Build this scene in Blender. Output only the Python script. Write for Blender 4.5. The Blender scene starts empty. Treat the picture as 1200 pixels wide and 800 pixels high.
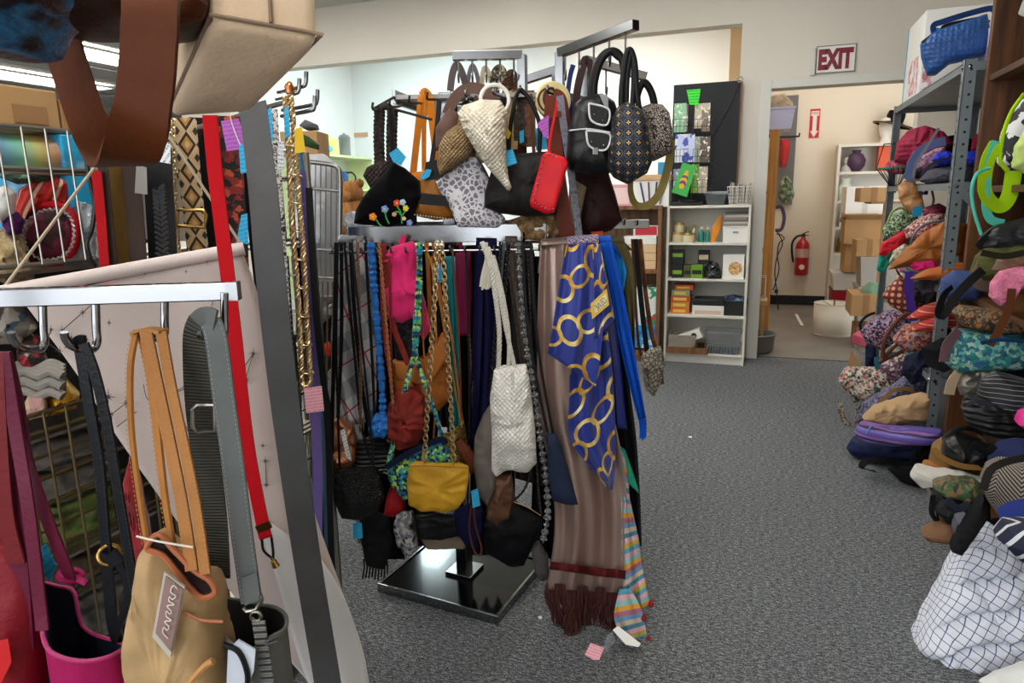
import bpy, bmesh, math, random
from mathutils import Vector, Matrix, noise
random.seed(7)
V = Vector
S = bpy.context.scene
COL = S.collection

# ---------------------------------------------------------------- camera
CAM_H, FPX = 1.3, 800.0
PITCH, ROLL, YAW = math.radians(11.8), math.radians(1.1), math.radians(20)
R0 = V((math.cos(YAW), math.sin(YAW), 0)); F0 = V((-math.sin(YAW), math.cos(YAW), 0)); UP = V((0, 0, 1))
FW = math.cos(PITCH)*F0 - math.sin(PITCH)*UP
U1 = math.sin(PITCH)*F0 + math.cos(PITCH)*UP
RV = math.cos(ROLL)*R0 - math.sin(ROLL)*U1
UV_ = math.sin(ROLL)*R0 + math.cos(ROLL)*U1
CP = V((0, 0, CAM_H))
cam = bpy.data.cameras.new('camera'); cam_o = bpy.data.objects.new('camera', cam); COL.objects.link(cam_o)
cam.sensor_width = 36; cam.lens = 36*FPX/1200; cam.clip_start = .02
m = Matrix.Identity(4)
for i in range(3):
    m[i][0], m[i][1], m[i][2], m[i][3] = RV[i], UV_[i], -FW[i], CP[i]
cam_o.matrix_world = m
S.camera = cam_o

# ---------------------------------------------------------------- world, light, exposure
W = bpy.data.worlds.new('world'); S.world = W; W.use_nodes = True
W.node_tree.nodes['Background'].inputs[0].default_value = (.9, .95, 1, 1)
W.node_tree.nodes['Background'].inputs[1].default_value = 3.6       # overcast daylight, enters only through the shop-front windows
S.view_settings.view_transform = 'Standard'; S.view_settings.look = 'None'
S.view_settings.gamma = 1; S.view_settings.exposure = .35
SHOP_LAMP = 11.0       # emission of the shop's ceiling troffers
BACK_LAMP = 26.0      # emission of the back room's troffers
COLD = (1.0, .975, .93); CYAN = (.78, .96, 1.0); WARM = (1.0, .93, .82)
# (x, y, sx, sy, colour, emission, ceiling height): every ceiling troffer of the place
TROFFERS = [
    (-.6, .7, .6, 1.2, COLD, SHOP_LAMP, 3.0), (-.3, 3.95, .6, 1.2, COLD, SHOP_LAMP, 3.0), (-2.7, 2.2, .6, 1.2, COLD, SHOP_LAMP, 3.0),
    (-2.7, -1., .6, 1.2, COLD, SHOP_LAMP, 3.0), (-.6, -1.8, .6, 1.2, COLD, SHOP_LAMP, 3.0), (-3.8, 4.1, .6, 1.2, COLD, SHOP_LAMP, 3.0),
    (-2.1, 4.3, .6, 1.2, COLD, SHOP_LAMP, 3.0), (-5.2, .8, .6, 1.2, COLD, SHOP_LAMP, 3.0), (-5.2, 3.7, .6, 1.2, COLD, SHOP_LAMP, 3.0),
    (-7.25, 6.15, .6, 2.4, COLD, SHOP_LAMP, 3.0), (-9.3, 6.75, .6, 2.4, COLD, SHOP_LAMP, 3.0),
    (-3.9, 7.2, .6, 1.2, CYAN, BACK_LAMP, 3.35), (-1.5, 7.2, .6, 1.2, WARM, BACK_LAMP, 3.35), (.45, 7.3, .6, 1.2, WARM, 4.6, 3.0)]

pl_ = bpy.data.lights.new('window_portal', 'AREA'); pl_.shape = 'RECTANGLE'; pl_.size, pl_.size_y = 8.2, 2.1; pl_.cycles.is_portal = True
po_ = bpy.data.objects.new('window_portal', pl_); COL.objects.link(po_); po_.location = (-3.1, -2.98, 1.65); po_.rotation_euler = (math.radians(90), 0, 0)

# ---------------------------------------------------------------- pixel helpers (1200x800 frame -> world)
def ray(x, y): return FW + RV*((x-600)/FPX) - UV_*((y-400)/FPX)
def dp(x, y, D):                      # on the vertical plane D metres ahead
    d = ray(x, y); return CP + d*(D/d.dot(F0))
def fl(x, y, z=0.):                   # on the horizontal plane z
    d = ray(x, y); return CP + d*((z-CAM_H)/d.z)
def pY(x, y, Y): d = ray(x, y); return CP + d*(Y/d.y)
def pX(x, y, X): d = ray(x, y); return CP + d*(X/d.x)
def DX(x, y, X): return pX(x, y, X).dot(F0)     # depth of the aisle-side plane X at a pixel
def rotz(v, a): c, s = math.cos(a), math.sin(a); return V((v.x*c-v.y*s, v.x*s+v.y*c, v.z))
def frame(turn=0, tilt=0):            # e1 right, e2 up, n towards the viewer
    a = math.radians(turn); e1 = rotz(R0, a); n = rotz(-F0, a)
    t = math.radians(tilt)
    n2 = n*math.cos(t) + UP*math.sin(t); e2 = UP*math.cos(t) - n*math.sin(t)
    return e1, e2, n2
def hit(x, y, o, n): d = ray(x, y); return CP + d*((o-CP).dot(n)/d.dot(n))
def nz(p, f, seed=0): return noise.noise(V((p.x*f+seed*3.7, p.y*f-seed*1.3, p.z*f+seed*7.1)))

# ---------------------------------------------------------------- materials
MATS = {}
def L(c):
    if isinstance(c, str):
        c = c.lstrip('#'); r = [int(c[i:i+2], 16)/255 for i in (0, 2, 4)]
    else: r = list(c)
    return tuple((x/12.92 if x <= .04045 else ((x+.055)/1.055)**2.4) for x in r) + (1.,)
class NT:
    def __init__(s, nt): s.nt = nt
    def n(s, t, **k):
        nd = s.nt.nodes.new(t)
        for a, b in k.items(): setattr(nd, a, b)
        return nd
    def l(s, a, b): s.nt.links.new(a, b)
    def m(s, op, a, b=0., c=None):
        nd = s.n('ShaderNodeMath', operation=op)
        for i, v in enumerate((a, b) if c is None else (a, b, c)):
            if hasattr(v, 'node'): s.l(v, nd.inputs[i])
            else: nd.inputs[i].default_value = v
        return nd.outputs[0]
    def ramp(s, fac, cols, const=True):
        nd = s.n('ShaderNodeValToRGB'); r = nd.color_ramp
        if const: r.interpolation = 'CONSTANT'
        k = len(cols)
        while len(r.elements) < k: r.elements.new(.5)
        for i, c in enumerate(cols):
            if isinstance(c, tuple) and len(c) == 2: r.elements[i].position, cc = c
            else: r.elements[i].position = i/k if const else i/max(1, k-1); cc = c
            r.elements[i].color = L(cc)
        s.l(fac, nd.inputs[0]); return nd.outputs[0]
    def mix(s, fac, a, b):
        nd = s.n('ShaderNodeMix', data_type='RGBA')
        for v, i in ((fac, 0), (a, 6), (b, 7)):
            if hasattr(v, 'node'): s.l(v, nd.inputs[i])
            else: nd.inputs[i].default_value = L(v) if i else v
        return nd.outputs[2]
def mat(name, col='#808080', rough=.6, metal=0., bump=None, var=None, pat=None, coord='UV', sheen=0., coat=0.,
        trans=0., alpha=1., emit=None, rot=0., ior=1.45, spec=.5):
    if name in MATS: return MATS[name]
    M = bpy.data.materials.new(name); M.use_nodes = True; nt = M.node_tree; t = NT(nt)
    B = nt.nodes['Principled BSDF']; MATS[name] = M
    B.inputs['Roughness'].default_value = rough; B.inputs['Metallic'].default_value = metal
    B.inputs['Sheen Weight'].default_value = sheen; B.inputs['Coat Weight'].default_value = coat
    B.inputs['Transmission Weight'].default_value = trans; B.inputs['Alpha'].default_value = alpha; B.inputs['IOR'].default_value = ior; B.inputs['Specular IOR Level'].default_value = spec
    tc = t.n('ShaderNodeTexCoord'); mp = t.n('ShaderNodeMapping'); mp.inputs['Rotation'].default_value[2] = math.radians(rot)
    t.l(tc.outputs[coord], mp.inputs[0]); vec = mp.outputs[0]
    c = None
    if pat:
        k = pat[0]
        sp = t.n('ShaderNodeSeparateXYZ'); t.l(vec, sp.inputs[0]); u, v = sp.outputs[0], sp.outputs[1]
        def warp(sc, amt):
            no = t.n('ShaderNodeTexNoise'); no.inputs['Scale'].default_value = sc; t.l(vec, no.inputs['Vector'])
            mx = t.n('ShaderNodeVectorMath', operation='MULTIPLY_ADD'); t.l(no.outputs['Color'], mx.inputs[0])
            mx.inputs[1].default_value = (amt,)*3; t.l(vec, mx.inputs[2]); return mx.outputs[0]
        if k == 'stripe':          # ('stripe','u'|'v'|'x'..,period,cols)
            ax = {'u': u, 'v': v, 'w': sp.outputs[2]}[pat[1]]
            c = t.ramp(t.m('FRACT', t.m('DIVIDE', ax, pat[2])), pat[3])
        elif k == 'cells':         # ('cells',scale,cols,warp)
            vo = t.n('ShaderNodeTexVoronoi'); vo.inputs['Scale'].default_value = pat[1]
            t.l(warp(pat[1]*1.3, pat[3]/pat[1]), vo.inputs['Vector'])
            ss = t.n('ShaderNodeSeparateColor'); t.l(vo.outputs['Color'], ss.inputs[0]); c = t.ramp(ss.outputs[0], pat[2])
        elif k == 'noise':         # ('noise',scale,cols)
            no = t.n('ShaderNodeTexNoise'); no.inputs['Scale'].default_value = pat[1]; no.inputs['Detail'].default_value = 4
            t.l(vec, no.inputs['Vector'])
            f = t.m('MULTIPLY', t.m('SUBTRACT', no.outputs[0], .3), 2.5); c = t.ramp(f, pat[2], const=len(pat) > 3)
        elif k == 'grid':          # ('grid',period,linefrac,base,line)
            a = t.m('LESS_THAN', t.m('FRACT', t.m('DIVIDE', u, pat[1])), pat[2]); b = t.m('LESS_THAN', t.m('FRACT', t.m('DIVIDE', v, pat[1])), pat[2])
            c = t.mix(t.m('MAXIMUM', a, b), pat[3], pat[4])
        elif k == 'plaid':         # ('plaid',period,base,dark,line)
            fu = t.m('FRACT', t.m('DIVIDE', u, pat[1])); fv = t.m('FRACT', t.m('DIVIDE', v, pat[1]))
            band = t.m('MULTIPLY', t.m('ADD', t.m('LESS_THAN', fu, .4), t.m('LESS_THAN', fv, .4)), .5)
            c = t.mix(band, pat[2], pat[3])
            ln = t.m('MAXIMUM', t.m('COMPARE', fu, .65, .018), t.m('COMPARE', fv, .65, .018)); c = t.mix(ln, c, pat[4])
        elif k == 'leopard':       # ('leopard',scale,base,spot)
            vo = t.n('ShaderNodeTexVoronoi', feature='DISTANCE_TO_EDGE'); vo.inputs['Scale'].default_value = pat[1]
            t.l(warp(pat[1]*2, .35/pat[1]), vo.inputs['Vector'])
            c = t.mix(t.m('GREATER_THAN', vo.outputs[0], .125), pat[2], pat[3])
        elif k == 'scrawl':        # ('scrawl',rows period,base,ink): lines of illegible handwriting
            fv = t.m('FRACT', t.m('DIVIDE', v, pat[1]))
            no = t.n('ShaderNodeTexNoise'); no.inputs['Scale'].default_value = 3./pat[1]; t.l(vec, no.inputs['Vector'])
            w = t.m('MULTIPLY', t.m('COMPARE', fv, .5, .22), t.m('COMPARE', no.outputs[0], .5, .045)); c = t.mix(w, pat[2], pat[3])
        elif k == 'zig':           # ('zig',period,amp period,cols)
            tri = t.m('ABSOLUTE', t.m('SUBTRACT', t.m('FRACT', t.m('DIVIDE', u, pat[2])), .5))
            c = t.ramp(t.m('FRACT', t.m('ADD', t.m('DIVIDE', v, pat[1]), t.m('MULTIPLY', tri, pat[2]/pat[1]))), pat[3])
        elif k == 'rings':         # ('rings',period,r,w,base,gold): rows of chain links
            P, r, w = pat[1], pat[2], pat[3]; tot = None
            for du, dv, sq in ((0, 0, 1.), (.5, 0, .7), (.25, .5, 1.), (.75, .5, .7)):
                a = t.m('MULTIPLY', t.m('SUBTRACT', t.m('FRACT', t.m('ADD', t.m('DIVIDE', u, P), du)), .5), P)
                b = t.m('MULTIPLY', t.m('SUBTRACT', t.m('FRACT', t.m('ADD', t.m('DIVIDE', v, P*1.6), dv)), .5), P*1.6/sq)
                d = t.m('SQRT', t.m('ADD', t.m('MULTIPLY', a, a), t.m('MULTIPLY', b, b)))
                g = t.m('COMPARE', d, r, w); tot = g if tot is None else t.m('MAXIMUM', tot, g)
            no = t.n('ShaderNodeTexNoise'); no.inputs['Scale'].default_value = 2.2/P; t.l(vec, no.inputs['Vector'])
            gold = t.ramp(no.outputs[0], [(.35, '#8a5a10'), (.48, pat[5]), (.62, '#f4e6a8')], const=False)
            c = t.mix(tot, pat[4], gold)
        elif k == 'lattice':       # ('lattice',period): gold flowers on black
            P = pat[1]
            a = t.m('SUBTRACT', t.m('FRACT', t.m('DIVIDE', u, P)), .5); b = t.m('SUBTRACT', t.m('FRACT', t.m('DIVIDE', v, P)), .5)
            d = t.m('SQRT', t.m('ADD', t.m('MULTIPLY', a, a), t.m('MULTIPLY', b, b)))
            ang = t.m('ARCTAN2', b, a); pet = t.m('ADD', .13, t.m('MULTIPLY', t.m('COSINE', t.m('MULTIPLY', ang, 4.)), .09))
            fl_ = t.m('LESS_THAN', d, pet); ring = t.m('COMPARE', d, .42, .04)
            c = t.mix(ring, '#0b0c12', '#3c4658'); c = t.mix(fl_, c, '#d8b070'); c = t.mix(t.m('LESS_THAN', d, .06), c, '#5a3a18')
        elif k == 'dots':          # ('dots',period,rfrac,base,dot)
            a = t.m('SUBTRACT', t.m('FRACT', t.m('DIVIDE', u, pat[1])), .5); b = t.m('SUBTRACT', t.m('FRACT', t.m('DIVIDE', v, pat[1])), .5)
            d = t.m('SQRT', t.m('ADD', t.m('MULTIPLY', a, a), t.m('MULTIPLY', b, b))); c = t.mix(t.m('LESS_THAN', d, pat[2]), pat[3], pat[4])
        elif k == 'diamond':       # ('diamond',pu,pv,cols): woven kilim diamonds
            a = t.m('ABSOLUTE', t.m('SUBTRACT', t.m('FRACT', t.m('DIVIDE', u, pat[1])), .5)); b = t.m('ABSOLUTE', t.m('SUBTRACT', t.m('FRACT', t.m('DIVIDE', v, pat[2])), .5))
            c = t.ramp(t.m('ADD', a, b), pat[3])
        elif k == 'wood':
            wv = t.n('ShaderNodeTexNoise'); wv.inputs['Scale'].default_value = 1.; wv.inputs['Detail'].default_value = 6
            mm = t.n('ShaderNodeMapping'); mm.inputs['Scale'].default_value = pat[1]; t.l(vec, mm.inputs[0]); t.l(mm.outputs[0], wv.inputs['Vector'])
            c = t.ramp(wv.outputs[0], [(.3, pat[2]), (.5, pat[3]), (.68, pat[4])], const=False)
        elif k == 'holo':
            f = t.m('FRACT', t.m('MULTIPLY', v, pat[1])); c = t.ramp(f, ['#d8c8e8', '#8fc8f0', '#a0f0d0', '#f0e890', '#f0b090', '#c0a8e8', '#d8d0e0'], const=False)
        elif k == 'carpet':
            no = t.n('ShaderNodeTexNoise'); no.inputs['Scale'].default_value = 210; no.inputs['Detail'].default_value = 2; t.l(vec, no.inputs['Vector'])
            n2 = t.n('ShaderNodeTexNoise'); n2.inputs['Scale'].default_value = 1.3; n2.inputs['Detail'].default_value = 5; t.l(vec, n2.inputs['Vector'])
            m5 = t.n('ShaderNodeMapping'); m5.inputs['Scale'].default_value = (55, 150, 55); t.l(vec, m5.inputs[0]); n5 = t.n('ShaderNodeTexNoise'); n5.inputs['Scale'].default_value = 1.; n5.inputs['Detail'].default_value = 3; n5.inputs['Roughness'].default_value = .8; t.l(m5.outputs[0], n5.inputs['Vector'])
            a = t.ramp(t.m('ADD', t.m('MULTIPLY', no.outputs[0], .4), t.m('MULTIPLY', n5.outputs[0], .6)), [(.38, pat[1]), (.5, pat[2]), (.62, pat[3])], const=False)
            c = t.mix(t.m('MULTIPLY', n2.outputs[0], .35), a, pat[4])
    if c is None:
        if var:
            no = t.n('ShaderNodeTexNoise'); no.inputs['Scale'].default_value = var[0]; no.inputs['Detail'].default_value = 5; t.l(vec, no.inputs['Vector'])
            b = L(col); k = var[1]; lin = lambda q: tuple(min(1, x*q) for x in b[:3])
            nd = t.n('ShaderNodeValToRGB'); nd.color_ramp.elements[0].position = .3; nd.color_ramp.elements[1].position = .7
            nd.color_ramp.elements[0].color = lin(1-k)+(1,); nd.color_ramp.elements[1].color = lin(1+k)+(1,)
            t.l(no.outputs[0], nd.inputs[0]); c = nd.outputs[0]
    if c is not None: t.l(c, B.inputs['Base Color'])
    else: B.inputs['Base Color'].default_value = L(col)
    if bump:
        k, sc, st = bump
        if k == 'noise':
            no = t.n('ShaderNodeTexNoise'); no.inputs['Scale'].default_value = sc; no.inputs['Detail'].default_value = 4; t.l(vec, no.inputs['Vector']); h = no.outputs[0]
        elif k == 'vor':
            no = t.n('ShaderNodeTexVoronoi'); no.inputs['Scale'].default_value = sc; t.l(vec, no.inputs['Vector']); h = no.outputs[0]
        else:      # 'knit' / 'rib' / 'quilt'
            sp = t.n('ShaderNodeSeparateXYZ'); t.l(vec, sp.inputs[0])
            a = t.m('SINE', t.m('MULTIPLY', sp.outputs[0], sc*6.28)); b = t.m('SINE', t.m('MULTIPLY', sp.outputs[1], sc*6.28))
            h = t.m('MULTIPLY', a, b) if k == 'knit' else (b if k == 'rib' else t.m('MULTIPLY', t.m('ABSOLUTE', a), t.m('ABSOLUTE', b)))
        bp = t.n('ShaderNodeBump'); bp.inputs['Strength'].default_value = st; bp.inputs['Distance'].default_value = .004
        t.l(h, bp.inputs['Height']); t.l(bp.outputs[0], B.inputs['Normal'])
    if emit:
        B.inputs['Emission Color'].default_value = L(emit[0]) if isinstance(emit[0], str) else tuple(emit[0])+(1,); B.inputs['Emission Strength'].default_value = emit[1]
    return M

# ---------------------------------------------------------------- mesh building
def cr(pts, n, closed=False):         # Catmull-Rom through points -> n samples
    P = [V(p) for p in pts]
    if len(P) == 2: return [P[0].lerp(P[1], i/(n-1)) for i in range(n)]
    segs = len(P) if closed else len(P)-1; out = []
    for i in range(n):
        t = i/(n if closed else n-1)*segs; k = min(int(t), segs-1); f = t-k
        g = (lambda j: P[j % len(P)]) if closed else (lambda j: P[max(0, min(len(P)-1, j))])
        a, b, c, d = g(k-1), g(k), g(k+1), g(k+2)
        out.append(.5*((2*b)+(c-a)*f+(2*a-5*b+4*c-d)*f*f+(3*b-a-3*c+d)*f**3))
    return out
def resample(P, n):                   # even arc-length samples of a 2D/3D polyline
    ln = [0]
    for a, b in zip(P, P[1:]): ln.append(ln[-1]+(b-a).length)
    out = []; j = 0
    for i in range(n):
        s = ln[-1]*i/(n-1)
        while j < len(P)-2 and ln[j+1] < s: j += 1
        d = ln[j+1]-ln[j]; out.append(P[j].lerp(P[j+1], (s-ln[j])/d if d > 1e-9 else 0))
    return out
class MB:
    def __init__(s): s.v = []; s.f = []; s.t = []
    def add(s, p, uv=(0, 0)): s.v.append(V(p)); s.t.append(uv); return len(s.v)-1
    def box(s, c, size, ang=0., M=None):
        c = V(c); h = [x/2 for x in size]; k = len(s.v)
        for z in (-1, 1):
            for y in (-1, 1):
                for x in (-1, 1):
                    q = V((x*h[0], y*h[1], z*h[2])); q = (M @ q) if M else rotz(q, ang); s.add(c+q, (x*h[0]+y*h[1], z*h[2]+(y*h[1] if h[2] < .02 else 0)))
        for a in ((0, 2, 3, 1), (4, 5, 7, 6), (0, 1, 5, 4), (2, 6, 7, 3), (1, 3, 7, 5), (0, 4, 6, 2)): s.f.append([k+i for i in a])
        return s
    def box2(s, a, b): return s.box([(a[i]+b[i])/2 for i in range(3)], [abs(b[i]-a[i]) for i in range(3)])
    def bar(s, a, b, w, h, up=UP):     # rectangular bar from a to b
        a, b = V(a), V(b); d = b-a; t = d.normalized(); x = t.cross(up)
        if x.length < 1e-4: x = t.cross(V((1, 0, 0)))
        x.normalize(); y = x.cross(t)
        M = Matrix((t, x, y)).transposed(); return s.box((a+b)/2, (d.length, w, h), M=M)
    def grid(s, rows, uvs=None, closed=False, flip=False):
        nr, nc = len(rows), len(rows[0]); k = len(s.v)
        for i in range(nr):
            for j in range(nc): s.add(rows[i][j], uvs[i][j] if uvs else (j/nc, i/nr))
        for i in range(nr-1):
            for j in range(nc if closed else nc-1):
                a, b = k+i*nc+j, k+i*nc+(j+1) % nc; q = [a, b, b+nc, a+nc]; s.f.append(q[::-1] if flip else q)
        return k
    def tube(s, pts, r, n=8, closed=False, cap=True):
        P = [V(p) for p in pts]; m_ = len(P); rr = r if isinstance(r, (list, tuple)) else [r]*m_
        x = None; rows = []; uvs = []; ln = 0
        for i in range(m_):
            t = (P[(i+1) % m_]-P[i-1]) if closed else (P[min(i+1, m_-1)]-P[max(i-1, 0)])
            if t.length < 1e-9: t = UP.copy()
            t.normalize()
            if x is None:
                x = t.cross(UP if abs(t.z) < .9 else V((1, 0, 0)))
            x = x - t*x.dot(t)
            if x.length < 1e-6: x = t.orthogonal()
            x.normalize(); y = t.cross(x)
            if i: ln += (P[i]-P[i-1]).length
            rows.append([P[i]+(x*math.cos(6.2832*j/n)+y*math.sin(6.2832*j/n))*rr[i] for j in range(n)]); uvs.append([(j/n*6.28*rr[i], ln) for j in range(n)])
        if closed: rows.append(rows[0]); uvs.append(uvs[0])
        k = s.grid(rows, uvs, closed=True)
        if cap and not closed:
            s.f.append(list(range(k, k+n))); q = k+(m_-1)*n; s.f.append(list(range(q+n-1, q-1, -1)))
        return s
    def torus(s, c, n, R, r, seg=20, sides=8, sq=1., ax=None):
        n = V(n).normalized(); a = V(ax) if ax else n.orthogonal(); a = (a-n*a.dot(n)).normalized(); b = n.cross(a)
        return s.tube([V(c)+a*R*math.cos(6.2832*i/seg)+b*R*sq*math.sin(6.2832*i/seg) for i in range(seg)], r, sides, closed=True)
    def lathe(s, prof, c, axis=UP, n=20, ax=None):    # prof: (radius, height)
        axis = V(axis).normalized(); a = axis.orthogonal().normalized(); b = axis.cross(a); c = V(c)
        rows = [[c+axis*h+(a*math.cos(6.2832*j/n)+b*math.sin(6.2832*j/n))*max(r, 1e-4) for j in range(n)] for r, h in prof]
        s.grid(rows, [[(j/n, h) for j in range(n)] for r, h in prof], closed=True); return s
    def ribbon(s, P, w, th=.003, face=None, tw=(0, 0), n=None, wdir=None):
        # P: 3D points (already sampled); w: width or list; face: normal of the flat side
        m_ = len(P); face = V(face) if face is not None else -F0; ww = w if isinstance(w, (list, tuple)) else [w]*m_; ln = 0; rows = []; uvs = []; pw = None
        for i in range(m_):
            t = (P[min(i+1, m_-1)]-P[max(i-1, 0)]); t = t.normalized() if t.length > 1e-9 else UP.copy()
            x = t.cross(face) if wdir is None else V(wdir)
            if x.length < .05: x = pw if pw else t.orthogonal()
            x = x - t*x.dot(t); x.normalize()
            if pw and x.dot(pw) < 0: x = -x
            pw = x.copy()
            a = math.radians(tw[0]+(tw[1]-tw[0])*i/max(1, m_-1)); y = t.cross(x); x, y = x*math.cos(a)+y*math.sin(a), y*math.cos(a)-x*math.sin(a)
            if i: ln += (P[i]-P[i-1]).length
            W2 = ww[i]/2
            rows.append([P[i]-x*W2-y*th/2, P[i]+x*W2-y*th/2, P[i]+x*W2+y*th/2, P[i]-x*W2+y*th/2]); uvs.append([(-W2, ln), (W2, ln), (W2, ln), (-W2, ln)])
        k = s.grid(rows, uvs, closed=True); s.f.append([k+3, k+2, k+1, k]); q = k+(m_-1)*4; s.f.append([q, q+1, q+2, q+3]); return s
    def chain(s, P, pitch, r, wr=.62, sides=5, seg=10):
        ln = sum((b-a).length for a, b in zip(P, P[1:])); n = max(3, int(ln/pitch)); Q = resample(P, n+1)
        for i in range(n):
            t = (Q[i+1]-Q[i]).normalized(); a = t.cross(F0)
            if a.length < .1: a = t.orthogonal()
            a.normalize(); b = t.cross(a); nrm = (a*.95+b*.3) if i % 2 else (a*-.3+b*.95); c = (Q[i]+Q[i+1])/2
            s.torus(c, nrm, pitch*.78, r, seg, sides, wr, ax=t)
        return s
    def rope(s, P, R, r, turns=40, k=3, n=6):     # k strands wound about a path
        m_ = len(P); X = None; fr = []
        for i in range(m_):
            t = (P[min(i+1, m_-1)]-P[max(i-1, 0)]).normalized()
            if X is None: X = t.orthogonal()
            X = X - t*X.dot(t); X.normalize(); fr.append((X.copy(), t.cross(X)))
        for q in range(k):
            s.tube([P[i]+(fr[i][0]*math.cos(i/m_*turns*6.28+q*6.28/k)+fr[i][1]*math.sin(i/m_*turns*6.28+q*6.28/k))*R for i in range(m_)], r, n)
        return s
    def poly(s, pts3, off):              # prism from a planar outline, extruded by vector off
        k = len(s.v); n = len(pts3); off = V(off); b0 = V(pts3[0]); e1 = (V(pts3[1])-b0).normalized(); e2 = off.normalized().cross(e1) if off.length else UP
        for p in pts3: s.add(p, ((V(p)-b0).dot(e1), (V(p)-b0).dot(e2)))
        for p in pts3: s.add(V(p)+off, ((V(p)-b0).dot(e1), (V(p)-b0).dot(e2)))
        s.f.append(list(range(k, k+n))[::-1]); s.f.append(list(range(k+n, k+2*n)))
        for i in range(n): j = (i+1) % n; s.f.append([k+i, k+j, k+n+j, k+n+i])
        return s
    def pillow(s, outline, D=None, th=.06, turn=0, tilt=0, p=2.4, wr=.004, fr=9, seed=0, sag=.25, rounds=2, o=None, N=44, back=1., quilt=None, pts=None, axes=None, rings=0):
        if axes: e1, e2, n = axes
        else: e1, e2, n = frame(turn, tilt)
        if pts is None:
            cx = sum(q[0] for q in outline)/len(outline); cy = sum(q[1] for q in outline)/len(outline)
            if o is None: o = dp(cx, cy, D)
            pts = [hit(q[0], q[1], o, n) for q in outline]
        elif o is None: o = sum(pts, V())/len(pts)
        q2 = [V(((a-o).dot(e1), (a-o).dot(e2))) for a in pts]
        per = sum((q2[i]-q2[i-1]).length for i in range(len(q2))); sub = []
        for i in range(len(q2)):
            a, b = q2[i], q2[(i+1) % len(q2)]; k = max(1, int(round((b-a).length/per*N/ (2**max(0, rounds-1)) )))
            for j in range(k): sub.append(a.lerp(b, j/k))
        for _ in range(rounds):
            nw = []
            for i in range(len(sub)): a, b = sub[i], sub[(i+1) % len(sub)]; nw += [a*.75+b*.25, a*.25+b*.75]
            sub = nw
        A = 0; c = V((0, 0))
        for i in range(len(sub)):
            a, b = sub[i-1], sub[i]; cr_ = a.x*b.y-b.x*a.y; A += cr_; c += (a+b)*cr_
        c = c/(3*A) if abs(A) > 1e-9 else sum(sub, V((0, 0)))/len(sub)
        y0 = min(a.y for a in sub); y1 = max(a.y for a in sub); SC = [1, .985, .95, .89, .81, .71, .6, .48, .35, .22, .1] if not rings else [1, .99, .975]+[.95*(1-i/rings) for i in range(rings)]
        m_ = len(sub); k0 = len(s.v)
        Rm = sum((a-c).length for a in sub)/m_; HH = [th/2*max(0, 1-x**p)**(1/p) for x in SC]; DLT = [0]*len(SC)
        for i in range(len(SC)-2, -1, -1): dr = (SC[i]-SC[i+1])*Rm; DLT[i] = DLT[i+1]+math.hypot(dr, HH[i+1]-HH[i])-dr
        for side in (1, -1):
            for ri, sc in enumerate(SC):
                if side == -1 and ri == 0: continue
                for a in sub:
                    q = c+(a-c)*sc; h = th/2*max(0, 1-sc**p)**(1/p)
                    t = (y1-q.y)/max(1e-6, y1-y0); h *= 1+sag*(t-.5)*2
                    P3 = o+e1*q.x+e2*q.y
                    w = wr*(1.1*nz(P3, fr, seed+side)+.5*nz(P3, fr*2.3, seed+side*5)+1.3*(.45-abs(nz(V((P3.x*1.6, P3.y*1.6, P3.z*.7)), fr*1.5, seed+9)))+.8*(.35-abs(nz(V((P3.x, P3.y, P3.z*1.8)), fr*2.2, seed+17))))*(1 if ri else .3)
                    if quilt and ri: w -= quilt[1]*(max((1-abs(math.sin(math.pi*(q.y-q.x*quilt[2]+.012*math.sin(q.x*30))/quilt[0])))**2, .6*(1-abs(math.sin(math.pi*(q.x+q.y*quilt[2])/(quilt[0]*1.7))))**2))*min(1, (1-sc)*8)
                    if side == 1: P3 = P3+n*(h+w)
                    else: P3 = P3-n*((h+w)*back)
                    dd = (q-c).normalized()*DLT[ri]
                    s.add(P3, (q.x+dd.x, q.y+dd.y))
            ce = s.add(o+e1*c.x+e2*c.y+n*(th/2*side*(1+sag*((y1-c.y)/max(1e-6, y1-y0)-.5)*2)*(1 if side == 1 else back)), (c.x, c.y))
            if side == 1: ring = lambda ri: k0+ri*m_
            else: ring = lambda ri: k0 if ri == 0 else k0+len(SC)*m_+1+(ri-1)*m_
            for ri in range(len(SC)-1):
                for j in range(m_):
                    a, b = ring(ri)+j, ring(ri)+(j+1) % m_; d, e = ring(ri+1)+j, ring(ri+1)+(j+1) % m_
                    s.f.append([a, b, e, d] if side == 1 else [b, a, d, e])
            for j in range(m_):
                a, b = ring(len(SC)-1)+j, ring(len(SC)-1)+(j+1) % m_; s.f.append([a, b, ce] if side == 1 else [b, a, ce])
        return s
    def sheet(s, left, right, nu=22, nv=30, amp=.012, k=3., ph=0., drift=1.2, seed=0, D=None, wr=.006, bell=0., top=.35):
        ex = lambda E: [V((e[0], e[1], e[2] if len(e) > 2 else D)) for e in E]
        Lp = resample(cr(ex(left), 40), nv); Rp = resample(cr(ex(right), 40), nv); rows = []; uvs = []; vl = 0
        wm = [(dp(*Lp[i])-dp(*Rp[i])).length for i in range(nv)]
        for i in range(nv):
            v = i/(nv-1); row = []; uv = []
            if i: vl += (dp(*((Lp[i]+Rp[i])/2))-dp(*((Lp[i-1]+Rp[i-1])/2))).length
            for j in range(nu):
                u = j/(nu-1); q = Lp[i].lerp(Rp[i], u)
                ff = amp*(top+(1-top)*v)*(math.sin(6.2832*k*u+ph+drift*v)+.4*math.sin(6.2832*k*2.3*u+1.7*ph-drift*2*v))
                p3 = dp(q.x, q.y, q.z+ff-bell*math.sin(math.pi*u)); p3 = p3+F0*(wr*nz(p3, 7, seed))
                row.append(p3); uv.append((u*max(wm), vl))
            rows.append(row); uvs.append(uv)
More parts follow.
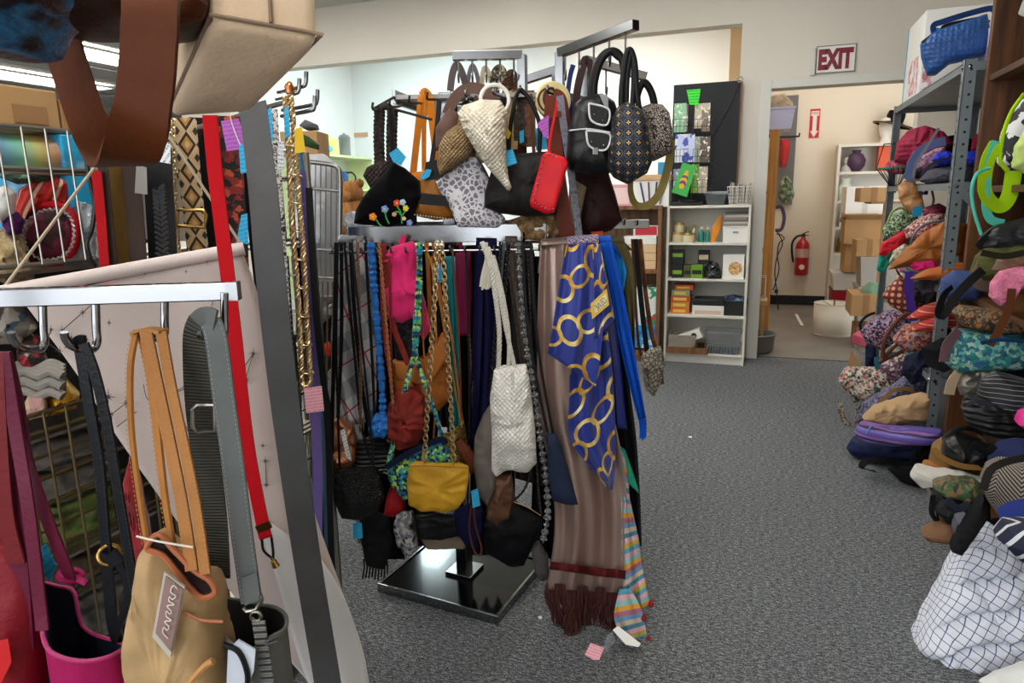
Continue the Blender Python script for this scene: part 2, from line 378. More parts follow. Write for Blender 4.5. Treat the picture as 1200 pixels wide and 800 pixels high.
        s.grid(rows, uvs); return s
    def build(s, name, m_, parent=None, smooth=True, bevel=0., solid=0., sub=0, ang=50, loc=None, kind=None):
        me = bpy.data.meshes.new(name)
        o = V((0, 0, 0))
        o = ORG.get(parent.name, V((0, 0, 0))) if parent is not None else (V(loc) if loc is not None else s.base())
        me.from_pydata([v-o for v in s.v], [], s.f)
        uvl = me.uv_layers.new(name='UVMap'); lv = [0]*len(me.loops); me.loops.foreach_get('vertex_index', lv)
        flat = []
        for i in lv: flat += [s.t[i][0], s.t[i][1]]
        uvl.data.foreach_set('uv', flat)
        me.materials.append(m_)
        if smooth: me.shade_smooth(); me.set_sharp_from_angle(angle=math.radians(ang))
        ob = bpy.data.objects.new(name, me); COL.objects.link(ob)
        if parent is not None: ob.parent = parent
        else: ob.location = o
        ORG[ob.name] = o
        if bevel: b = ob.modifiers.new('bevel', 'BEVEL'); b.width = bevel; b.segments = 2; b.limit_method = 'ANGLE'
        if solid: b = ob.modifiers.new('solid', 'SOLIDIFY'); b.thickness = solid; b.offset = 0
        if sub: b = ob.modifiers.new('sub', 'SUBSURF'); b.levels = sub; b.render_levels = sub
        if kind: ob['kind'] = kind
        return ob
    def base(s):
        n = len(s.v); return V((sum(v.x for v in s.v)/n, sum(v.y for v in s.v)/n, min(v.z for v in s.v)))
ORG = {}
def tag(o, label, cat, group=None):
    o['label'] = label; o['category'] = cat
    if group: o['group'] = group
    return o
def T(name, label, cat, loc, group=None):
    o = bpy.data.objects.new(name, None); COL.objects.link(o); o.location = V(loc); o.empty_display_size = .05; ORG[o.name] = V(loc)
    return tag(o, label, cat, group)
def one(mb, name, label, cat, m_, group=None, **k): return tag(mb.build(name, m_, **k), label, cat, group)
def struct(mb, name, m_, **k):
    o = mb.build(name, m_, **k); o['kind'] = 'structure'; return o
def pts(path, D=None, n=None, closed=False):      # (x,y[,D]) pixels -> smooth 3D path
    P = [dp(q[0], q[1], q[2] if len(q) > 2 else D) for q in path]
    n = n or max(12, len(P)*7); return cr(P, n, closed)
def text_mesh(body, size, name, m_, parent, loc, right, up, th=.001, mirror=False, fit=None, bold=0.):
    cu = bpy.data.curves.new(name, 'FONT'); cu.body = body; cu.size = size; cu.extrude = th; cu.offset = bold; cu.align_x = 'CENTER'; cu.align_y = 'CENTER'
    ob = bpy.data.objects.new(name, cu); COL.objects.link(ob); bpy.context.view_layer.update()
    me = bpy.data.meshes.new_from_object(ob.evaluated_get(bpy.context.evaluated_depsgraph_get())); bpy.data.objects.remove(ob)
    xs = [v.co.x for v in me.vertices]; ys = [v.co.y for v in me.vertices]; sx = sy = 1
    if fit: sx, sy = fit[0]/(max(xs)-min(xs)), fit[1]/(max(ys)-min(ys))
    cx, cy = (max(xs)+min(xs))/2, (max(ys)+min(ys))/2
    o = ORG.get(parent.name, V((0, 0, 0))); r, u = V(right).normalized(), V(up).normalized(); n = r.cross(u)
    for v in me.vertices: v.co = V(loc)-o+r*((v.co.x-cx)*sx*(-1 if mirror else 1))+u*(v.co.y-cy)*sy+n*v.co.z
    me.materials.append(m_); t = bpy.data.objects.new(name, me); COL.objects.link(t); t.parent = parent; ORG[t.name] = o; return t
# ================================================================ the setting
YW, YB, XL, XR = 5.72, 8.74, -5.5, 1.42
m_wall = mat('wall_paint', '#d6cfc2', .75, var=(1.2, .03), coord='Object', bump=('noise', 60, .05))
m_wallr = mat('cream_wall_paint', '#e6dac6', .75, var=(1.0, .04), coord='Object', bump=('noise', 60, .05))
m_wallw = mat('white_wall_paint', '#e9eced', .75, var=(1.0, .02), coord='Object', bump=('noise', 60, .05))
m_ceil = mat('ceiling_tile_board', '#d6d3ca', .9, coord='Object', bump=('vor', 160, .25), var=(30, .05))
m_tbar = mat('ceiling_grid_metal', '#c9c6bd', .5)
m_carpet = mat('charcoal_carpet', rough=.98, spec=.1, coord='Object', pat=('carpet', '#26282b', '#606264', '#a6a8aa', '#505254'), bump=('noise', 500, .15))
m_conc = mat('back_room_floor', '#827b74', .7, var=(2.2, .18), coord='Object')
m_trim = mat('trim_paint', '#d2d0c8', .55)
m_tan = mat('tan_trim', '#c8a880', .6)
m_black = mat('black_paint', '#17181a', .6)
mb = MB(); mb.box2((-14, -3, -.1), (XR, 5.79, 0)); mb.box2((-14, 5.79, -.1), (XL-.12, 12, 0)); struct(mb, 'floor', m_carpet, smooth=False, loc=(0, 0, 0))
mb = MB(); mb.box2((XL-.12, 5.79, -.1), (2.6, YB+.1, -.003)); struct(mb, 'floor_back_room', m_conc, smooth=False, loc=(0, 0, 0))
mb = MB(); mb.box2((-.22, 5.785, -.002), (2.6, 5.80, .004)); struct(mb, 'trim_1', mat('floor_strip', '#3b3a38', .5), smooth=False)
# wall with the EXIT sign: pillar, head over the doorway, head over the wide opening
mb = MB()
mb.box2((-.21, YW, 0), (.02, YW+.14, 3.45)); mb.box2((.02, YW, 2.065), (1.0, YW+.14, 3.45)); mb.box2((1.0, YW, 0), (XR, YW+.14, 3.45)); mb.box2((-5.0, YW, 2.545), (-.21, YW+.14, 3.45))
mb.box2((XL-.12, YW, 0), (-5.0, YW+.14, 3.45))
struct(mb, 'wall_back', m_wall, smooth=False, loc=(0, 0, 0))
mb = MB(); mb.box2((-.065, YW-.018, 0), (.02, YW, 2.13)); mb.box2((.02, YW-.018, 2.065), (1.0, YW, 2.13)); struct(mb, 'trim_2', m_trim, smooth=False, bevel=.004)
mb = MB(); mb.box2((XR, -3, 0), (XR+.1, YW+.14, 3.12)); struct(mb, 'wall_right', m_wall, smooth=False)
mb = MB(); mb.box2((-14, -3.1, 0), (-7.2, -3, 3.12)); mb.box2((1.0, -3.1, 0), (XR, -3, 3.12)); mb.box2((-7.2, -3.1, 0), (1.0, -3, .6)); mb.box2((-7.2, -3.1, 2.7), (1.0, -3, 3.12)); struct(mb, 'wall_front', m_wall, smooth=False, loc=(0, 0, 0))
m_pane = mat('window_glass', '#ffffff', .02, alpha=.08)
for k in range(4):          # shop-front windows, behind the viewer
    x0, x1 = -7.2+k*2.05, -7.2+(k+1)*2.05; mb = MB(); mb.box2((x0, -3.06, .6), (x0+.05, -3.0, 2.7)); mb.box2((x1-.05, -3.06, .6), (x1, -3.0, 2.7)); mb.box2((x0, -3.06, .6), (x1, -3.0, .65)); mb.box2((x0, -3.06, 2.65), (x1, -3.0, 2.7))
    wn = struct(mb, 'window_%d' % (k+1), m_trim, smooth=False); MB().box2((x0+.05, -3.035, .65), (x1-.05, -3.03, 2.65)).build('pane', m_pane, wn, smooth=False)
mb = MB(); mb.box2((-14.1, -3, 0), (-14, 12, 3.12)); mb.box2((-14.1, 12, 0), (XL, 12.1, 3.12)); struct(mb, 'wall_left', m_wall, smooth=False)
mb = MB(); mb.box2((XL-.12, YB, 0), (-.25, YB+.1, 3.4)); struct(mb, 'wall_back_room', m_wallw, smooth=False)
mb = MB(); mb.box2((-.25, YB, 0), (2.6, YB+.1, 3.4)); struct(mb, 'wall_rear', m_wallr, smooth=False)
mb = MB(); mb.box2((XL-.12, YW+.14, 0), (XL, YB, 3.4)); mb.box2((XL-.12, YB, 0), (XL, 12, 3.12)); struct(mb, 'wall_partition', m_wallw, smooth=False)
mb = MB(); mb.box2((2.5, YW+.14, 0), (2.6, YB, 3.4)); struct(mb, 'wall_side', m_wallr, smooth=False)
mb = MB(); mb.box2((-.33, 6.5, 0), (-.23, YB, 3.4)); struct(mb, 'wall_corridor', m_tan, smooth=False)
mb = MB(); mb.box2((.0, YB-.012, 0), (2.5, YB, .11)); struct(mb, 'baseboard_rear', m_black, smooth=False)
mb = MB(); mb.box2((XL-.12, YW+.14, 3.35), (2.6, YB+.1, 3.45)); struct(mb, 'ceiling_back_room', m_wallw, smooth=False)
# shop ceiling: slab, then the drop-ceiling tiles in view as separate boards over a T-bar grid
mb = MB(); mb.box2((-14, -3, 3.03), (XR, YW+.02, 3.13)); mb.box2((-14, YW+.02, 3.03), (XL-.1, 12, 3.13)); CEIL = struct(mb, 'ceiling', m_ceil, smooth=False, loc=(0, 0, 3.03))
def seen(p, mg=60):
    d = V(p)-CP; z = d.dot(FW)
    if z < .1: return False
    x, y = 600+FPX*d.dot(RV)/z, 400-FPX*d.dot(UV_)/z; return -mg < x < 1200+mg and -mg < y < 800+mg
mb = MB(); mb.box2((-.294, -.594, 0), (.294, .594, .016)); tile_me = None; bars = MB(); n_t = 0
def in_light(x, y): return any(abs(x-a) < .3+sx/2-.02 and abs(y-b) < .6+sy/2-.02 and h == 3.0 for a, b, sx, sy, c, e, h in TROFFERS)
for i in range(-24, 3):
    for j in range(-3, 10):
        x, y = i*.6+.3-.15, j*1.2+.7
        if x < -13.6 or x > XR-.2 or (x > XL-.4 and y > YW-.55) or y > 11.5: continue
        if not seen((x, y, 3.0)) or in_light(x, y): continue
        if tile_me is None: o = mb.build('ceiling_tile', m_ceil, parent=CEIL, smooth=False); tile_me = o.data
        else: o = bpy.data.objects.new('ceiling_tile', tile_me); COL.objects.link(o); o.parent = CEIL
        o.location = V((x, y, 3.0))-V((0, 0, 0)); n_t += 1
        if tile_me and n_t == 1:
            for v in tile_me.vertices: v.co += V((0, 0, 3.03))
        o.location = V((x, y, 3.0))-V((0, 0, 3.03))
        bars.box2((x-.306, y-.6, 2.995), (x-.294, y+.6, 3.004)); bars.box2((x-.3, y-.606, 2.995), (x+.3, y-.594, 3.004))
if bars.v: o = bars.build('ceiling_grid', m_tbar, parent=CEIL, smooth=False)
# ceiling troffers
LIGHT_L = {9: 'long lit fluorescent panel seen behind the brown strap loop', 10: 'long lit fluorescent panel seen above the cardboard carton', 13: 'short fluorescent panel over the corridor behind the doorway'}
for k, (x, y, sx, sy, c, e, h) in enumerate(TROFFERS):
    t = T('ceiling_light', LIGHT_L.get(k, 'flat fluorescent troffer panel recessed in the tiled ceiling') if h == 3.0 else 'flat fluorescent troffer panel on the back room ceiling, %s' % ('above the work table' if x > -3 else 'near the green shelf'), 'light', (x, y, h-.01), 'fluorescent ceiling panels' if h == 3.0 else 'back room ceiling panels')
    q = MB(); w = .02
    for a in (-1, 1): q.box((x+a*(sx/2-w/2), y, h-.005), (w, sy, .03)); q.box((x, y+a*(sy/2-w/2), h-.005), (sx-2*w, w, .03))
    q.build('frame', m_trim, t, smooth=False)
    q = MB(); q.box((x, y, h-.002), (sx-2*w, sy-2*w, .008)); q.build('diffuser', mat('diffuser_%d_%.1f' % (int(c[2]*100), e), '#ffffff', .5, emit=(c, e)), t, smooth=False)
# EXIT sign and FIRE sign
m_signw = mat('sign_white', '#e8e4dc', .35); m_signr = mat('sign_maroon', '#7d1630', .4); m_signred = mat('sign_red', '#c8252c', .4)
def wall_quad(pp, Y): return [pY(x, y, Y) for x, y in pp]
c = wall_quad([(957, 54.5), (1003, 50.5), (1003, 83), (955.5, 87)], YW-.012)
x0, x1 = (c[0].x+c[3].x)/2, (c[1].x+c[2].x)/2; z0, z1 = (c[2].z+c[3].z)/2, (c[0].z+c[1].z)/2
t = T('exit_sign', 'white EXIT sign with maroon letters above the doorway', 'sign', ((x0+x1)/2, YW-.01, z0))
MB().box2((x0, YW-.012, z0), (x1, YW-.001, z1)).build('plate', m_signw, t, smooth=False, bevel=.002)
q = MB(); e = .006
for a, b in (((x0, z0), (x1, z0+e)), ((x0, z1-e), (x1, z1)), ((x0, z0), (x0+e, z1)), ((x1-e, z0), (x1, z1))): q.box2((a[0], YW-.014, a[1]), (b[0], YW-.0115, b[1]))
q.build('border', mat('sign_grey', '#6d6a66', .5), t, smooth=False)
q = MB(); q.box2((x0-.035, YW-.03, z0-.01), (x0-.004, YW-.001, z1-.01)); q.build('mounting_bracket', mat('bracket_plastic', '#cfcbc2', .3), t, smooth=False, bevel=.004)
text_mesh('EXIT', .2, 'lettering', m_signr, t, ((x0+x1)/2, YW-.0135, (z0+z1)/2), (1, 0, 0), UP, .001, fit=((x1-x0)*.88, (z1-z0)*.76), bold=.012)
c = wall_quad([(950, 128), (962, 127), (959, 161), (947.5, 162)], YB-.01); x0, x1 = (c[0].x+c[3].x)/2, (c[1].x+c[2].x)/2; z0, z1 = (c[2].z+c[3].z)/2, (c[0].z+c[1].z)/2
t = T('fire_sign', 'narrow red FIRE sign with white down arrow above the extinguisher', 'sign', ((x0+x1)/2, YB-.01, z0)); xc = (x0+x1)/2; w = x1-x0; h = z1-z0
MB().box2((x0, YB-.008, z0), (x1, YB-.001, z1)).build('plate', m_signred, t, smooth=False)
MB().box2((x0+.01, YB-.010, z0+h*.76), (x1-.01, YB-.007, z1-h*.07)).build('text_panel', m_signw, t, smooth=False)
q = MB(); q.poly([V((xc+a*w, YB-.009, z0+b*h)) for a, b in ((-.2, .76), (-.2, .24), (-.4, .24), (0, .02), (.4, .24), (.2, .24), (.2, .76))], (0, -.002, 0)); q.build('arrow', m_signw, t, smooth=False)
text_mesh('FIRE', .05, 'lettering', m_signred, t, (xc, YB-.011, z0+h*.845), (1, 0, 0), UP, .0005, fit=(w*.7, h*.1))
# ================================================================ back room, doorway, bookcases
def rect(x0, y0, x1, y1, Y):           # pixel rectangle on the plane Y -> X0,X1,Z0,Z1
    xm, ym = (x0+x1)/2, (y0+y1)/2; return pY(x0, ym, Y).x, pY(x1, ym, Y).x, pY(xm, y1, Y).z, pY(xm, y0, Y).z
def pbox(mb, x0, y0, x1, y1, Y, dep, z0=None):
    a, b, c, d = rect(x0, y0, x1, y1, Y)
    if z0 is not None: d += z0-c; c = z0
    mb.box2((a, Y, c), (b, Y+dep, d)); return a, b, c, d
m_whitelam = mat('white_laminate', '#ddd9cd', .5, var=(4, .04), coord='Object')
m_brownwood = mat('brown_wood_laminate', rough=.5, coord='Object', pat=('wood', (30, 30, 2), '#5a3a20', '#7a5230', '#8f6640'))
m_orangewood = mat('orange_pine', rough=.5, coord='Object', pat=('wood', (30, 30, 2), '#8c5a24', '#b0762f', '#c08a44'))
m_card = mat('cardboard', '#b08a5c', .85, var=(6, .1), coord='Object')
m_card2 = mat('dark_cardboard', '#98714a', .85, var=(6, .1), coord='Object')
m_wbox = mat('white_card_box', '#e6e4de', .6)
m_clear = mat('clear_plastic', '#d9dde0', .15, trans=.85, ior=1.15, alpha=.6)
m_wire = mat('grey_wire', '#8f8f8c', .3, metal=.9)
m_bwire = mat('black_wire', '#151515', .4)
m_chrome = mat('chrome', '#8e8f92', .12, metal=1.)
m_paper = mat('paper_white', '#e9e7e2', .7)
def bookcase(name, label, x0, x1, y0, y1, z1, shelves, m_, th=.018):
    t = T(name, label, 'bookcase', ((x0+x1)/2, (y0+y1)/2, 0))
    for x in (x0, x1-th): MB().box2((x, y0, 0), (x+th, y1, z1)).build('side_panel', m_, t, smooth=False, bevel=.0015)
    MB().box2((x0, y0-.004, z1), (x1, y1, z1+th)).build('top', m_, t, smooth=False, bevel=.0015)
    MB().box2((x0+th, y1-.008, 0), (x1-th, y1, z1)).build('back_panel', m_, t, smooth=False)
    for z in shelves: MB().box2((x0+th, y0+.004, z-th), (x1-th, y1-.008, z)).build('shelf', m_, t, smooth=False, bevel=.0015)
    MB().box2((x0+th, y0+.02, 0), (x1-th, y0+.034, .06)).build('kick_board', m_, t, smooth=False)
    return t
YF = 5.42
zs = [pY(786, y, YF).z for y in (286.5, 328, 370, 421)]
zs = [pY(830, y, YF).z for y in (284.5, 327, 370)] + [.08]
bookcase('white_bookcase', 'low white laminate bookcase beside the doorway, filled with small goods', -.685, -.075, YF, 5.70, 1.205, zs, m_whitelam)
m_jar = mat('cream_jar', '#d9cba8', .35); m_gold = mat('gold_lid', '#b59a55', .3, metal=.8); m_teal = mat('teal_bottle', '#1f7f74', .3, coat=.4); m_gr = mat('green_glass', '#4d8a62', .3)
def jar(label, x0, y0, x1, y1, Y, z0, m_, ml, neck=1., cat='jar', name='jar'):
    a, b, c, d = rect(x0, y0, x1, y1, Y); r = (b-a)/2; h = d-c; cx = (a+b)/2; t = T(name, label, cat, (cx, Y+r, z0)); C_ = V((cx, Y+r, z0))
    if neck == 1: prof = [(0, 0), (r*.95, 0), (r, h*.05), (r, h*.72), (r*.97, h*.78), (0, h*.78)]; lid = [(0, h*.78), (r*1.02, h*.78), (r*1.02, h*.97), (r*.97, h), (0, h)]
    else: prof = [(0, 0), (r*.95, 0), (r, h*.04), (r, h*.6), (r*.8, h*.68), (r*neck, h*.74), (r*neck, h*.82), (0, h*.82)]; lid = [(0, h*.82), (r*neck*1.15, h*.82), (r*neck*1.15, h*.98), (0, h)]
    MB().lathe(prof, C_, n=18).build('body', m_, t); MB().lathe(lid, C_, n=18).build('lid', ml, t); return h
h = jar('cream jar with gold lid, under another on the white bookcase', 787, 273, 801, 284.5, YF+.06, zs[0], m_jar, m_gold)
jar('cream jar with gold lid stacked on top of another jar', 790, 263, 801, 274, YF+.065, zs[0]+h, m_jar, m_gold)
jar('squat cream jar standing in front of the bottles', 799, 275, 813, 286, YF+.02, zs[0], m_jar, m_gold)
jar('slim green glass bottle with gold cap behind the squat jar', 803, 265, 808.5, 284, YF+.12, zs[0], m_gr, m_gold, .5, 'bottle', 'bottle')
jar('slim cream bottle with gold cap between green and teal bottles', 810, 264, 815.5, 284, YF+.12, zs[0], m_jar, m_gold, .5, 'bottle', 'bottle')
jar('teal bottle with a pale cap beside the cream bottle', 818, 266, 825, 284, YF+.08, zs[0], m_teal, m_jar, .5, 'bottle', 'bottle')
jar('teal bottle with a pale cap beside the orange leaf', 826, 266, 832, 284, YF+.08, zs[0], m_teal, m_jar, .5, 'bottle', 'bottle')
mb = MB(); mb.pillow([(832, 284.5), (834, 267), (843, 252), (847.5, 252), (845, 267), (837, 284.5)], o=V((-.42, YF+.1, 1.0)), th=.02, turn=-20, wr=0); one(mb, 'leaf_dish', 'orange leaf-shaped dish leaning upright beside a white box', 'dish', mat('orange_glaze', '#e08a1e', .35))
t = T('storage_box', 'white storage box with lid under a stack of magazines', 'box', (-.17, YF+.1, zs[0])); a, b, c, d = pbox(q := MB(), 847, 267, 877, 284.5, YF+.03, .2, zs[0]); q.build('body', m_wbox, t, smooth=False, bevel=.003)
MB().box2((a-.003, YF+.027, d), (b+.003, YF+.233, d+.012)).build('lid', m_wbox, t, smooth=False, bevel=.002)
MB().box2(((a+b)/2-.02, YF+.027, c+.07), ((a+b)/2+.02, YF+.03, c+.085)).build('label_holder', mat('grey_plastic', '#8b8b8b', .5), t, smooth=False)
zz = d+.0125
for k in range(6):
    hh = .014+random.random()*.008; MB_ = MB(); MB_.box((( a+b)/2+random.uniform(-.008, .008), YF+.13, zz+hh/2), (b-a-.01, .19, hh), random.uniform(-.06, .06)); zz += hh+.0005
    one(MB_, 'magazine', 'thin grey magazine in the stack on the white storage box', 'magazine', mat('mag%d' % (k % 3), ['#8a8078', '#b9b2a8', '#6a625c'][k % 3], .5), 'magazines on the storage box', smooth=False)
def printed(name, label, r, Y, dep, z0, m_, ms, cat='box', band=(.3, .6), group=None, lid=False):
    a, b, c, d = rect(*r, Y); d += z0-c; c = z0; t = T(name, label, cat, ((a+b)/2, Y+dep/2, z0), group)
    MB().box2((a, Y, c), (b, Y+dep, d)).build('body', m_, t, smooth=False, bevel=.0025)
    if ms: MB().box2((a+(b-a)*.08, Y-.0015, c+(d-c)*band[0]), (b-(b-a)*.08, Y+.0005, c+(d-c)*band[1])).build('printed_label', ms, t, smooth=False)
    if lid: MB().box2((a-.003, Y-.003, d-.02), (b+.003, Y+dep+.003, d+.003)).build('lid', m_, t, smooth=False, bevel=.002)
    return d
m_blk = mat('black_card', '#1b1c1a', .45); m_lime = mat('lime_label', '#7fae2a', .5); m_limb = mat('lime_card', '#6f9a2c', .5)
d = printed('tea_box', 'black box with lime label, lower one of a pair', (787, 311, 800, 326), YF+.04, .1, zs[1], m_blk, m_lime)
printed('tea_box', 'black box with lime label, stacked on another black box', (787, 293, 801, 310), YF+.045, .1, d+.001, m_blk, m_lime, band=(.55, .8))
printed('tea_box', 'small dark olive box between black and lime boxes', (801, 311, 810, 326), YF+.04, .1, zs[1], mat('olive_card', '#4d5a26', .5), m_blk)
d = printed('tea_box', 'lime green box with black label carrying a black box', (810, 310, 823.5, 326), YF+.04, .1, zs[1], m_limb, m_blk)
printed('tea_box', 'black box with a round beige print on top of the lime box', (818, 294, 831, 310), YF+.06, .09, d+.001, m_blk, mat('beige_print', '#c9b78c', .5), band=(.35, .7))
mb = MB(); mb.pillow([(826, 327), (827, 312), (834, 305), (841, 308), (845, 318), (844, 327)], o=V((-.37, YF+.08, .92)), th=.12, wr=.02, fr=25, p=2); one(mb, 'plastic_bag', 'crumpled black plastic bag beside the white cookie box', 'bag', mat('black_plastic', '#26272a', .22, coat=.5))
t = printed
a, b, c, d = rect(847, 297, 872, 326, YF+.05); t = T('cookie_box', 'white box with a round food picture on its front', 'box', ((a+b)/2, YF+.09, zs[1]))
MB().box2((a, YF+.05, zs[1]), (b, YF+.13, zs[1]+d-c)).build('body', m_wbox, t, smooth=False, bevel=.002)
MB().lathe([(0, 0), (.05, 0), (.05, .002), (0, .002)], ((a+b)/2+.015, YF+.05, zs[1]+.08), (0, -1, 0), 20).build('picture', mat('food_print', rough=.5, coord='Object', pat=('noise', 60, ['#a06a30', '#d0a060', '#e6cfa0'])), t)
m_ob = [mat('orange_book%d' % k, c, .6) for k, c in enumerate(['#d9762b', '#c95a2a', '#8fa07c', '#d58a3a'])]
zz = zs[2]
for k, (x0, x1) in enumerate([(786, 808), (786, 808), (786, 809), (787, 808), (790, 812)]):
    a, b, _, _ = rect(x0, 350, x1, 357, YF+.05); hh = .046 if k < 4 else .04
    t = T('paperback_box', ['orange boxed book at the bottom of the stack', 'orange boxed book second in the stack', 'orange-red boxed book in the middle of the stack', 'sage green boxed book below the topmost one', 'orange-red boxed book on top of the stack'][k], 'book', ((a+b)/2, YF+.1, zz), 'boxed books on the white bookcase')
    MB().box2((a, YF+.05, zz), (b, YF+.2, zz+hh)).build('body', m_ob[[0, 3, 1, 2, 1][k]], t, smooth=False, bevel=.002)
    MB().box2((a+.02, YF+.049, zz+.012), (b-.03, YF+.0505, zz+hh-.012)).build('spine_label', mat('yellow_label', '#e3c25a', .6), t, smooth=False); zz += hh+.001
d = printed('binder_box', 'flat white box lying under a black binder', (811, 360, 848, 371), YF+.03, .22, zs[2], m_wbox, mat('pinkish', '#d8b9a8', .6), band=(.1, .5))
mb = MB(); a, b, _, _ = rect(812, 352, 849, 360, YF+.04); mb.box2((a, YF+.03, d+.001), (b, YF+.24, d+.05)); one(mb, 'binder', 'black binder lying flat on a white box', 'binder', m_blk, bevel=.008)
d = printed('black_box', 'black lidded box under folded dark cloth', (846, 354, 875, 371), YF+.05, .2, zs[2], m_blk, None, lid=True)
mb = MB(); mb.pillow([(848, 353), (850, 347), (860, 345), (872, 347), (874, 353)], o=V((-.17, YF+.14, d+.028)), th=.16, wr=.01, p=3); one(mb, 'folded_cloth', 'folded navy and black cloth on the black box', 'cloth', mat('navy_cloth', rough=.8, pat=('noise', 20, ['#14161f', '#2b3a5a', '#8aa0b4'])))
# bottom shelf
a, b, c, d = rect(782, 409, 829, 421, YF-.03); t = T('wooden_tray', 'dark brown wooden tray on the lowest shelf under a basket', 'tray', ((a+b)/2, YF+.1, zs[3]))
MB().box2((-.66, YF-.03, zs[3]), (b, YF+.2, zs[3]+.012)).build('bottom', m_brownwood, t, smooth=False)
for q in (((-.66, YF-.03), (b, YF-.018)), ((-.66, YF+.188), (b, YF+.2)), ((-.66, YF-.018), (-.648, YF+.188)), ((b-.012, YF-.018), (b, YF+.188))): MB().box2((*q[0], zs[3]), (*q[1], zs[3]+.05)).build('rim', m_brownwood, t, smooth=False)
m_wick = mat('white_wicker', '#cfc6b2', .8, bump=('knit', 60, 1.), coord='UV')
a, b, c, d = rect(784, 398, 814, 415, YF); zt = zs[3]+.0125; t = T('wicker_basket', 'whitewashed wicker basket on the brown tray', 'basket', ((a+b)/2, YF+.08, zt))
q = MB(); n = 11; hh = .13
for k in range(n):
    z = zt+hh*(k+.5)/n; pth = [V((x, y, z)) for x, y in ((a, YF+.0), (b, YF+.0), (b, YF+.16), (a, YF+.16))]; pp = []
    for i in range(4):
        for j in range(10): p = pth[i].lerp(pth[(i+1) % 4], j/10); p += (p-V(((a+b)/2, YF+.08, z))).normalized()*(.003*(-1)**(j+k)); pp.append(p)
    q.tube(pp, hh/n*.55, 6, closed=True)
q.build('woven_wall', m_wick, t); MB().box2((a+.004, YF+.004, zt), (b-.004, YF+.156, zt+.01)).build('bottom', m_wick, t, smooth=False)
c_ = pY(808, 394, YF+.06); t = T('appliance_box', 'white appliance box with a black dial tilted on the basket', 'box', c_)
M_ = Matrix.Rotation(math.radians(-24), 3, 'Y'); MB().box(c_, (.2, .09, .075), M=M_).build('body', m_wbox, t, smooth=False, bevel=.003)
MB().lathe([(0, 0), (.022, 0), (.022, .002), (0, .002)], c_+M_ @ V((.04, -.045, 0)), (0, -1, 0), 18).build('dial_print', m_blk, t); MB().box(c_+M_ @ V((-.04, -.0455, 0)), (.07, .001, .02), M=M_).build('printed_label', mat('grey_print', '#777a80', .5), t, smooth=False)
def bin_(label, a, b, y0, y1, z0, z1, m_, lid=None, name='plastic_bin', cat='bin'):
    t = T(name, label, cat, ((a+b)/2, (y0+y1)/2, z0)); q = MB(); e = .012
    def rr(s, z): return [V((a+e*s, y0+e*s, z)), V((b-e*s, y0+e*s, z)), V((b-e*s, y1-e*s, z)), V((a+e*s, y1-e*s, z))]
    q.grid([rr(1.6, z0), rr(0, z1), rr(-.6, z1), rr(-.6, z1-.008)], closed=True); q.f.append([3, 2, 1, 0]); q.build('body', m_, t, smooth=False, solid=.003)
    if lid: MB().box2((a-.008, y0-.008, z1), (b+.008, y1+.008, z1+.02)).build('lid', lid, t, smooth=False, bevel=.004)
    return t
a, b, c, d = rect(829, 409, 871, 421, YF); t = bin_('shallow clear tray of small blue and brown figurines', -.36, -.105, YF+.0, YF+.2, zs[3], zs[3]+.07, m_clear)
bin_('empty clear plastic bin stacked above the tray of figurines', -.37, -.1, YF+.005, YF+.2, zs[3]+.075, zs[3]+.18, m_clear)
m_fig = [mat('figurine%d' % k, c, .5) for k, c in enumerate(['#2c4f86', '#5a4a3a', '#8a7a5a', '#20506a'])]
for k in range(22):
    x = -.345+(k % 11)*.022; y = YF+.03+(k//11)*.07; mb = MB(); mb.lathe([(0, 0), (.009, .0), (.007, .012), (.004, .02), (.007, .026), (.006, .034), (0, .037)], (x, y, zs[3]+.004), n=8)
    one(mb, 'figurine', 'tiny painted figurine standing in the shallow clear tray', 'figurine', m_fig[k % 4], 'figurines in the clear tray')
# on top of the white bookcase
ZT = 1.224
mb = MB(); a, b, c, d = rect(786, 235, 824, 240, YF+.02); mb.box2((a, YF+.02, ZT), (b, YF+.14, ZT+.03)); one(mb, 'black_tray', 'flat black tray under the greeting card rack', 'tray', m_blk, bevel=.006)
a, b, c, d = rect(826, 226, 851, 239, YF+.04); bin_('small clear plastic tub on top of the white bookcase', a, b, YF+.04, YF+.16, ZT, ZT+d-c, m_clear, mat('clear_lid', '#b9c0c4', .2, trans=.5))
a, b, c, d = rect(852, 219, 882, 240, YF+.02); t = T('card_basket', 'white wire basket packed with cards beside the doorway', 'basket', ((a+b)/2, YF+.1, ZT)); h = d-c
q = MB()
for k in range(6):
    s = k/5; e = .018*(1-s); q.tube([V((a+e, YF+.02+e, ZT+h*s+.003)), V((b-e, YF+.02+e, ZT+h*s+.003)), V((b-e, YF+.2-e, ZT+h*s+.003)), V((a+e, YF+.2-e, ZT+h*s+.003))], .0022 if k < 5 else .004, 6, closed=True)
for k in range(13):
    x = k/12; q.tube([V((a+.018+(b-a-.036)*x, YF+.038, ZT+.003)), V((a+(b-a)*x, YF+.02, ZT+h))], .0018, 5)
q.build('wire_frame', mat('white_wire', '#d8d5cb', .4), t)
for k in range(16):
    x = a+.02+(b-a-.04)*k/15; hh = h*random.uniform(.85, 1.2); mb = MB(); mb.box((x, YF+.11, ZT+.012+hh/2), (.004, .13, hh), random.uniform(-.12, .12))
    one(mb, 'greeting_card', 'thin card filed upright in the white wire basket', 'card', mat('cards%d' % (k % 4), ['#cfc8bc', '#b7a795', '#e4e0d6', '#9d948a'][k % 4], .7), 'cards in the wire basket', smooth=False)
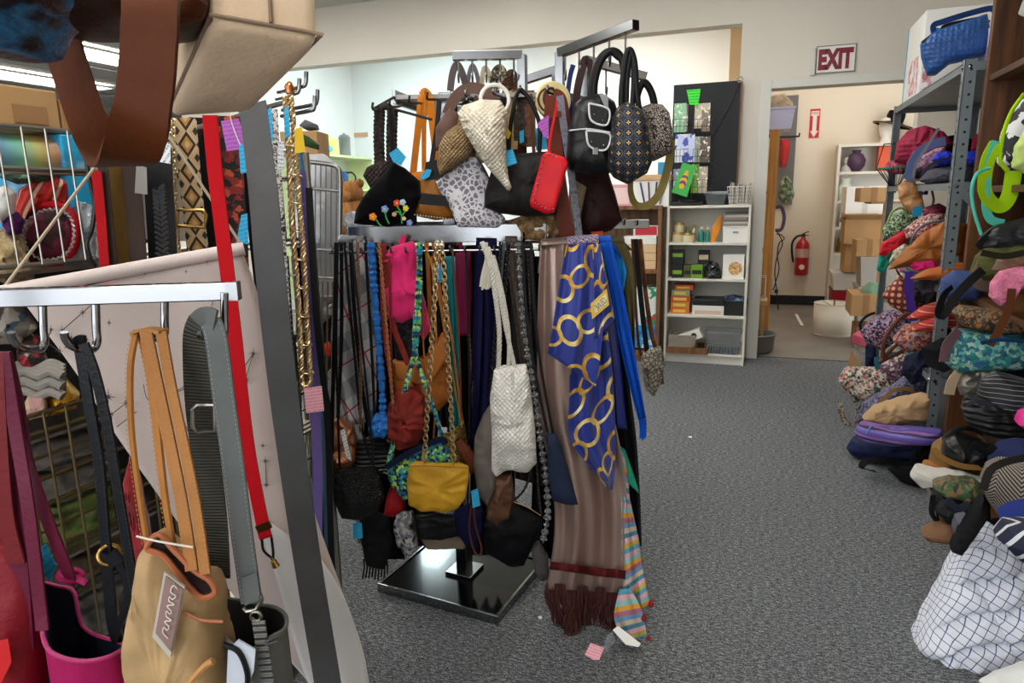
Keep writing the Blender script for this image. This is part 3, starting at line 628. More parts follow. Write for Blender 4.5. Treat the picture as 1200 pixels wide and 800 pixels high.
# black board standing behind the card rack, with hook and cord
P = [pY(x, y, 5.66) for x, y in ((790, 100), (867.5, 94), (863, 236), (785.5, 240))]; a, b = (P[0].x+P[3].x)/2, (P[1].x+P[2].x)/2; zt = (P[0].z+P[1].z)/2
t = T('display_board', 'tall black display board standing on the white bookcase', 'board', ((a+b)/2, 5.67, ZT))
MB().box2((a, 5.655, ZT), (b, 5.675, zt)).build('panel', mat('black_board', '#2b2c30', .8, var=(5, .1), coord='Object'), t, smooth=False, bevel=.002)
MB().box2((b, 5.653, ZT), (b+.012, 5.677, zt)).build('wood_edge', m_brownwood, t, smooth=False)
q = MB(); q.tube(pts_ := [pY(x, y, 5.65) for x, y in ((867, 95), (858, 118), (847, 138), (836, 158), (828, 168))], .004, 6); q.build('cord', m_bwire, t)
q = MB(); q.torus(pY(867, 93, 5.65), (0, 1, 0), .02, .004); q.build('hook', m_chrome, t)
# spinner rack of greeting cards
t = T('card_rack', 'black wire rack of greeting cards in front of the black board', 'rack', pY(811, 238, YF+.08)); q = MB()
P0 = pY(811, 236, YF+.09); q.tube([V((P0.x, P0.y, ZT+.03)), V((P0.x, P0.y, 2.0))], .008, 8); q.lathe([(0, 0), (.1, 0), (.1, .012), (0, .012)], (P0.x, P0.y, ZT+.031)); q.build('post', m_bwire, t)
CARDS = [(790, 121, 804, 155, '#8fc49a', 0), (814, 121, 832, 150, '#cdbfa4', 0), (791, 157, 814, 190, '#c4cdea', -.03), (820, 160, 832, 190, '#6b5a4a', -.03), (810, 192, 819, 226, '#7fae3a', 0), (819, 195, 829, 226, '#bfae98', -.02), (789, 198, 799, 226, '#9a9ab8', .01), (822, 129, 832, 154, '#8a7a66', -.04), (797, 122, 806, 154, '#c98a8a', .02), (813, 160, 821, 190, '#b8c0a8', .03)]
for k, (x0, y0, x1, y1, c, dy) in enumerate(CARDS):
    Y = YF+.05+dy; a, b, z0, z1 = rect(x0, y0, x1, y1, Y); mb = MB(); mb.box2((a, Y, z0), (b, Y+.004, z1))
    one(mb, 'greeting_card', ['tall green card in the top pocket of the card rack', 'beige card in the top pocket beside the green one', 'pale blue card in the middle pocket of the rack', 'dark brown card in the middle pocket of the rack', 'lime green card in the lowest pocket of the rack', 'taupe card in the lowest pocket, beside the lime card', 'lilac card behind the bumblebee card', 'brown photo card in front of the beige one', 'dusty pink card behind the tall green one', 'sage card tucked behind the pale blue one'][k], 'card',
        mat('card%d' % k, c, .5, coord='Object', pat=('noise', 25, [c, c, '#efece6'], 1) if k not in (2,) else ('cells', 22, ['#c4cdea', '#dfe4f4', '#4556a8', '#c4cdea'], .8)), smooth=False)
q = MB()
for x0, x1 in ((788, 806), (812, 834)):
    for yb in (155, 190, 226):
        a, b, z0, z1 = rect(x0, yb-22, x1, yb+1, YF+.0); Y0, Y1 = YF-.0, YF+.08
        for z in (z0, z0+.05, z0+.1): q.tube([V((a, Y1, z)), V((a, Y0, z)), V((b, Y0, z)), V((b, Y1, z))], .002, 5)
        for s in range(5): x = a+(b-a)*s/4; q.tube([V((x, Y0, z0)), V((x, Y0, z0+.1))], .0016, 5); q.tube([V((x, Y0, z0)), V((x, Y1, z0))], .0016, 5)
        q.build('wire_pocket', m_bwire, t); q = MB()
# bumblebee card
e = [pY(x, y, YF-.02) for x, y in ((800, 190), (815.5, 195), (805, 231), (787, 225))]; mb = MB(); mb.poly(e, (0, .006, 0)); bc = T('bee_card', 'green card with a yellow and purple striped bee, tilted', 'card', e[3]); mb.build('card', mat('bee_green', '#3fae4a', .5), bc, smooth=False)
ax = (e[0]-e[3]).normalized(); ay = V((0, -1, 0)).cross(ax); cc = (e[0]+e[1]+e[2]+e[3])/4
for k, (s, w, c) in enumerate(((.035, .034, '#e8b62a'), (.008, .05, '#7a3f7a'), (-.012, .054, '#e8b62a'), (-.032, .05, '#7a3f7a'), (-.05, .04, '#e8b62a'), (.058, .026, '#e8a23a'))):
    q = MB(); q.lathe([(0, 0), (w/2, 0), (w/2, .002), (0, .002)], cc+ax*s+V((0, -.001-.0005*k, 0)), (0, -1, 0), 16); q.build('stripe' if k < 5 else 'head', mat('bee_c'+c, c, .6), bc)
e = [pY(x, y, YF-.01) for x, y in ((804.5, 105.5), (821, 104), (820, 112), (818, 123), (808, 122.5), (806, 112))]; mb = MB(); mb.poly(e, (0, .003, 0)); one(mb, 'price_card', 'neon green price card at the top of the card rack', 'card', mat('neon_green', '#3fe03a', .6, pat=('scrawl', .02, '#3fe03a', '#1a6a20')), smooth=False)
# brown bookcase beside it
XB0, XB1, YB0 = -1.7, -.715, 5.36
zb = [pY(760, y, YB0).z for y in (316, 405)]
bookcase('brown_bookcase', 'brown wood bookcase beside the white one, behind the purse rack', XB0, XB1, YB0, 5.70, 1.2, [zb[0], .08], m_brownwood, .03)
m_cream = mat('cream_box', '#d8b88e', .6)
z = zb[0]
for k, hh in enumerate((.062, .062, .062, .062)):
    MB_ = MB(); MB_.box2((-1.02, YB0+.05, z), (-.76, YB0+.26, z+hh)); one(MB_, 'shoe_box', ['cream box at the bottom of the stack in the brown bookcase', 'cream box second in the stack in the brown bookcase', 'cream box third in the stack in the brown bookcase', 'white box on the stack of cream boxes'][k], 'box', m_cream if k < 3 else m_wbox, bevel=.003, smooth=False); z += hh+.002
printed('red_white_box', 'red and white box on the stack in the brown bookcase', (742, 272, 772, 284), YB0+.06, .18, z, m_wbox, mat('red_print', '#c4283a', .5), band=(.1, .95))
PACK = lambda z0: printed('green_white_pack', 'white pack with green and red print on lower brown shelf', (734, 333, 772, 378), YB0+.08, .15, z0, mat('pack_white', rough=.5, coord='Object', pat=('noise', 9, ['#e8ece8', '#dfe8e4', '#e8ece8', '#2f9f6a', '#c8343a'], 1)), None)
d2 = printed('blue_pack', 'blue wrapped pack under the green and white pack', (732, 376, 772, 402), YB0+.06, .18, .1, mat('pack_blue', rough=.4, coord='Object', pat=('noise', 10, ['#1f6fb8', '#3f9ad8', '#cfe4f0'], 1)), None); PACK(d2+.002)
# things on top of the brown bookcase
t = T('peg_display', 'white display carton with a pale wooden rim on the brown bookcase', 'box', (-.85, YB0+.1, 1.218)); a, b, c, d = rect(741, 208, 784, 241, YB0+.05)
MB().box2((a, YB0+.05, 1.218), (b, YB0+.2, 1.218+.2)).build('carton', m_wbox, t, smooth=False); MB().box2((a-.01, YB0+.04, 1.418), (b+.01, YB0+.21, 1.46)).build('rim', mat('pale_wood', '#d0a878', .6), t, smooth=False, bevel=.003)
MB().box2((b-.09, YB0+.06, 1.461), (b-.03, YB0+.12, 1.55)).build('blue_carton', mat('blue_carton', '#2f8fc0', .5), t, smooth=False)
for k in range(4): MB().box((a+.08+k*.05, YB0+.045, 1.32), (.012, .01, .17), M=Matrix.Rotation(.15*(k-1.5), 3, 'Y')).build('pen', mat('pen%d' % k, ['#3a3f6a', '#54345a', '#2c2c30', '#7a7d84'][k], .4), t, smooth=False)
printed('pink_picture', 'pink picture frame on top of the brown bookcase', (716, 213, 739, 240), YB0+.06, .03, 1.218, mat('pink_frame', '#d89aa0', .5), mat('pink_pic', '#e8c8c4', .5), 'frame', (.15, .85))
# ---------------- back room: pale green shelf with crockery
m_pgreen = mat('pale_green_paint', '#d6e2b2', .5)
A = pX(372, 176, -5.1); Bq = pX(437, 187, -5.1); y0, y1 = A.y-.6, min(Bq.y, YB-.02); zt = (A.z+Bq.z)/2
t = T('green_shelf', 'pale green painted shelf unit in the far white corner', 'shelf', (-5.3, (y0+y1)/2, 0))
for z in (zt, zt-.42, zt-.85, .1): MB().box2((-5.48, y0, z-.03), (-5.1, y1, z)).build('shelf', m_pgreen, t, smooth=False)
for y in (y0, y1-.03): MB().box2((-5.48, y, 0), (-5.1, y+.03, zt-.03)).build('side_panel', m_pgreen, t, smooth=False)
def xat(x, y, X=-5.25): return pX(x, y, X)
p = xat(388, 176); r = .12; c_ = V((-5.28, p.y, zt)); t = T('yellow_pot', 'yellow enamel pot with blue flower on the green shelf', 'pot', c_)
MB().lathe([(0, 0), (r*.95, 0), (r, .02), (r, .17), (r*1.04, .18), (r*.9, .2), (r*.4, .215), (0, .22)], c_).build('body', mat('yellow_enamel', '#e6e08a', .3, coat=.3), t); MB().lathe([(0, 0), (.03, .0), (.025, .03), (0, .035)], c_+V((0, 0, .22))).build('lid_knob', m_pgreen, t)
MB().lathe([(0, 0), (.035, 0), (.03, .004), (0, .005)], c_+V((.08, -.09, .07)), (.66, -.75, 0), 12).build('flower_print', mat('blue_flower', '#58b4d0', .5), t)
p = xat(402, 178); c_ = V((-5.25, p.y+.05, zt)); t = T('metal_canister', 'grey metal canister with a domed lid beside the yellow pot', 'canister', c_)
MB().lathe([(0, 0), (.075, 0), (.075, .22), (.08, .225), (.08, .24), (0, .24)], c_).build('body', mat('brushed_tin', '#9aa2a8', .35, metal=.8), t); MB().lathe([(.078, 0), (.06, .03), (.02, .045), (.015, .06), (0, .062)], c_+V((0, 0, .24))).build('lid', mat('brushed_tin'), t)
z2 = zt-.42; p = xat(398, 214); c_ = V((-5.22, p.y, z2)); t = T('blue_jug', 'dark blue enamel jug with a black handle on the green shelf', 'jug', c_)
MB().lathe([(0, 0), (.085, 0), (.09, .02), (.085, .2), (.09, .22), (.085, .22), (.08, .2), (0, .2)], c_).build('body', mat('blue_enamel', '#24588a', .25, coat=.4), t)
e1 = R0; MB().tube(cr([c_+e1*.085+UP*.2, c_+e1*.15+UP*.2, c_+e1*.19+UP*.13, c_+e1*.15+UP*.05], 14), .011, 8).build('handle', m_bwire, t)
a = pY(422, 158, YB-.01); mb = MB(); mb.box2((a.x-.12, YB-.012, a.z-.03), (a.x+.12, YB, a.z+.03)); t = one(mb, 'wall_plate', 'small tan paper strip stuck on the far white wall', 'label', mat('tan_strip', '#c8a080', .7, coord='Object'), smooth=False)
# beige storage carton behind the purse rack in the back room
printed('grey_carton', 'large grey carton with red lettering on a table behind the orange tote', (466, 168, 512, 214), 6.6, .5, 1.2, mat('grey_carton', '#9aa0a0', .7), mat('red_letters', rough=.6, coord='Object', pat=('cells', 14, ['#9aa0a0', '#9aa0a0', '#b06a60'], .6)), band=(.3, .5))
t = T('work_table', 'plain white work table behind the purse rack in the back room', 'table', (-2.9, 6.8, 0)); MB().box2((-3.9, 6.4, 1.16), (-1.9, 7.2, 1.2)).build('tabletop', m_whitelam, t, smooth=False)
for x in (-3.85, -1.95):
    for y in (6.45, 7.15): MB().box((x, y, .58), (.05, .05, 1.16)).build('leg', m_whitelam, t, smooth=False)
# ================================================================ seen through the doorway
t = T('pine_cabinet', 'tall orange pine cabinet just inside the doorway', 'cabinet', (0, 6.5, 0))
MB().box2((-.2, 6.3, 0), (-.185, 6.75, 1.8)).build('side_panel', m_orangewood, t, smooth=False); MB().box2((.03, 6.3, 0.05), (.105, 6.75, 1.82)).build('side_panel', m_orangewood, t, smooth=False, bevel=.004)
for z in (.3, .8, 1.3, 1.79): MB().box2((-.185, 6.31, z), (.03, 6.75, z+.02)).build('shelf', m_orangewood, t, smooth=False)
a, b, c, d = rect(900, 128, 928, 152, 6.35); mb = MB(); t = T('blue_white_bin', 'pale lilac plastic bin on top of the pine cabinet', 'bin', (.06, 6.45, 1.825)); q = MB()
bx = lambda s, z: [V((-.06-s, 6.33-s, z)), V((.19+s, 6.33-s, z)), V((.19+s, 6.6+s, z)), V((-.06-s, 6.6+s, z))]
q.grid([bx(0, 1.825), bx(.02, 1.98), bx(.028, 1.985), bx(.028, 2.0)], closed=True); q.f.append([0, 3, 2, 1]); q.build('body', mat('lilac_plastic', '#c5c4e4', .4), t, smooth=False, solid=.003)
mb = MB(); mb.pillow([(901, 130), (905, 112), (918, 110), (927, 122), (927, 132)], D=6.1, th=.2, wr=.02, fr=12, p=2.2); one(mb, 'bundled_cloth', 'beige bundled cloth heaped in the lilac bin', 'cloth', mat('beige_bundle', '#b8a48c', .9, var=(12, .3)))
t = T('coat_rack', 'grey hanging panel on the corridor wall behind the pine cabinet', 'rack', pY(921, 240, 8.6)); a, b, c, d = rect(912, 112, 932, 240, 8.66)
MB().box2((a, 8.66, c), (b, 8.7, d)).build('panel', mat('grey_panel', '#6e6c6a', .7), t, smooth=False)
q = MB(); q.tube([V((a, 8.62, d-.45)), V((b+.03, 8.62, d-.45))], .01, 8); q.tube([V((b+.03, 8.62, d-.45)), V((b+.03, 8.58, d-.42))], .008, 8); q.build('rail', m_bwire, t)
mb = MB(); mb.pillow([(915, 163), (925, 163), (925, 178), (920, 195), (915, 197)], D=7.98, th=.08, wr=.01, fr=14); one(mb, 'red_garment', 'red cloth hanging from the rail behind the pine cabinet', 'cloth', mat('red_cloth', '#b02428', .7))
mb = MB(); mb.pillow([(914, 215), (921, 205), (928, 214), (929, 232), (918, 239), (913, 232)], D=7.7, th=.1, wr=.03, fr=25); one(mb, 'green_wreath', 'grey-green bundle hanging below the red cloth', 'wreath', mat('green_bundle', rough=.8, pat=('noise', 25, ['#3a4a34', '#7a8a6a', '#a8b098'])))
q = MB(); q.tube(pts([(909, 243), (916, 243), (919, 255), (916, 268), (909, 270)], 7.75, 24), .02, 8); one(q, 'hose_loop', 'purple-grey loop of hose hanging on the corridor wall', 'hose', mat('purple_hose', '#4a4058', .5))
q = MB(); q.tube(pts([(909, 274), (915, 275), (919, 280), (913, 285), (911, 300), (913, 315), (909, 330), (906, 340)], 7.76, 40), .006, 6); q.tube(pts([(911, 272), (917, 285), (911, 300), (908, 318), (910, 340), (914, 380), (918, 385)], 7.74, 40), .006, 6); one(q, 'extension_leads', 'grey power cords dangling down the corridor wall', 'cord', m_bwire)
a = pY(909, 335, 8.7); t = T('power_strip', 'white wall power strip with a black plug in the corridor', 'outlet', a); MB().box((a.x, 8.715, a.z), (.08, .04, .22)).build('body', m_wbox, t, smooth=False, bevel=.004); MB().box((a.x+.01, 8.685, a.z-.06), (.04, .03, .04)).build('plug', m_blk, t, smooth=False, bevel=.003)
# fire extinguisher
c_ = V((.465, YB-.09, pY(940, 322, YB-.09).z)); zt = pY(940, 272, YB-.09).z; h = zt-c_.z; r = .075; t = T('fire_extinguisher', 'red fire extinguisher mounted on the cream corridor wall', 'extinguisher', c_); m_red = mat('extinguisher_red', '#b41420', .3, coat=.4)
MB().lathe([(0, 0), (r*.9, 0), (r, .015), (r, h*.66), (r*.92, h*.74), (r*.5, h*.82), (r*.32, h*.85), (r*.32, h*.9), (0, h*.9)], c_, n=24).build('cylinder', m_red, t)
MB().lathe([(r+.001, h*.42), (r+.0015, h*.62)], c_, n=24).build('paper_label', mat('ext_label', '#c9a8a0', .6), t)
MB().lathe([(0, 0), (.03, 0), (.03, .002), (0, .002)], c_+V((0, -r-.001, h*.2)), (0, -1, 0), 16).build('round_sticker', mat('ext_sticker', '#e8d8d0', .6), t)
q = MB(); q.box(c_+V((0, 0, h*.93)), (.04, .04, h*.07)); q.bar(c_+V((0, -.01, h*.97)), c_+V((.05, -.05, h*1.02)), .02, .008); q.bar(c_+V((0, -.01, h*.94)), c_+V((.05, -.05, h*.93)), .02, .008); q.build('valve_handle', m_blk, t, smooth=False)
q = MB(); q.tube(cr([c_+V((-.01, -.01, h*.93)), c_+V((-.07, -.01, h*.9)), c_+V((-.115, 0, h*.75)), c_+V((-.11, 0, h*.5)), c_+V((-.09, 0, h*.3))], 24), .012, 8); q.build('hose', m_blk, t)
MB().box(c_+V((0, r+.006, h*.5)), (.06, .012, .2)).build('wall_bracket', m_bwire, t, smooth=False)
# lamp shade lying upright on the floor
c_ = V((.68, 6.95, 0.)); t = T('drum_lampshade', 'white drum lampshade standing on the corridor floor', 'lampshade', c_); r = .178; h = .29
MB().lathe([(r*.97, 0), (r*.97, h)], c_, n=36).build('fabric_drum', mat('lampshade_fabric', '#e9e2d0', .8), t, solid=.004)
for z in (.005, h): MB().torus(c_+UP*z, UP, r*.97, .005, 36).build('rim_tape', mat('lampshade_rim', '#d8cfb8', .7), t)
q = MB(); q.torus(c_+UP*(h-.03), UP, .03, .004, 16)
for k in range(3): a = k*2.094; q.tube([c_+V((.03*math.cos(a), .03*math.sin(a), h-.03)), c_+V((r*.96*math.cos(a), r*.96*math.sin(a), h-.004))], .0035, 6)
q.tube([c_+UP*(h-.03), c_+UP*(h+.03)], .01, 8); q.build('spider_fitting', m_gold, t)
# round grey bin, stool, basket at the foot of the pillar
c_ = V((-.02, 6.02, 0)); t = T('grey_tub', 'round grey plastic tub on the floor beside the pillar', 'tub', c_); MB().lathe([(0, .0), (.15, 0), (.17, .02), (.175, .13), (.185, .14), (.185, .155), (.165, .155), (.155, .03), (0, .03)], c_, n=28).build('body', mat('grey_tub', '#6f6d69', .6), t)
MB().torus(c_+UP*.15, UP, .18, .008, 28).build('rim', mat('grey_tub'), t)
c_ = V((-.03, 6.12, .16)); t = T('wooden_stool', 'small wooden stool in the corridor behind the pillar', 'stool', V((-.03, 6.12, 0)))
MB().box((-.04, 6.12, .41), (.24, .2, .04)).build('seat', mat('pale_stool', '#b08a5a', .6), t, smooth=False, bevel=.005)
for x in (-.13, .05):
    for y in (6.04, 6.2): MB().box((x, y, .195), (.03, .03, .39)).build('leg', mat('pale_stool'), t, smooth=False)
q = MB(); a, b, z0, z1 = -.1, .06, .44, .62
for z in (z0, z1): q.tube([V((a, 6.06, z)), V((b, 6.06, z)), V((b, 6.2, z)), V((a, 6.2, z))], .004, 6, closed=True)
for x in (a, b):
    for y in (6.06, 6.2): q.tube([V((x, y, z0)), V((x, y, z1))], .004, 6)
one(q, 'wire_holder', 'open white wire holder standing on the stool', 'holder', mat('white_wire'))
q = MB(); q.lathe([(0, 0), (.03, .008), (.045, .03), (.05, .05), (.045, .07), (.03, .09), (0, .1)], (-.035, 6.12, .446), n=20); one(q, 'white_ball', 'smooth white ball inside the wire holder', 'ball', m_wbox)
# far white shelving against the rear wall
zf = [pY(1000, y, 8.44).z for y in (201, 235, 266, 297)]
X0 = .745; bookcase('white_shelving', 'tall white shelving unit against the rear corridor wall', X0, 1.75, 8.44, 8.72, 1.78, zf+[.3], m_whitelam, .03)
m_pur = mat('purple_plastic', '#4c3550', .4)
def fig(name, label, cat, x, y, prof, zb_, m_, Y=8.52, sc=1.):
    p = pY(x, y, Y); q = MB(); q.lathe([(r*sc, h*sc) for r, h in prof], (p.x, Y, zb_), n=16); return one(q, name, label, cat, m_)
fig('purple_vase', 'round dark purple vase on the top white shelf', 'vase', 1003, 190, [(0, 0), (.05, 0), (.09, .06), (.1, .12), (.07, .18), (.04, .2), (.05, .23), (0, .23)], zf[0], m_pur)
fig('grey_figurine', 'pale grey figurine beside the purple vase', 'figurine', 992, 196, [(0, 0), (.06, 0), (.05, .05), (.02, .08), (.04, .11), (.03, .15), (0, .16)], zf[0], mat('pale_ceramic', '#b8b4ac', .4))
fig('white_pitcher', 'white ceramic jar on the second shelf of the white shelving', 'jar', 990, 225, [(0, 0), (.06, 0), (.08, .06), (.075, .15), (.05, .19), (.06, .24), (0, .24)], zf[1], mat('pale_celadon', '#d4dcd0', .3))
printed('purple_white_box', 'small white box with purple print on the third shelf', (984, 247, 992, 265), 8.5, .15, zf[2], m_wbox, m_pur)
mb = MB(); mb.pillow([(983, 297), (983, 282), (990, 273), (998, 276), (1000, 297)], o=V((.88, 8.6, zf[3]+.12)), th=.2, wr=.02); one(mb, 'mustard_cushion', 'mustard cushion on the fourth shelf of the white shelving', 'cushion', mat('mustard_cloth', '#a87a34', .8))
m_oj = mat('orange_red', '#e05a30', .5); printed('orange_box', 'orange-red box beside the purple vase on the top white shelf', (1029, 172, 1043, 201), 8.48, .15, zf[0], m_oj, None)
# stacked cartons and bins beside the doorway
def carton(label, r, Y, dep, z0, m_=m_card, open_=False, name='cardboard_box', m2=None):
    a, b, c, d = rect(*r, Y); d += z0-c; c = z0; t = T(name, label, 'box', ((a+b)/2, Y+dep/2, c)); e = .005
    if not open_:
        MB().box2((a, Y, c), (b, Y+dep, d)).build('body', m_, t, smooth=False, bevel=.003); MB().box2(((a+b)/2-.025, Y-.001, c+(d-c)*.0), ((a+b)/2+.025, Y+dep+.001, d+.001)).build('packing_tape', m2 or m_card2, t, smooth=False)
    else:
        for q in (((a, Y), (b, Y+e)), ((a, Y+dep-e), (b, Y+dep)), ((a, Y+e), (a+e, Y+dep-e)), ((b-e, Y+e), (b, Y+dep-e))): MB().box2((*q[0], c), (*q[1], d)).build('side', m_, t, smooth=False)
        MB().box2((a+e, Y+e, c), (b-e, Y+dep-e, c+e)).build('bottom', m_card2, t, smooth=False)
        for s, y in ((-1, Y), (1, Y+dep)): MB().bar((( a+b)/2, y, d), ((a+b)/2, y+s*.1, d+.05), b-a, e).build('flap', m_, t, smooth=False)
    return d
z = 0.
q = bin_('red plastic bin with a white lid on the corridor floor', .73, 1.05, 7.75, 8.15, 0, .30, mat('red_bin', '#a81c2c', .35), None); MB().box2((.86, 7.735, .08), (.92, 7.75, .24)).build('grey_handle', mat('grey_plastic'), q, smooth=False)
bin_('translucent white tub stacked on the red bin', .72, 1.06, 7.74, 8.16, .31, .47, mat('milky_plastic', '#d4d0c8', .3), mat('milky_plastic'))
bin_('tall grey storage bin under the cardboard boxes', .88, 1.2, 7.0, 7.4, 0, .42, mat('grey_bin', '#a39d94', .45), mat('grey_bin'))
bin_('grey storage bin stacked on another grey bin', .88, 1.2, 7.01, 7.4, .445, .70, mat('grey_bin'), mat('grey_bin'))
d = carton('small cardboard box on top of the grey bins', (1003, 289, 1034, 308), 7.0, .35, .722)
d = carton('brown carton standing on the white shelving side', (990, 282, 1012, 316), 7.7, .4, .50, m_card)
d = carton('open brown carton below the big white box', (990, 254, 1036, 283), 7.6, .4, d+.002, m_card, True)
d = carton('large white carton on top of the brown cartons', (991, 222, 1037, 254), 7.6, .42, d+.055, m_wbox, m2=mat('white_tape', '#cfccc4', .5))
t = T('support_rack', 'slim wooden post rack carrying a carton beside the steel shelf', 'rack', (1.12, 6.6, 0))
for x in (1.0, 1.28): MB().box((x, 6.75, .6), (.03, .03, 1.2)).build('post', m_card2, t, smooth=False)
MB().box2((.86, 6.55, 1.2), (1.3, 6.95, 1.215)).build('board', m_card2, t, smooth=False)
carton('flat cardboard box jutting out above the white carton', (1008, 224, 1040, 241), 6.55, .38, 1.216)
carton('shallow cardboard box below the green bundle', (997, 350, 1032, 375), 6.3, .4, .28)
carton('small upright carton under the shallow cardboard box', (1003, 375, 1030, 400), 6.35, .3, 0., m_card2)
mb = MB(); mb.pillow([(1010, 352), (1013, 340), (1022, 330), (1034, 332), (1036, 354)], o=V((.95, 6.5, .56)), th=.25, wr=.02, fr=10); one(mb, 'green_plastic_sack', 'sea-green plastic sack on the shallow cardboard box', 'sack', mat('green_plastic', '#6fa088', .3, coat=.2))
bin_('clear plastic bin holding a pink cloth beside the steel shelf', .72, 1.0, 5.35, 5.66, 0, .17, m_clear)
mb = MB(); mb.pillow([(1002, 392), (1010, 388), (1022, 392), (1022, 404), (1003, 404)], o=V((.85, 5.5, .12)), th=.2, wr=.012); one(mb, 'pink_cloth', 'pink cloth folded in the clear plastic bin', 'cloth', mat('rose_cloth', '#b04a60', .8))
e = [fl(993, 432), fl(1010, 432), V((0, 0, 0))]; mb = MB(); mb.poly([pY(993, 432, fl(1000, 432).y), pY(1011, 432, fl(1000, 432).y), pY(998, 409, fl(1000, 432).y)], (0, .006, 0)); one(mb, 'cardboard_flap', 'loose triangular cardboard flap leaning against the clear bin', 'cardboard', m_card, smooth=False)
# litter on the corridor floor
q = MB(); q.ribbon(cr([fl(933, 368), fl(936, 374), fl(940, 381)], 10), .03, .004, UP); one(q, 'paper_scrap', 'torn white paper strip on the corridor floor', 'scrap', m_paper)
# ================================================================ steel shelving along the right-hand wall
m_steel = mat('grey_steel', '#7c8488', .45, metal=.35, var=(9, .08), coord='Object')
m_steeld = mat('dark_steel', '#3c4042', .5, metal=.3)
SX0, SX1, SY0, SY1 = .76, 1.22, 3.47, 5.14
t = T('steel_shelving', 'grey bolted steel shelving unit heaped with bags beside the doorway', 'shelf', ((SX0+SX1)/2, (SY0+SY1)/2, 0))
for x, sx in ((SX0, 1), (SX1, -1)):
    for y, sy in ((SY0, 1), (SY1, -1)):
        q = MB(); q.box2((x, y, 0), (x+sx*.045, y+sy*.003, 1.83)); q.box2((x, y, 0), (x+sx*.003, y+sy*.045, 1.83)); po = q.build('post', m_steel, t, smooth=False)
        h = MB()
        for k in range(36):
            z = .04+k*.05; h.lathe([(0, 0), (.006, 0), (.006, .0006), (0, .0006)], (x+sx*.026, y-sy*.0002, z), (0, -sy, 0), 8); h.lathe([(0, 0), (.006, 0), (.006, .0006), (0, .0006)], (x-sx*.0002, y+sy*.026, z), (-sx, 0, 0), 8)
        h.build('bolt_holes', m_black, po, kind='stuff')
SZ = [1.82, 1.335, .885, .47, .09]
for z in SZ:
    s_ = MB().box2((SX0+.004, SY0+.004, z-.004), (SX1-.004, SY1-.004, z)).build('shelf', m_steel, t, smooth=False)
    for a, b in (((SX0+.004, SY0+.004), (SX0+.007, SY1-.004)), ((SX1-.007, SY0+.004), (SX1-.004, SY1-.004)), ((SX0+.004, SY0+.004), (SX1-.004, SY0+.007)), ((SX0+.004, SY1-.007), (SX1-.004, SY1-.004))):
        MB().box2((*a, z-.035), (*b, z)).build('shelf_lip', m_steel, s_, smooth=False)
for z in SZ[:4]:
    for y in (SY0+.026, SY1-.026): q = MB(); q.lathe([(0, 0), (.009, 0), (.007, .005), (0, .006)], (SX0, y, z-.018), (-1, 0, 0), 10); q.lathe([(0, 0), (.009, 0), (.007, .005), (0, .006)], (SX0+.02, SY0, z-.018), (0, -1, 0), 10); q.build('bolt', m_chrome, t, kind='stuff') if y < 4 else None
q = MB(); q.bar((SX0+.02, SY0+.008, SZ[1]-.02), (SX0+.24, SY0+.008, SZ[1]-.24), .003, .035); q.build('brace', m_steel, t, smooth=False)
# ================================================================ wooden bookcase next to it
m_dwood = mat('dark_stained_wood', rough=.45, coord='Object', pat=('wood', (34, 34, 2.2), '#3a2110', '#5c381b', '#744a26'))
m_dwood_h = mat('dark_stained_wood_flat', rough=.45, coord='Object', pat=('wood', (34, 2.2, 34), '#3a2110', '#5c381b', '#744a26'))
WX0, WX1, WY0, WY1 = .83, 1.36, 1.7, 3.45
t = T('wooden_bookcase', 'dark stained wooden bookcase stuffed with bags next to the steel shelving', 'bookcase', ((WX0+WX1)/2, (WY0+WY1)/2, 0))
MB().box2((WX0, WY1-.035, 0), (WX1, WY1, 2.3)).build('side_panel', m_dwood, t, smooth=False, bevel=.003); MB().box2((WX0, WY0, 0), (WX1, WY0+.035, 2.3)).build('side_panel', m_dwood, t, smooth=False, bevel=.003)
MB().box2((WX1-.01, WY0+.035, 0), (WX1, WY1-.035, 2.3)).build('back_panel', m_dwood, t, smooth=False)
WZ = [2.27, 1.755, 1.315, .87, .50, .10]
for z in WZ: MB().box2((WX0+.01, WY0+.036, z-.025), (WX1-.01, WY1-.036, z)).build('shelf', m_dwood_h, t, smooth=False, bevel=.002)
# ================================================================ soft goods
def cloth(name, c, rough=.8, **k): return mat(name, c, rough, **({'bump': ('noise', 180, .25), 'spec': .2} | k))
def leather(name, c, rough=.42, **k): return mat(name, c, min(.9, rough*1.15), **({'bump': ('noise', 140, .2), 'var': (12, .12), 'spec': .25} | k))
def dk(c, f=.86): return '#'+''.join('%02x' % int(int(c[i:i+2], 16)*f) for i in (1, 3, 5))
def print_(name, sc, cols, w=.8, rough=.75): return mat(name, rough=rough, pat=('cells', sc*2.3, [dk(c) for c in cols], w), bump=('noise', 160, .2))
def soft(name, label, cat, outline, X, th, m_, turn=-40, tilt=0, wr=.014, fr=9, p=2.6, seed=None, group=None, sag=.1, D=None, strap=None, **k):
    cx = sum(q[0] for q in outline)/len(outline); cy = sum(q[1] for q in outline)/len(outline)
    if D is None: D = DX(cx, cy, X)
    mb = MB(); mb.pillow(outline, D=D, th=th, turn=turn, tilt=tilt, wr=wr, fr=fr, p=p, seed=seed if seed is not None else len(ORG), sag=sag, **({'rounds': 1, 'N': 64} | k))
    if not strap: return one(mb, name, label, cat, m_, group)
    b = mb.base(); t = T(name, label, cat, b, group); mb.build('body', m_, t)
    for s in strap: add_strap(t, *s[:3], D, **(s[3] if len(s) > 3 else {}))
    return t
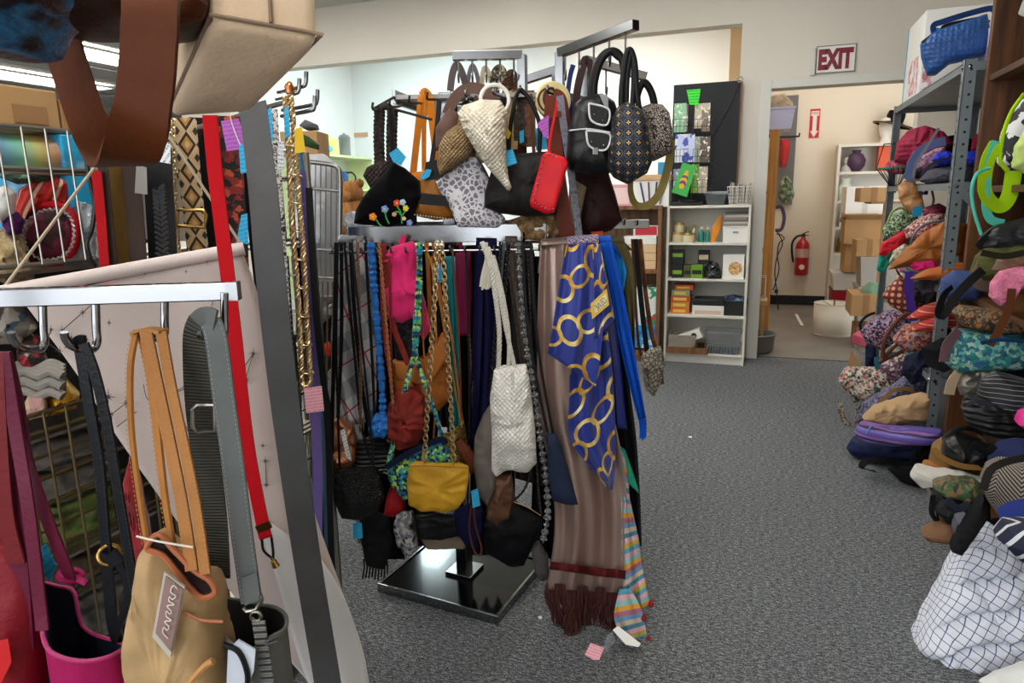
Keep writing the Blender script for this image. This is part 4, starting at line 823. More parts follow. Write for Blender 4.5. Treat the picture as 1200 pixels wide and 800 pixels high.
def add_strap(t, path, w, m_, D=None, kind='strap', name=None, th=.003, face=None, tw=(0, 0), n=None, pitch=.012, r=.002, turn=0, rad=None, stitch=None):
    P = pts(path, D, n); mb = MB()
    fc = frame(turn)[2] if face is None else face
    if kind == 'strap': mb.ribbon(P, w, th, fc, tw)
    elif kind == 'tube': mb.tube(P, w/2, 8)
    elif kind == 'chain': mb.chain(P, pitch, r)
    elif kind == 'rope': mb.rope(cr(P, max(60, len(P)*4)), w*.3, w*.28, turns=sum((b-a).length for a, b in zip(P, P[1:]))/(w*2.2))
    elif kind == 'bead': mb.tube(Q := resample(P, max(20, int(sum((b-a).length for a, b in zip(P, P[1:]))/(w*.28)))), [w/2*(.62+.38*math.sin(i*1.9)+.18*math.sin(i*.7)) for i in range(len(Q))], 8)
    elif kind == 'boa': mb.tube(Q := resample(P, max(40, int(sum((b-a).length for a, b in zip(P, P[1:]))/.004))), [w/2*(.8+.35*noise.noise(V((i*.45, w*99, 3)))+.2*noise.noise(V((i*1.3, 7, w*99)))) for i in range(len(Q))], 10)
    o = mb.build(name or {'strap': 'strap', 'tube': 'handle', 'chain': 'chain_strap', 'rope': 'rope_strap', 'bead': 'strap', 'boa': 'ruffle'}[kind], m_, t)
    if stitch:
        for sd in (-1, 1):
            q = MB(); Q = resample(P, max(8, int(sum((b-a).length for a, b in zip(P, P[1:]))/.0026)))
            for a, b in list(zip(Q, Q[1:]))[::2]:
                tt = (b-a).normalized(); x = tt.cross(fc).normalized(); off = x*(w*.4*sd)+fc*(th*.62); q.bar(a+off, b+off, .0006, .0004, fc)
            q.build('stitching', stitch, o, smooth=False, kind='stuff')
    return o
def pen(t, outline, D, m_, name='price_tag', th=.0008, turn=0, tilt=0, off=0.):      # flat card part
    e1, e2, n = frame(turn, tilt); cx = sum(q[0] for q in outline)/len(outline); cy = sum(q[1] for q in outline)/len(outline); o = dp(cx, cy, D)
    P = [hit(x, y, o, n)+n*off for x, y in outline]; mb = MB(); mb.poly(P, n*th); return mb.build(name, m_, t, smooth=False)
m_tagb = mat('blue_tag', rough=.6, pat=('scrawl', .008, '#2aa9d8', '#1a6f98')); m_tagp = mat('pink_tag', rough=.6, pat=('scrawl', .008, '#eba8b4', '#a86a78')); m_tagv = mat('violet_tag', rough=.6, pat=('scrawl', .008, '#b05ab8', '#6a2a70')); m_tagy = mat('yellow_tag', '#e0b81e', .6); m_tagw = mat('white_tag', rough=.6, pat=('scrawl', .009, '#dfe2e6', '#5a6068'))
m_str = mat('white_string', '#d8d4c8', .7); m_blkl = leather('black_leather', '#141416', .35); m_blkc = cloth('black_fabric', '#121215'); m_brnl = leather('brown_leather', '#5a3520'); m_tanl = leather('tan_leather', '#a8682c')
# --- top of the steel shelving
blue = mat('navy_quilted', '#1d4c8a', .5, bump=('quilt', 22, .6), var=(14, .12)); bluel = leather('navy_leather', '#1a4078')
t = soft('quilted_satchel', 'blue quilted handbag with black trim on top of the steel shelving', 'handbag', [(1078, 52), (1092, 39), (1108, 33), (1157, 17), (1162, 45), (1157, 64), (1112, 75), (1096, 88), (1086, 88), (1079, 68)], .84, .16, blue, -30, p=3.5, wr=.006,
    strap=[([(1095, 40), (1094, 30), (1106, 25), (1135, 16), (1160, 10), (1166, 14)], .028, bluel), ([(1110, 52), (1105, 36), (1112, 30), (1150, 22)], .026, m_blkl), ([(1080, 50), (1100, 38), (1150, 26), (1160, 25)], .012, mat('zip_grey', '#4a4c50', .4))])
pen(t, [(1096, 32), (1107, 34), (1104, 46), (1095, 43)], DX(1100, 40, .86)-.12, m_tagb)
t = T('toy_carton', 'tall white carton with pink print behind the blue handbag', 'box', (1.0, 4.55, 1.82)); MB().box2((.8, 4.62, 1.821), (1.2, 5.1, 2.28)).build('body', m_wbox, t, smooth=False, bevel=.003)
q = MB(); q.box2((.799, 4.7, 1.86), (.8005, 4.98, 2.06)); q.box2((.81, 4.6185, 1.86), (.86, 4.6205, 2.08)); q.build('pink_print', mat('pink_carton_print', rough=.6, coord='Object', pat=('noise', 22, ['#ece8e4', '#ece8e4', '#d8a0a0', '#b87a80'], 1)), t, smooth=False)
MB().box2((.795, 5.095, 1.821), (.8, 5.103, 2.28)).build('blue_edge', mat('pale_blue_edge', '#6fa8c8', .6), t, smooth=False)
t = T('lavender_carton', 'lavender carton lying on the steel shelving behind the blue handbag', 'box', (1.08, 4.0, 1.82)); MB().box2((.98, 3.78, 1.821), (1.21, 4.38, 2.06)).build('body', mat('lavender_card', '#cfc8e2', .6), t, smooth=False, bevel=.003); MB().box2((.979, 3.9, 1.9), (.98, 4.25, 1.97)).build('printed_label', mat('lav_print', '#8a84a8', .6), t, smooth=False)
# --- mannequin head with black hat on the far white shelving
hd = V((1.2, 8.55, 1.80)); p = pY(1039, 172, 8.5); hd = V((p.x, 8.55, 1.80)); t = T('mannequin_head', 'white mannequin head wearing a black hat on the far white shelving', 'mannequin', hd)
MB().lathe([(0, 0), (.07, 0), (.06, .03), (.05, .07), (.07, .1), (.085, .16), (.085, .21), (.07, .26), (0, .29)], hd, n=20).build('head', mat('white_foam', '#e6e2da', .6), t)
q = MB(); q.lathe([(.2, .2), (.19, .19), (.09, .23), (.088, .2), (.09, .3), (.08, .34), (0, .35)], hd, V((.25, 0, 1)), 24); q.build('hat', m_blkc, t)
MB().lathe([(.205, .202), (.18, .188), (.2, .19)], hd, V((.25, 0, 1)), 24).build('hat_brim_lining', mat('beige_brim', '#b89a70', .7), t)
# --- second shelf
soft('magenta_bag', 'magenta quilted bag slumped on the second steel shelf', 'handbag', [(1048, 190), (1051, 168), (1064, 153), (1085, 147), (1106, 154), (1118, 168), (1100, 182), (1070, 196)], .84, .2, mat('magenta_quilt', '#8e1236', .7, bump=('quilt', 18, .9), var=(10, .15)), -35)
soft('black_backpack', 'black backpack wedged behind the magenta bag', 'backpack', [(1075, 190), (1088, 165), (1118, 158), (1150, 165), (1150, 205), (1080, 214)], .98, .2, m_blkc)
t = T('wire_fan_basket', 'conical wire basket with a green and pink rim hanging at the rear steel post', 'basket', dp(1045, 226, 4.48)); q = MB(); c0 = dp(1046, 197, 4.46); tip = dp(1049, 226, 4.5); ring = [c0+R0*.1*math.cos(a*.314)+F0*.07*math.sin(a*.314) for a in range(20)]
MB().tube(ring, .006, 6, closed=True).build('rim', mat('green_rim', '#2f8f6a', .6), t)
for k in range(20): q.tube([ring[k], tip], .0018, 5)
q.build('wires', m_bwire, t); MB().tube([dp(1027, 197, 4.44), dp(1036, 169, 4.5), dp(1049, 168, 4.55)], .004, 6).build('hanger', m_bwire, t)
soft('pink_bundle', 'pink woven cloth bundled in the conical wire basket', 'cloth', [(1037, 197), (1043, 188), (1056, 186), (1063, 196), (1058, 204), (1044, 204)], None, .1, print_('pinkweave', 70, ['#c43a5a', '#e08a9a', '#8a2040'], .3), 0, D=4.47, wr=.006)
t = soft('lilac_bag', 'lilac and pink woven shoulder bag with a blue denim strap', 'handbag', [(1072, 200), (1078, 184), (1096, 174), (1108, 172), (1110, 186), (1090, 200)], .84, .12, print_('pinklilac', 60, ['#c07a90', '#9a86b8', '#d8a0a0', '#7a5a7a'], .4), -35,
    strap=[([(1108, 165), (1090, 170), (1074, 182), (1066, 200), (1070, 220), (1080, 230)], .045, cloth('periwinkle_denim', '#7484b4')), ([(1080, 196), (1086, 210), (1085, 228)], .02, cloth('indigo_strap', '#3f3a86'))])
soft('cobalt_pouch', 'shiny cobalt blue pouch beside the lilac woven bag', 'pouch', [(1092, 188), (1098, 179), (1112, 177), (1120, 182), (1115, 193), (1098, 195)], .84, .1, cloth('cobalt', '#1c2ab0', .45))
soft('grey_bag', 'charcoal grey bag lying flat under the cobalt pouch', 'handbag', [(1078, 212), (1086, 200), (1110, 194), (1140, 196), (1140, 213), (1090, 217)], .86, .2, cloth('charcoal_cloth', '#4a4a52'))
soft('blue_pouch', 'blue pouch tucked behind the front steel post', 'pouch', [(1126, 190), (1132, 178), (1146, 176), (1152, 190), (1140, 194)], 1.0, .12, cloth('royal_blue', '#2434b8', .5))
soft('red_purse', 'small dark red purse at the back of the second steel shelf', 'purse', [(1138, 178), (1140, 160), (1150, 154), (1158, 170), (1152, 182)], 1.08, .1, cloth('dark_red', '#8a1c30'))
# --- hanging in front of the second shelf
t = soft('tan_crescent_bag', 'tan crescent shoulder bag hanging from the second steel shelf', 'handbag', [(1053, 232), (1052, 218), (1060, 211), (1070, 214), (1080, 226), (1084, 244), (1074, 249), (1060, 245)], .74, .09, mat('tan_two_tone', rough=.5, pat=('noise', 9, ['#5a3a1e', '#a87440', '#c49a6a'])), -30,
    strap=[([(1062, 213), (1085, 212), (1094, 232), (1090, 244), (1080, 248)], .012, leather('taupe_leather', '#8a7468'))])
pen(t, [(1070, 243), (1081, 240), (1080, 253), (1069, 254)], DX(1075, 247, .68), m_tagb)
# --- third shelf
soft('green_floral_bag', 'green and white floral fabric bag on the third steel shelf', 'handbag', [(1034, 268), (1044, 252), (1062, 245), (1076, 252), (1074, 270), (1045, 282), (1036, 280)], .78, .2, print_('greenfloral', 55, ['#3f6a3a', '#9ab88a', '#2a4a44', '#d0d8c0', '#587a3a']), -35)
soft('rose_print_bag', 'rose and white print bag beside the green floral bag', 'handbag', [(1060, 268), (1072, 258), (1090, 250), (1108, 250), (1104, 270), (1078, 280), (1062, 279)], .80, .2, print_('roseprint', 60, ['#b85a5a', '#d8a8a0', '#7a2a34', '#e0cfc4']), -35)
soft('crimson_pouch', 'crimson patterned pouch on top of the rose print bag', 'pouch', [(1082, 252), (1086, 242), (1100, 238), (1112, 244), (1106, 255), (1092, 258)], .86, .14, print_('crimsonprint', 70, ['#7a1430', '#a83048', '#50102a']))
soft('red_clutch', 'long bright red clutch poking out of the third shelf', 'clutch', [(1030, 298), (1034, 284), (1058, 270), (1072, 272), (1062, 286), (1040, 302)], .745, .1, leather('bright_red', '#b81828'), -35)
soft('teal_bag', 'teal green fabric bag hanging off the third shelf edge', 'handbag', [(1027, 316), (1031, 296), (1060, 278), (1076, 276), (1066, 292), (1044, 308), (1034, 320)], .755, .08, cloth('teal_cloth', '#1f8a76'), -30)
soft('cream_pouch', 'small cream and yellow pouch under the brown leather bag', 'pouch', [(1042, 308), (1048, 293), (1060, 285), (1068, 290), (1060, 304), (1050, 312)], .765, .1, print_('creamyellow', 50, ['#d8cfb0', '#c8b060', '#e4e0d0', '#8a8a90']))
t = soft('brown_hobo_bag', 'large caramel brown leather hobo bag on the third steel shelf', 'handbag', [(1040, 316), (1058, 294), (1082, 272), (1108, 258), (1132, 262), (1128, 296), (1098, 312), (1066, 312)], .80, .22, leather('caramel', '#9a5a24', .4), -35, wr=.022,
    strap=[([(1108, 258), (1082, 264), (1068, 282), (1072, 300), (1090, 308), (1106, 310)], .011, cloth('slate_cord', '#5a6478'), dict(kind='tube'))])
soft('cognac_bag', 'cognac leather bag behind the front steel post', 'handbag', [(1124, 318), (1122, 280), (1130, 262), (1150, 262), (1152, 300), (1142, 316)], .98, .2, leather('cognac', '#8e4a1c'), -30, wr=.02)
soft('fuchsia_wallet', 'fuchsia leather wallet at the edge of the third shelf', 'wallet', [(1066, 312), (1070, 304), (1096, 302), (1102, 310), (1096, 318), (1072, 317)], .775, .09, leather('fuchsia', '#d81c6a'), -35)
soft('grey_pink_pouch', 'little grey pouch with a pink edge beside the fuchsia wallet', 'pouch', [(1050, 314), (1054, 305), (1066, 304), (1070, 312), (1064, 319), (1054, 319)], .76, .07, print_('greypink', 40, ['#8a8a94', '#c84a70', '#d8d4d8']), -35)
soft('rust_flat_bag', 'flat rust orange bag sliding over the shelf lip', 'handbag', [(1066, 326), (1084, 316), (1122, 308), (1146, 308), (1140, 318), (1096, 328)], .79, .12, leather('rust', '#a85a20'), -35)
# --- fourth shelf
soft('red_gold_bag', 'dark red bag with gold medallion print on the fourth steel shelf', 'handbag', [(1034, 346), (1042, 334), (1055, 322), (1072, 338), (1090, 352), (1082, 364), (1058, 366), (1044, 358)], .765, .16, mat('redgold', rough=.6, pat=('dots', .035, .3, '#6e1020', '#c89a60')), -35, wr=.006)
q = T('violet_strap', 'violet webbing strap dangling over the red striped bags', 'strap', dp(1072, 376, DX(1070, 350, .73))); add_strap(q, [(1066, 318), (1065, 335), (1067, 355), (1071, 376)], .04, cloth('violet_webbing', '#4a2f8e'), DX(1068, 350, .73), turn=-30)
for k, (o, c) in enumerate((([(1062, 372), (1082, 358), (1110, 350), (1128, 352), (1128, 364), (1090, 374)], 'red striped tote folded flat, upper of a pair'), ([(1064, 386), (1080, 374), (1112, 364), (1130, 366), (1130, 380), (1090, 388)], 'red striped tote folded flat, lower of a pair'))):
    soft('striped_tote', c, 'tote bag', o, .8, .16, mat('redstripe', rough=.7, pat=('stripe', 'v', .03, ['#a01828', '#b82434', '#8a1422', '#c88a40', '#a01828'])), -35, wr=.006)
soft('floral_duffel', 'navy bag with pink floral print on the fourth steel shelf', 'handbag', [(1008, 388), (1018, 375), (1040, 363), (1060, 364), (1068, 378), (1056, 396), (1036, 410), (1016, 402)], .735, .2, print_('navypink', 48, ['#1c1c30', '#c87a98', '#2a2a44', '#dfa8b8', '#8a9ac0', '#1c1c30'], 1.), -35)
t = soft('orange_print_bag', 'orange print bag with round brown leather handles', 'handbag', [(1046, 396), (1060, 380), (1086, 378), (1096, 392), (1088, 410), (1060, 412)], .75, .16, print_('orangeprint', 50, ['#b84a34', '#d8b8a8', '#7a2a3a', '#e08a60', '#b8a0b8']), -35,
    strap=[([(1035, 422), (1036, 400), (1048, 380), (1062, 368), (1072, 372)], .02, m_brnl, dict(kind='tube')), ([(1032, 424), (1048, 406), (1068, 392), (1088, 386)], .02, m_brnl, dict(kind='tube')), ([(1030, 425), (1056, 412), (1078, 400), (1094, 396)], .018, m_brnl, dict(kind='tube'))])
soft('navy_slipper', 'navy cloth sleeve hanging down past the floral bags', 'sleeve', [(1014, 430), (1014, 406), (1019, 398), (1026, 402), (1026, 432), (1022, 440), (1016, 438)], .735, .06, cloth('navy_sleeve', '#141c38'), -30)
t = soft('teal_strap_bag', 'patterned bag with teal webbing straps under the brown handles', 'handbag', [(1026, 444), (1034, 420), (1060, 408), (1078, 414), (1076, 440), (1046, 456)], .75, .16, print_('tealprint', 40, ['#4a3a4a', '#8a6a7a', '#d0c0b8', '#6a2a3a']), -35,
    strap=[([(1028, 418), (1030, 432), (1040, 440)], .035, cloth('teal_webbing', '#3f7a86')), ([(1046, 412), (1045, 432), (1056, 452)], .035, cloth('teal_webbing', '#3f7a86'))])
t = T('black_laptop_sleeve', 'flat black laptop sleeve sticking out past the front steel post', 'laptop sleeve', dp(1104, 434, 2.97)); o_ = pen(t, [(1079, 408), (1104, 395), (1119, 399), (1119, 430), (1106, 436), (1086, 428)], 2.96, cloth('neoprene', '#1c1d20', .6), 'sleeve', .012, turn=-30); pen(t, [(1079, 408), (1104, 395), (1119, 399), (1096, 411)], 2.93, cloth('neoprene_top', '#2a2b2e', .6), 'flap', .006, turn=-30)
# --- floor level
FLR = 'bags heaped at the foot of the steel shelving'
t = soft('coral_floral_bag', 'white bag with coral flowers at the foot of the steel shelving', 'handbag', [(982, 444), (990, 430), (1008, 430), (1034, 431), (1050, 440), (1046, 458), (1018, 470), (996, 462)], .60, .16, print_('coralfloral', 40, ['#d8d0c0', '#d87a68', '#e4dccc', '#6a7a5a', '#3a3a44', '#d8d0c0'], .9), -35,
    strap=[([(988, 446), (1000, 462), (1006, 480), (1000, 500), (988, 490), (984, 470)], .03, print_('coralfloral', 40, []))])
soft('paisley_bag', 'grey purple paisley bag heaped below the teal straps', 'handbag', [(1002, 492), (1012, 470), (1044, 452), (1074, 430), (1094, 436), (1090, 462), (1044, 480), (1014, 496)], .70, .2, print_('paisley', 55, ['#6a6888', '#3a3a50', '#8a88a8', '#4a4860'], 1.1), -35)
soft('canvas_bag', 'creased tan canvas bag lying against the front steel post', 'handbag', [(1010, 487), (1022, 476), (1050, 467), (1078, 461), (1092, 464), (1090, 490), (1044, 497), (1026, 497)], .655, .18, cloth('tan_canvas', '#b0906a'), -35, wr=.02)
soft('purple_tote', 'folded purple tote above the navy one', 'tote bag', [(1001, 504), (1008, 494), (1040, 501), (1090, 503), (1104, 505), (1102, 518), (1050, 519), (1010, 514)], .63, .18, mat('purplestripe', rough=.6, pat=('stripe', 'v', .05, ['#5a4a9a', '#7a68b8', '#2a2446', '#8a5a9a', '#4a3f86'])), -35, wr=.006,
    strap=[([(1022, 498), (1016, 508), (1026, 514)], .008, cloth('sky_cord', '#5a9ac8'), dict(kind='tube'))])
soft('navy_tote', 'folded navy nylon tote at the bottom of the heap', 'tote bag', [(992, 522), (1000, 511), (1030, 515), (1098, 517), (1100, 535), (1024, 538), (998, 530)], .62, .2, cloth('navy_nylon', '#161e44', .5), -35, wr=.008)
soft('black_sling_bag', 'black sling bag with a webbing strap flat on the carpet', 'bag', [(1040, 548), (1052, 540), (1084, 545), (1096, 560), (1082, 571), (1056, 562)], .70, .1, m_blkc, -35, wr=.006,
    strap=[([(1060, 548), (1036, 538), (1016, 540), (1010, 548), (1026, 552)], .03, m_blkc, dict(tw=(0, 90)))])
# ================================================================ goods in the wooden bookcase
t = soft('foam_head', 'white foam mannequin head in profile on the upper wooden shelf', 'mannequin', [(1208, -28), (1186, -18), (1177, 0), (1172.5, 20), (1178, 27), (1176, 36), (1183, 43), (1196, 46), (1190, 60), (1184, 74), (1232, 73), (1226, 44), (1238, 10), (1230, -18)], .95, .17, mat('white_foam'), 0, p=2., wr=0, sag=0, rounds=1)
t = soft('zebra_backpack', 'zebra print backpack with lime green piping on a wooden shelf', 'backpack', [(1172, 190), (1176, 158), (1186, 132), (1202, 112), (1240, 104), (1246, 195), (1204, 203), (1182, 201)], .93, .2, mat('zebra', rough=.6, pat=('noise', 14, ['#1a1a1c', '#e4e4e0'], 1)), -20, p=4., wr=.004)
for pa, w, c, kw in (([(1200, 110), (1186, 130), (1176, 156), (1172, 186), (1180, 200)], .014, 'lime', dict(kind='tube')), ([(1168, 168), (1157, 190), (1154, 222), (1163, 238), (1174, 241), (1183, 228), (1188, 200)], .05, 'lime', dict(tw=(10, -30))), ([(1167, 165), (1158, 195), (1155, 235), (1160, 256), (1176, 262)], .03, 'aqua', {}), ([(1160, 197), (1146, 202), (1139, 220), (1141, 245), (1150, 275)], .012, 'aqua', dict(kind='tube'))):
    add_strap(t, pa, w, cloth(c+'_webbing', {'lime': '#a8d414', 'aqua': '#5fd0b8'}[c]), DX(1175, 190, .80), **kw)
soft('lime_pocket_bag', 'pale lime pouch leaning in front of the zebra backpack', 'pouch', [(1186, 196), (1190, 172), (1204, 150), (1236, 146), (1238, 200), (1206, 206)], .86, .08, cloth('pale_lime', '#c8dc80'), -20)
t = soft('black_shoulder_bag', 'charcoal leather shoulder bag on the middle wooden shelf', 'handbag', [(1143, 290), (1150, 275), (1166, 264), (1200, 255), (1240, 250), (1240, 292), (1190, 296), (1160, 298)], .85, .16, leather('charcoal_leather', '#2a2a2d', .35), -30, strap=[([(1150, 284), (1168, 268), (1200, 262), (1235, 258)], .02, m_blkl)])
t = soft('olive_satchel', 'olive green satchel with a taupe webbing strap', 'handbag', [(1136, 318), (1142, 300), (1154, 290), (1190, 286), (1240, 290), (1240, 332), (1180, 328), (1150, 328)], .83, .16, cloth('olive_cloth', '#55552e'), -30, strap=[([(1160, 294), (1152, 310), (1146, 328), (1160, 335), (1190, 330), (1230, 322)], .045, cloth('taupe_webbing', '#8a7064'), dict(tw=(0, 40)))])
soft('cocoa_purse', 'rolled cocoa brown purse on the olive satchel', 'purse', [(1162, 316), (1168, 304), (1190, 299), (1230, 300), (1230, 318), (1180, 320)], .80, .1, leather('cocoa', '#6a4a3a'), -30)
soft('denim_bag', 'blue denim bag bulging between the two shelf units', 'handbag', [(1100, 344), (1103, 326), (1118, 317), (1142, 318), (1154, 334), (1148, 351), (1116, 352)], .80, .2, cloth('denim_blue', '#3c4c78'), -30)
soft('fuzzy_pink_scarf', 'fuzzy pink knit scarf drooping over the wooden shelf edge', 'scarf', [(1160, 348), (1161, 332), (1172, 318), (1196, 312), (1240, 314), (1236, 332), (1192, 338), (1184, 354), (1170, 358)], .78, .1, mat('pink_fuzz', '#d87a98', .95, bump=('vor', 120, 1.), var=(30, .2)), -25)
t = soft('brown_paisley_bag', 'brown paisley tapestry bag, upper on the lower wooden shelf', 'handbag', [(1115, 366), (1124, 358), (1160, 362), (1240, 364), (1240, 390), (1160, 388), (1126, 380)], .84, .2, print_('brownpaisley', 60, ['#3a2a22', '#6a4a34', '#8a7a60', '#b87830', '#2f4a44'], 1.), -25)
t = soft('turquoise_bag', 'turquoise batik bag with a mauve edge under the tapestry bag', 'handbag', [(1106, 424), (1110, 404), (1124, 386), (1150, 388), (1240, 392), (1240, 428), (1160, 432), (1118, 434)], .82, .22, print_('batik', 34, ['#2a8a86', '#6ab8a8', '#1f6a78', '#a8d0c0', '#2f6a9a'], 1.), -25,
    strap=[([(1168, 366), (1162, 396), (1156, 420), (1164, 432), (1180, 428), (1190, 410), (1200, 380)], .03, leather('russet', '#6a3818'), dict(tw=(0, 20))), ([(1126, 388), (1112, 404), (1108, 424)], .05, cloth('mauve', '#7a5a60')), ([(1132, 398), (1118, 412), (1110, 420), (1140, 408)], .02, cloth('indigo', '#2c2c9a'))])
soft('pewter_bag', 'crumpled pewter metallic bag beside a cream strap', 'handbag', [(1120, 448), (1128, 432), (1148, 425), (1168, 434), (1168, 452), (1140, 462), (1124, 460)], .79, .14, leather('pewter', '#85807a', .3, metal=.6), -30, wr=.02,
    strap=[([(1158, 416), (1136, 426), (1118, 444), (1112, 462)], .04, cloth('cream_webbing', '#c8b090'))])
soft('pinstripe_tote', 'black pinstripe tote lying on its side', 'tote bag', [(1144, 462), (1150, 444), (1166, 434), (1200, 444), (1240, 458), (1240, 492), (1180, 486), (1150, 478)], .80, .14, mat('pinstripe', rough=.6, pat=('stripe', 'v', .016, ['#141418']*7+['#8a8a8e'])), -25, wr=.008)
soft('pleated_black_bag', 'black pleated bag with wide buckled strap under the pinstripe tote', 'handbag', [(1126, 478), (1132, 462), (1158, 466), (1200, 486), (1240, 500), (1236, 524), (1190, 516), (1150, 506), (1132, 494)], .78, .14, mat('pleats', '#1a1a1d', .5, bump=('rib', 45, 1.)), -25,
    strap=[([(1152, 506), (1166, 484), (1184, 470), (1204, 464)], .06, leather('black_strap', '#17181c', .3))])
soft('neon_pink_pouch', 'neon pink pouch squeezed in beside the pleated black bag', 'pouch', [(1190, 494), (1194, 482), (1212, 476), (1220, 496), (1204, 504)], .80, .1, cloth('neon_pink', '#e03a90', .5), -25)
soft('sky_blue_cloth', 'sky blue cloth peeking out under the pleated black bag', 'cloth', [(1176, 512), (1186, 504), (1220, 506), (1225, 518), (1190, 520)], .86, .1, cloth('sky_cloth', '#3a86a8'))
# --- heap in front of the wooden bookcase
soft('black_slouch_bag', 'black glossy leather bag on top of the heap beside the steel post', 'handbag', [(1102, 528), (1106, 512), (1118, 506), (1140, 514), (1166, 520), (1168, 542), (1130, 546), (1110, 540)], .70, .2, leather('gloss_black', '#1b1a1b', .25), -30, wr=.02)
soft('khaki_bag', 'khaki canvas bag with tan piping under the black leather bag', 'handbag', [(1088, 540), (1092, 522), (1104, 514), (1112, 532), (1152, 542), (1156, 554), (1114, 556), (1096, 550)], .68, .2, cloth('khaki_canvas', '#7a5c34'), -30, wr=.016)
soft('dark_brown_bag', 'dark brown suede bag behind the black leather bag', 'handbag', [(1136, 524), (1150, 506), (1180, 508), (1196, 530), (1180, 546), (1146, 544)], .80, .18, cloth('dark_brown_suede', '#3a2a1c'), -30)
soft('white_cloth_bag', 'crumpled white cloth bag spilling onto the carpet by the steel post', 'bag', [(1066, 556), (1072, 546), (1094, 550), (1130, 554), (1152, 562), (1146, 570), (1104, 566), (1078, 568)], .62, .12, cloth('off_white_cloth', '#c8c4ba'), -30)
soft('tan_roll_bag', 'rolled tan leather pouch on the crumpled white cloth bag', 'pouch', [(1078, 550), (1082, 542), (1108, 544), (1124, 550), (1118, 556), (1090, 555)], .63, .1, leather('tan_roll', '#9a6434'), -30)
soft('camo_pouch', 'camouflage pouch under the crumpled white cloth bag', 'pouch', [(1092, 566), (1110, 560), (1142, 563), (1154, 574), (1136, 584), (1104, 576)], .63, .14, print_('camo', 30, ['#3f5a34', '#8a6a4a', '#4a6a3a', '#2a3a24'], 1.), -30)
soft('black_nylon_bag', 'black nylon bag crushed under the camouflage pouch', 'bag', [(1092, 588), (1100, 574), (1126, 576), (1160, 584), (1160, 612), (1128, 614), (1104, 602)], .64, .2, cloth('black_nylon', '#0f0f12', .45), -30, wr=.024)
t = soft('brown_suede_boot_bag', 'brown suede bag with a folded flap lying on the carpet', 'bag', [(1079, 624), (1092, 614), (1118, 606), (1122, 628), (1108, 632), (1086, 631)], .585, .1, cloth('brown_suede', '#77573f'), -25, wr=.005)
soft('brown_suede_pouch', 'small brown suede pouch standing against the black nylon bag', 'pouch', [(1100, 606), (1102, 593), (1112, 591), (1118, 600), (1114, 611)], .60, .07, cloth('brown_suede', ''), -25, wr=.004)
soft('grey_pouch', 'grey pouch beside the brown suede bag', 'pouch', [(1117, 622), (1120, 608), (1132, 604), (1140, 612), (1132, 626), (1122, 628)], .60, .1, cloth('grey_pouch_cloth', '#5a5a66'), -25)
t = soft('chevron_bag', 'black and cream chevron weave tote leaning on the bookcase', 'tote bag', [(1150, 562), (1156, 546), (1172, 540), (1240, 532), (1245, 600), (1188, 606), (1170, 602), (1156, 584)], .69, .2, mat('chevron', rough=.8, pat=('zig', .012, .12, ['#2a2422', '#9a9084'])), -25, wr=.006)
soft('navy_fold_bag', 'folded navy canvas bag above the chevron tote', 'bag', [(1158, 542), (1170, 526), (1196, 519), (1240, 522), (1240, 540), (1180, 542)], .73, .18, cloth('navy_canvas', '#1a2250'), -25)
soft('cobalt_cloth_bag', 'bright navy bag wedged between chevron tote and checked quilt', 'bag', [(1170, 604), (1184, 596), (1210, 588), (1245, 590), (1245, 622), (1196, 622)], .63, .14, cloth('bright_navy', '#20307a'), -25)
soft('black_boot_bag', 'long black bag slanting down behind the checked quilt', 'bag', [(1113, 642), (1122, 622), (1142, 592), (1152, 580), (1158, 600), (1144, 620), (1124, 646)], .575, .09, m_blkc, -25)
soft('striped_navy_tote', 'navy tote with white stripes behind the checked quilt', 'tote bag', [(1164, 624), (1176, 610), (1210, 612), (1245, 620), (1245, 670), (1190, 650)], .58, .12, mat('navywhite', rough=.7, rot=35, pat=('stripe', 'u', .035, ['#1c2038', '#1c2038', '#1c2038', '#d0d0d4'])), -25, wr=.005)
soft('dark_backing_bag', 'dark grey duffel at the bottom of the heap behind the quilt', 'bag', [(1120, 660), (1130, 626), (1170, 612), (1245, 640), (1245, 720), (1140, 690)], .80, .25, cloth('dark_grey_duffel', '#2c2c34'), -25)
soft('black_shoe', 'rounded black shoe tip showing beside the checked quilt', 'shoe', [(1102, 690), (1103, 680), (1110, 676), (1122, 680), (1122, 694), (1108, 696)], .62, .08, m_blkc, -20, wr=.002)
soft('checked_quilt', 'white puffy quilt with blue grid checks at the foot of the heap', 'quilt', [(1070, 752), (1080, 728), (1100, 690), (1118, 650), (1134, 624), (1136, 612), (1148, 606), (1160, 612), (1180, 632), (1215, 660), (1240, 690), (1245, 830), (1180, 860), (1110, 830), (1086, 798)], None, .24, mat('quilt_check', rough=.85, rot=28, pat=('grid', .0235, .09, '#dfe2ea', '#3f4c82'), bump=('noise', 50, .3)), -15, D=1.78, tilt=14, wr=.012, fr=6, p=3.2, quilt=(.085, .03, .5), N=96, rings=26)
soft('white_pillow', 'plain white pillow lying on the checked quilt', 'pillow', [(1150, 800), (1168, 786), (1200, 776), (1240, 770), (1260, 840), (1180, 850)], None, .1, cloth('white_pillow_cloth', '#e4e4e2'), -15, D=1.52, tilt=25)
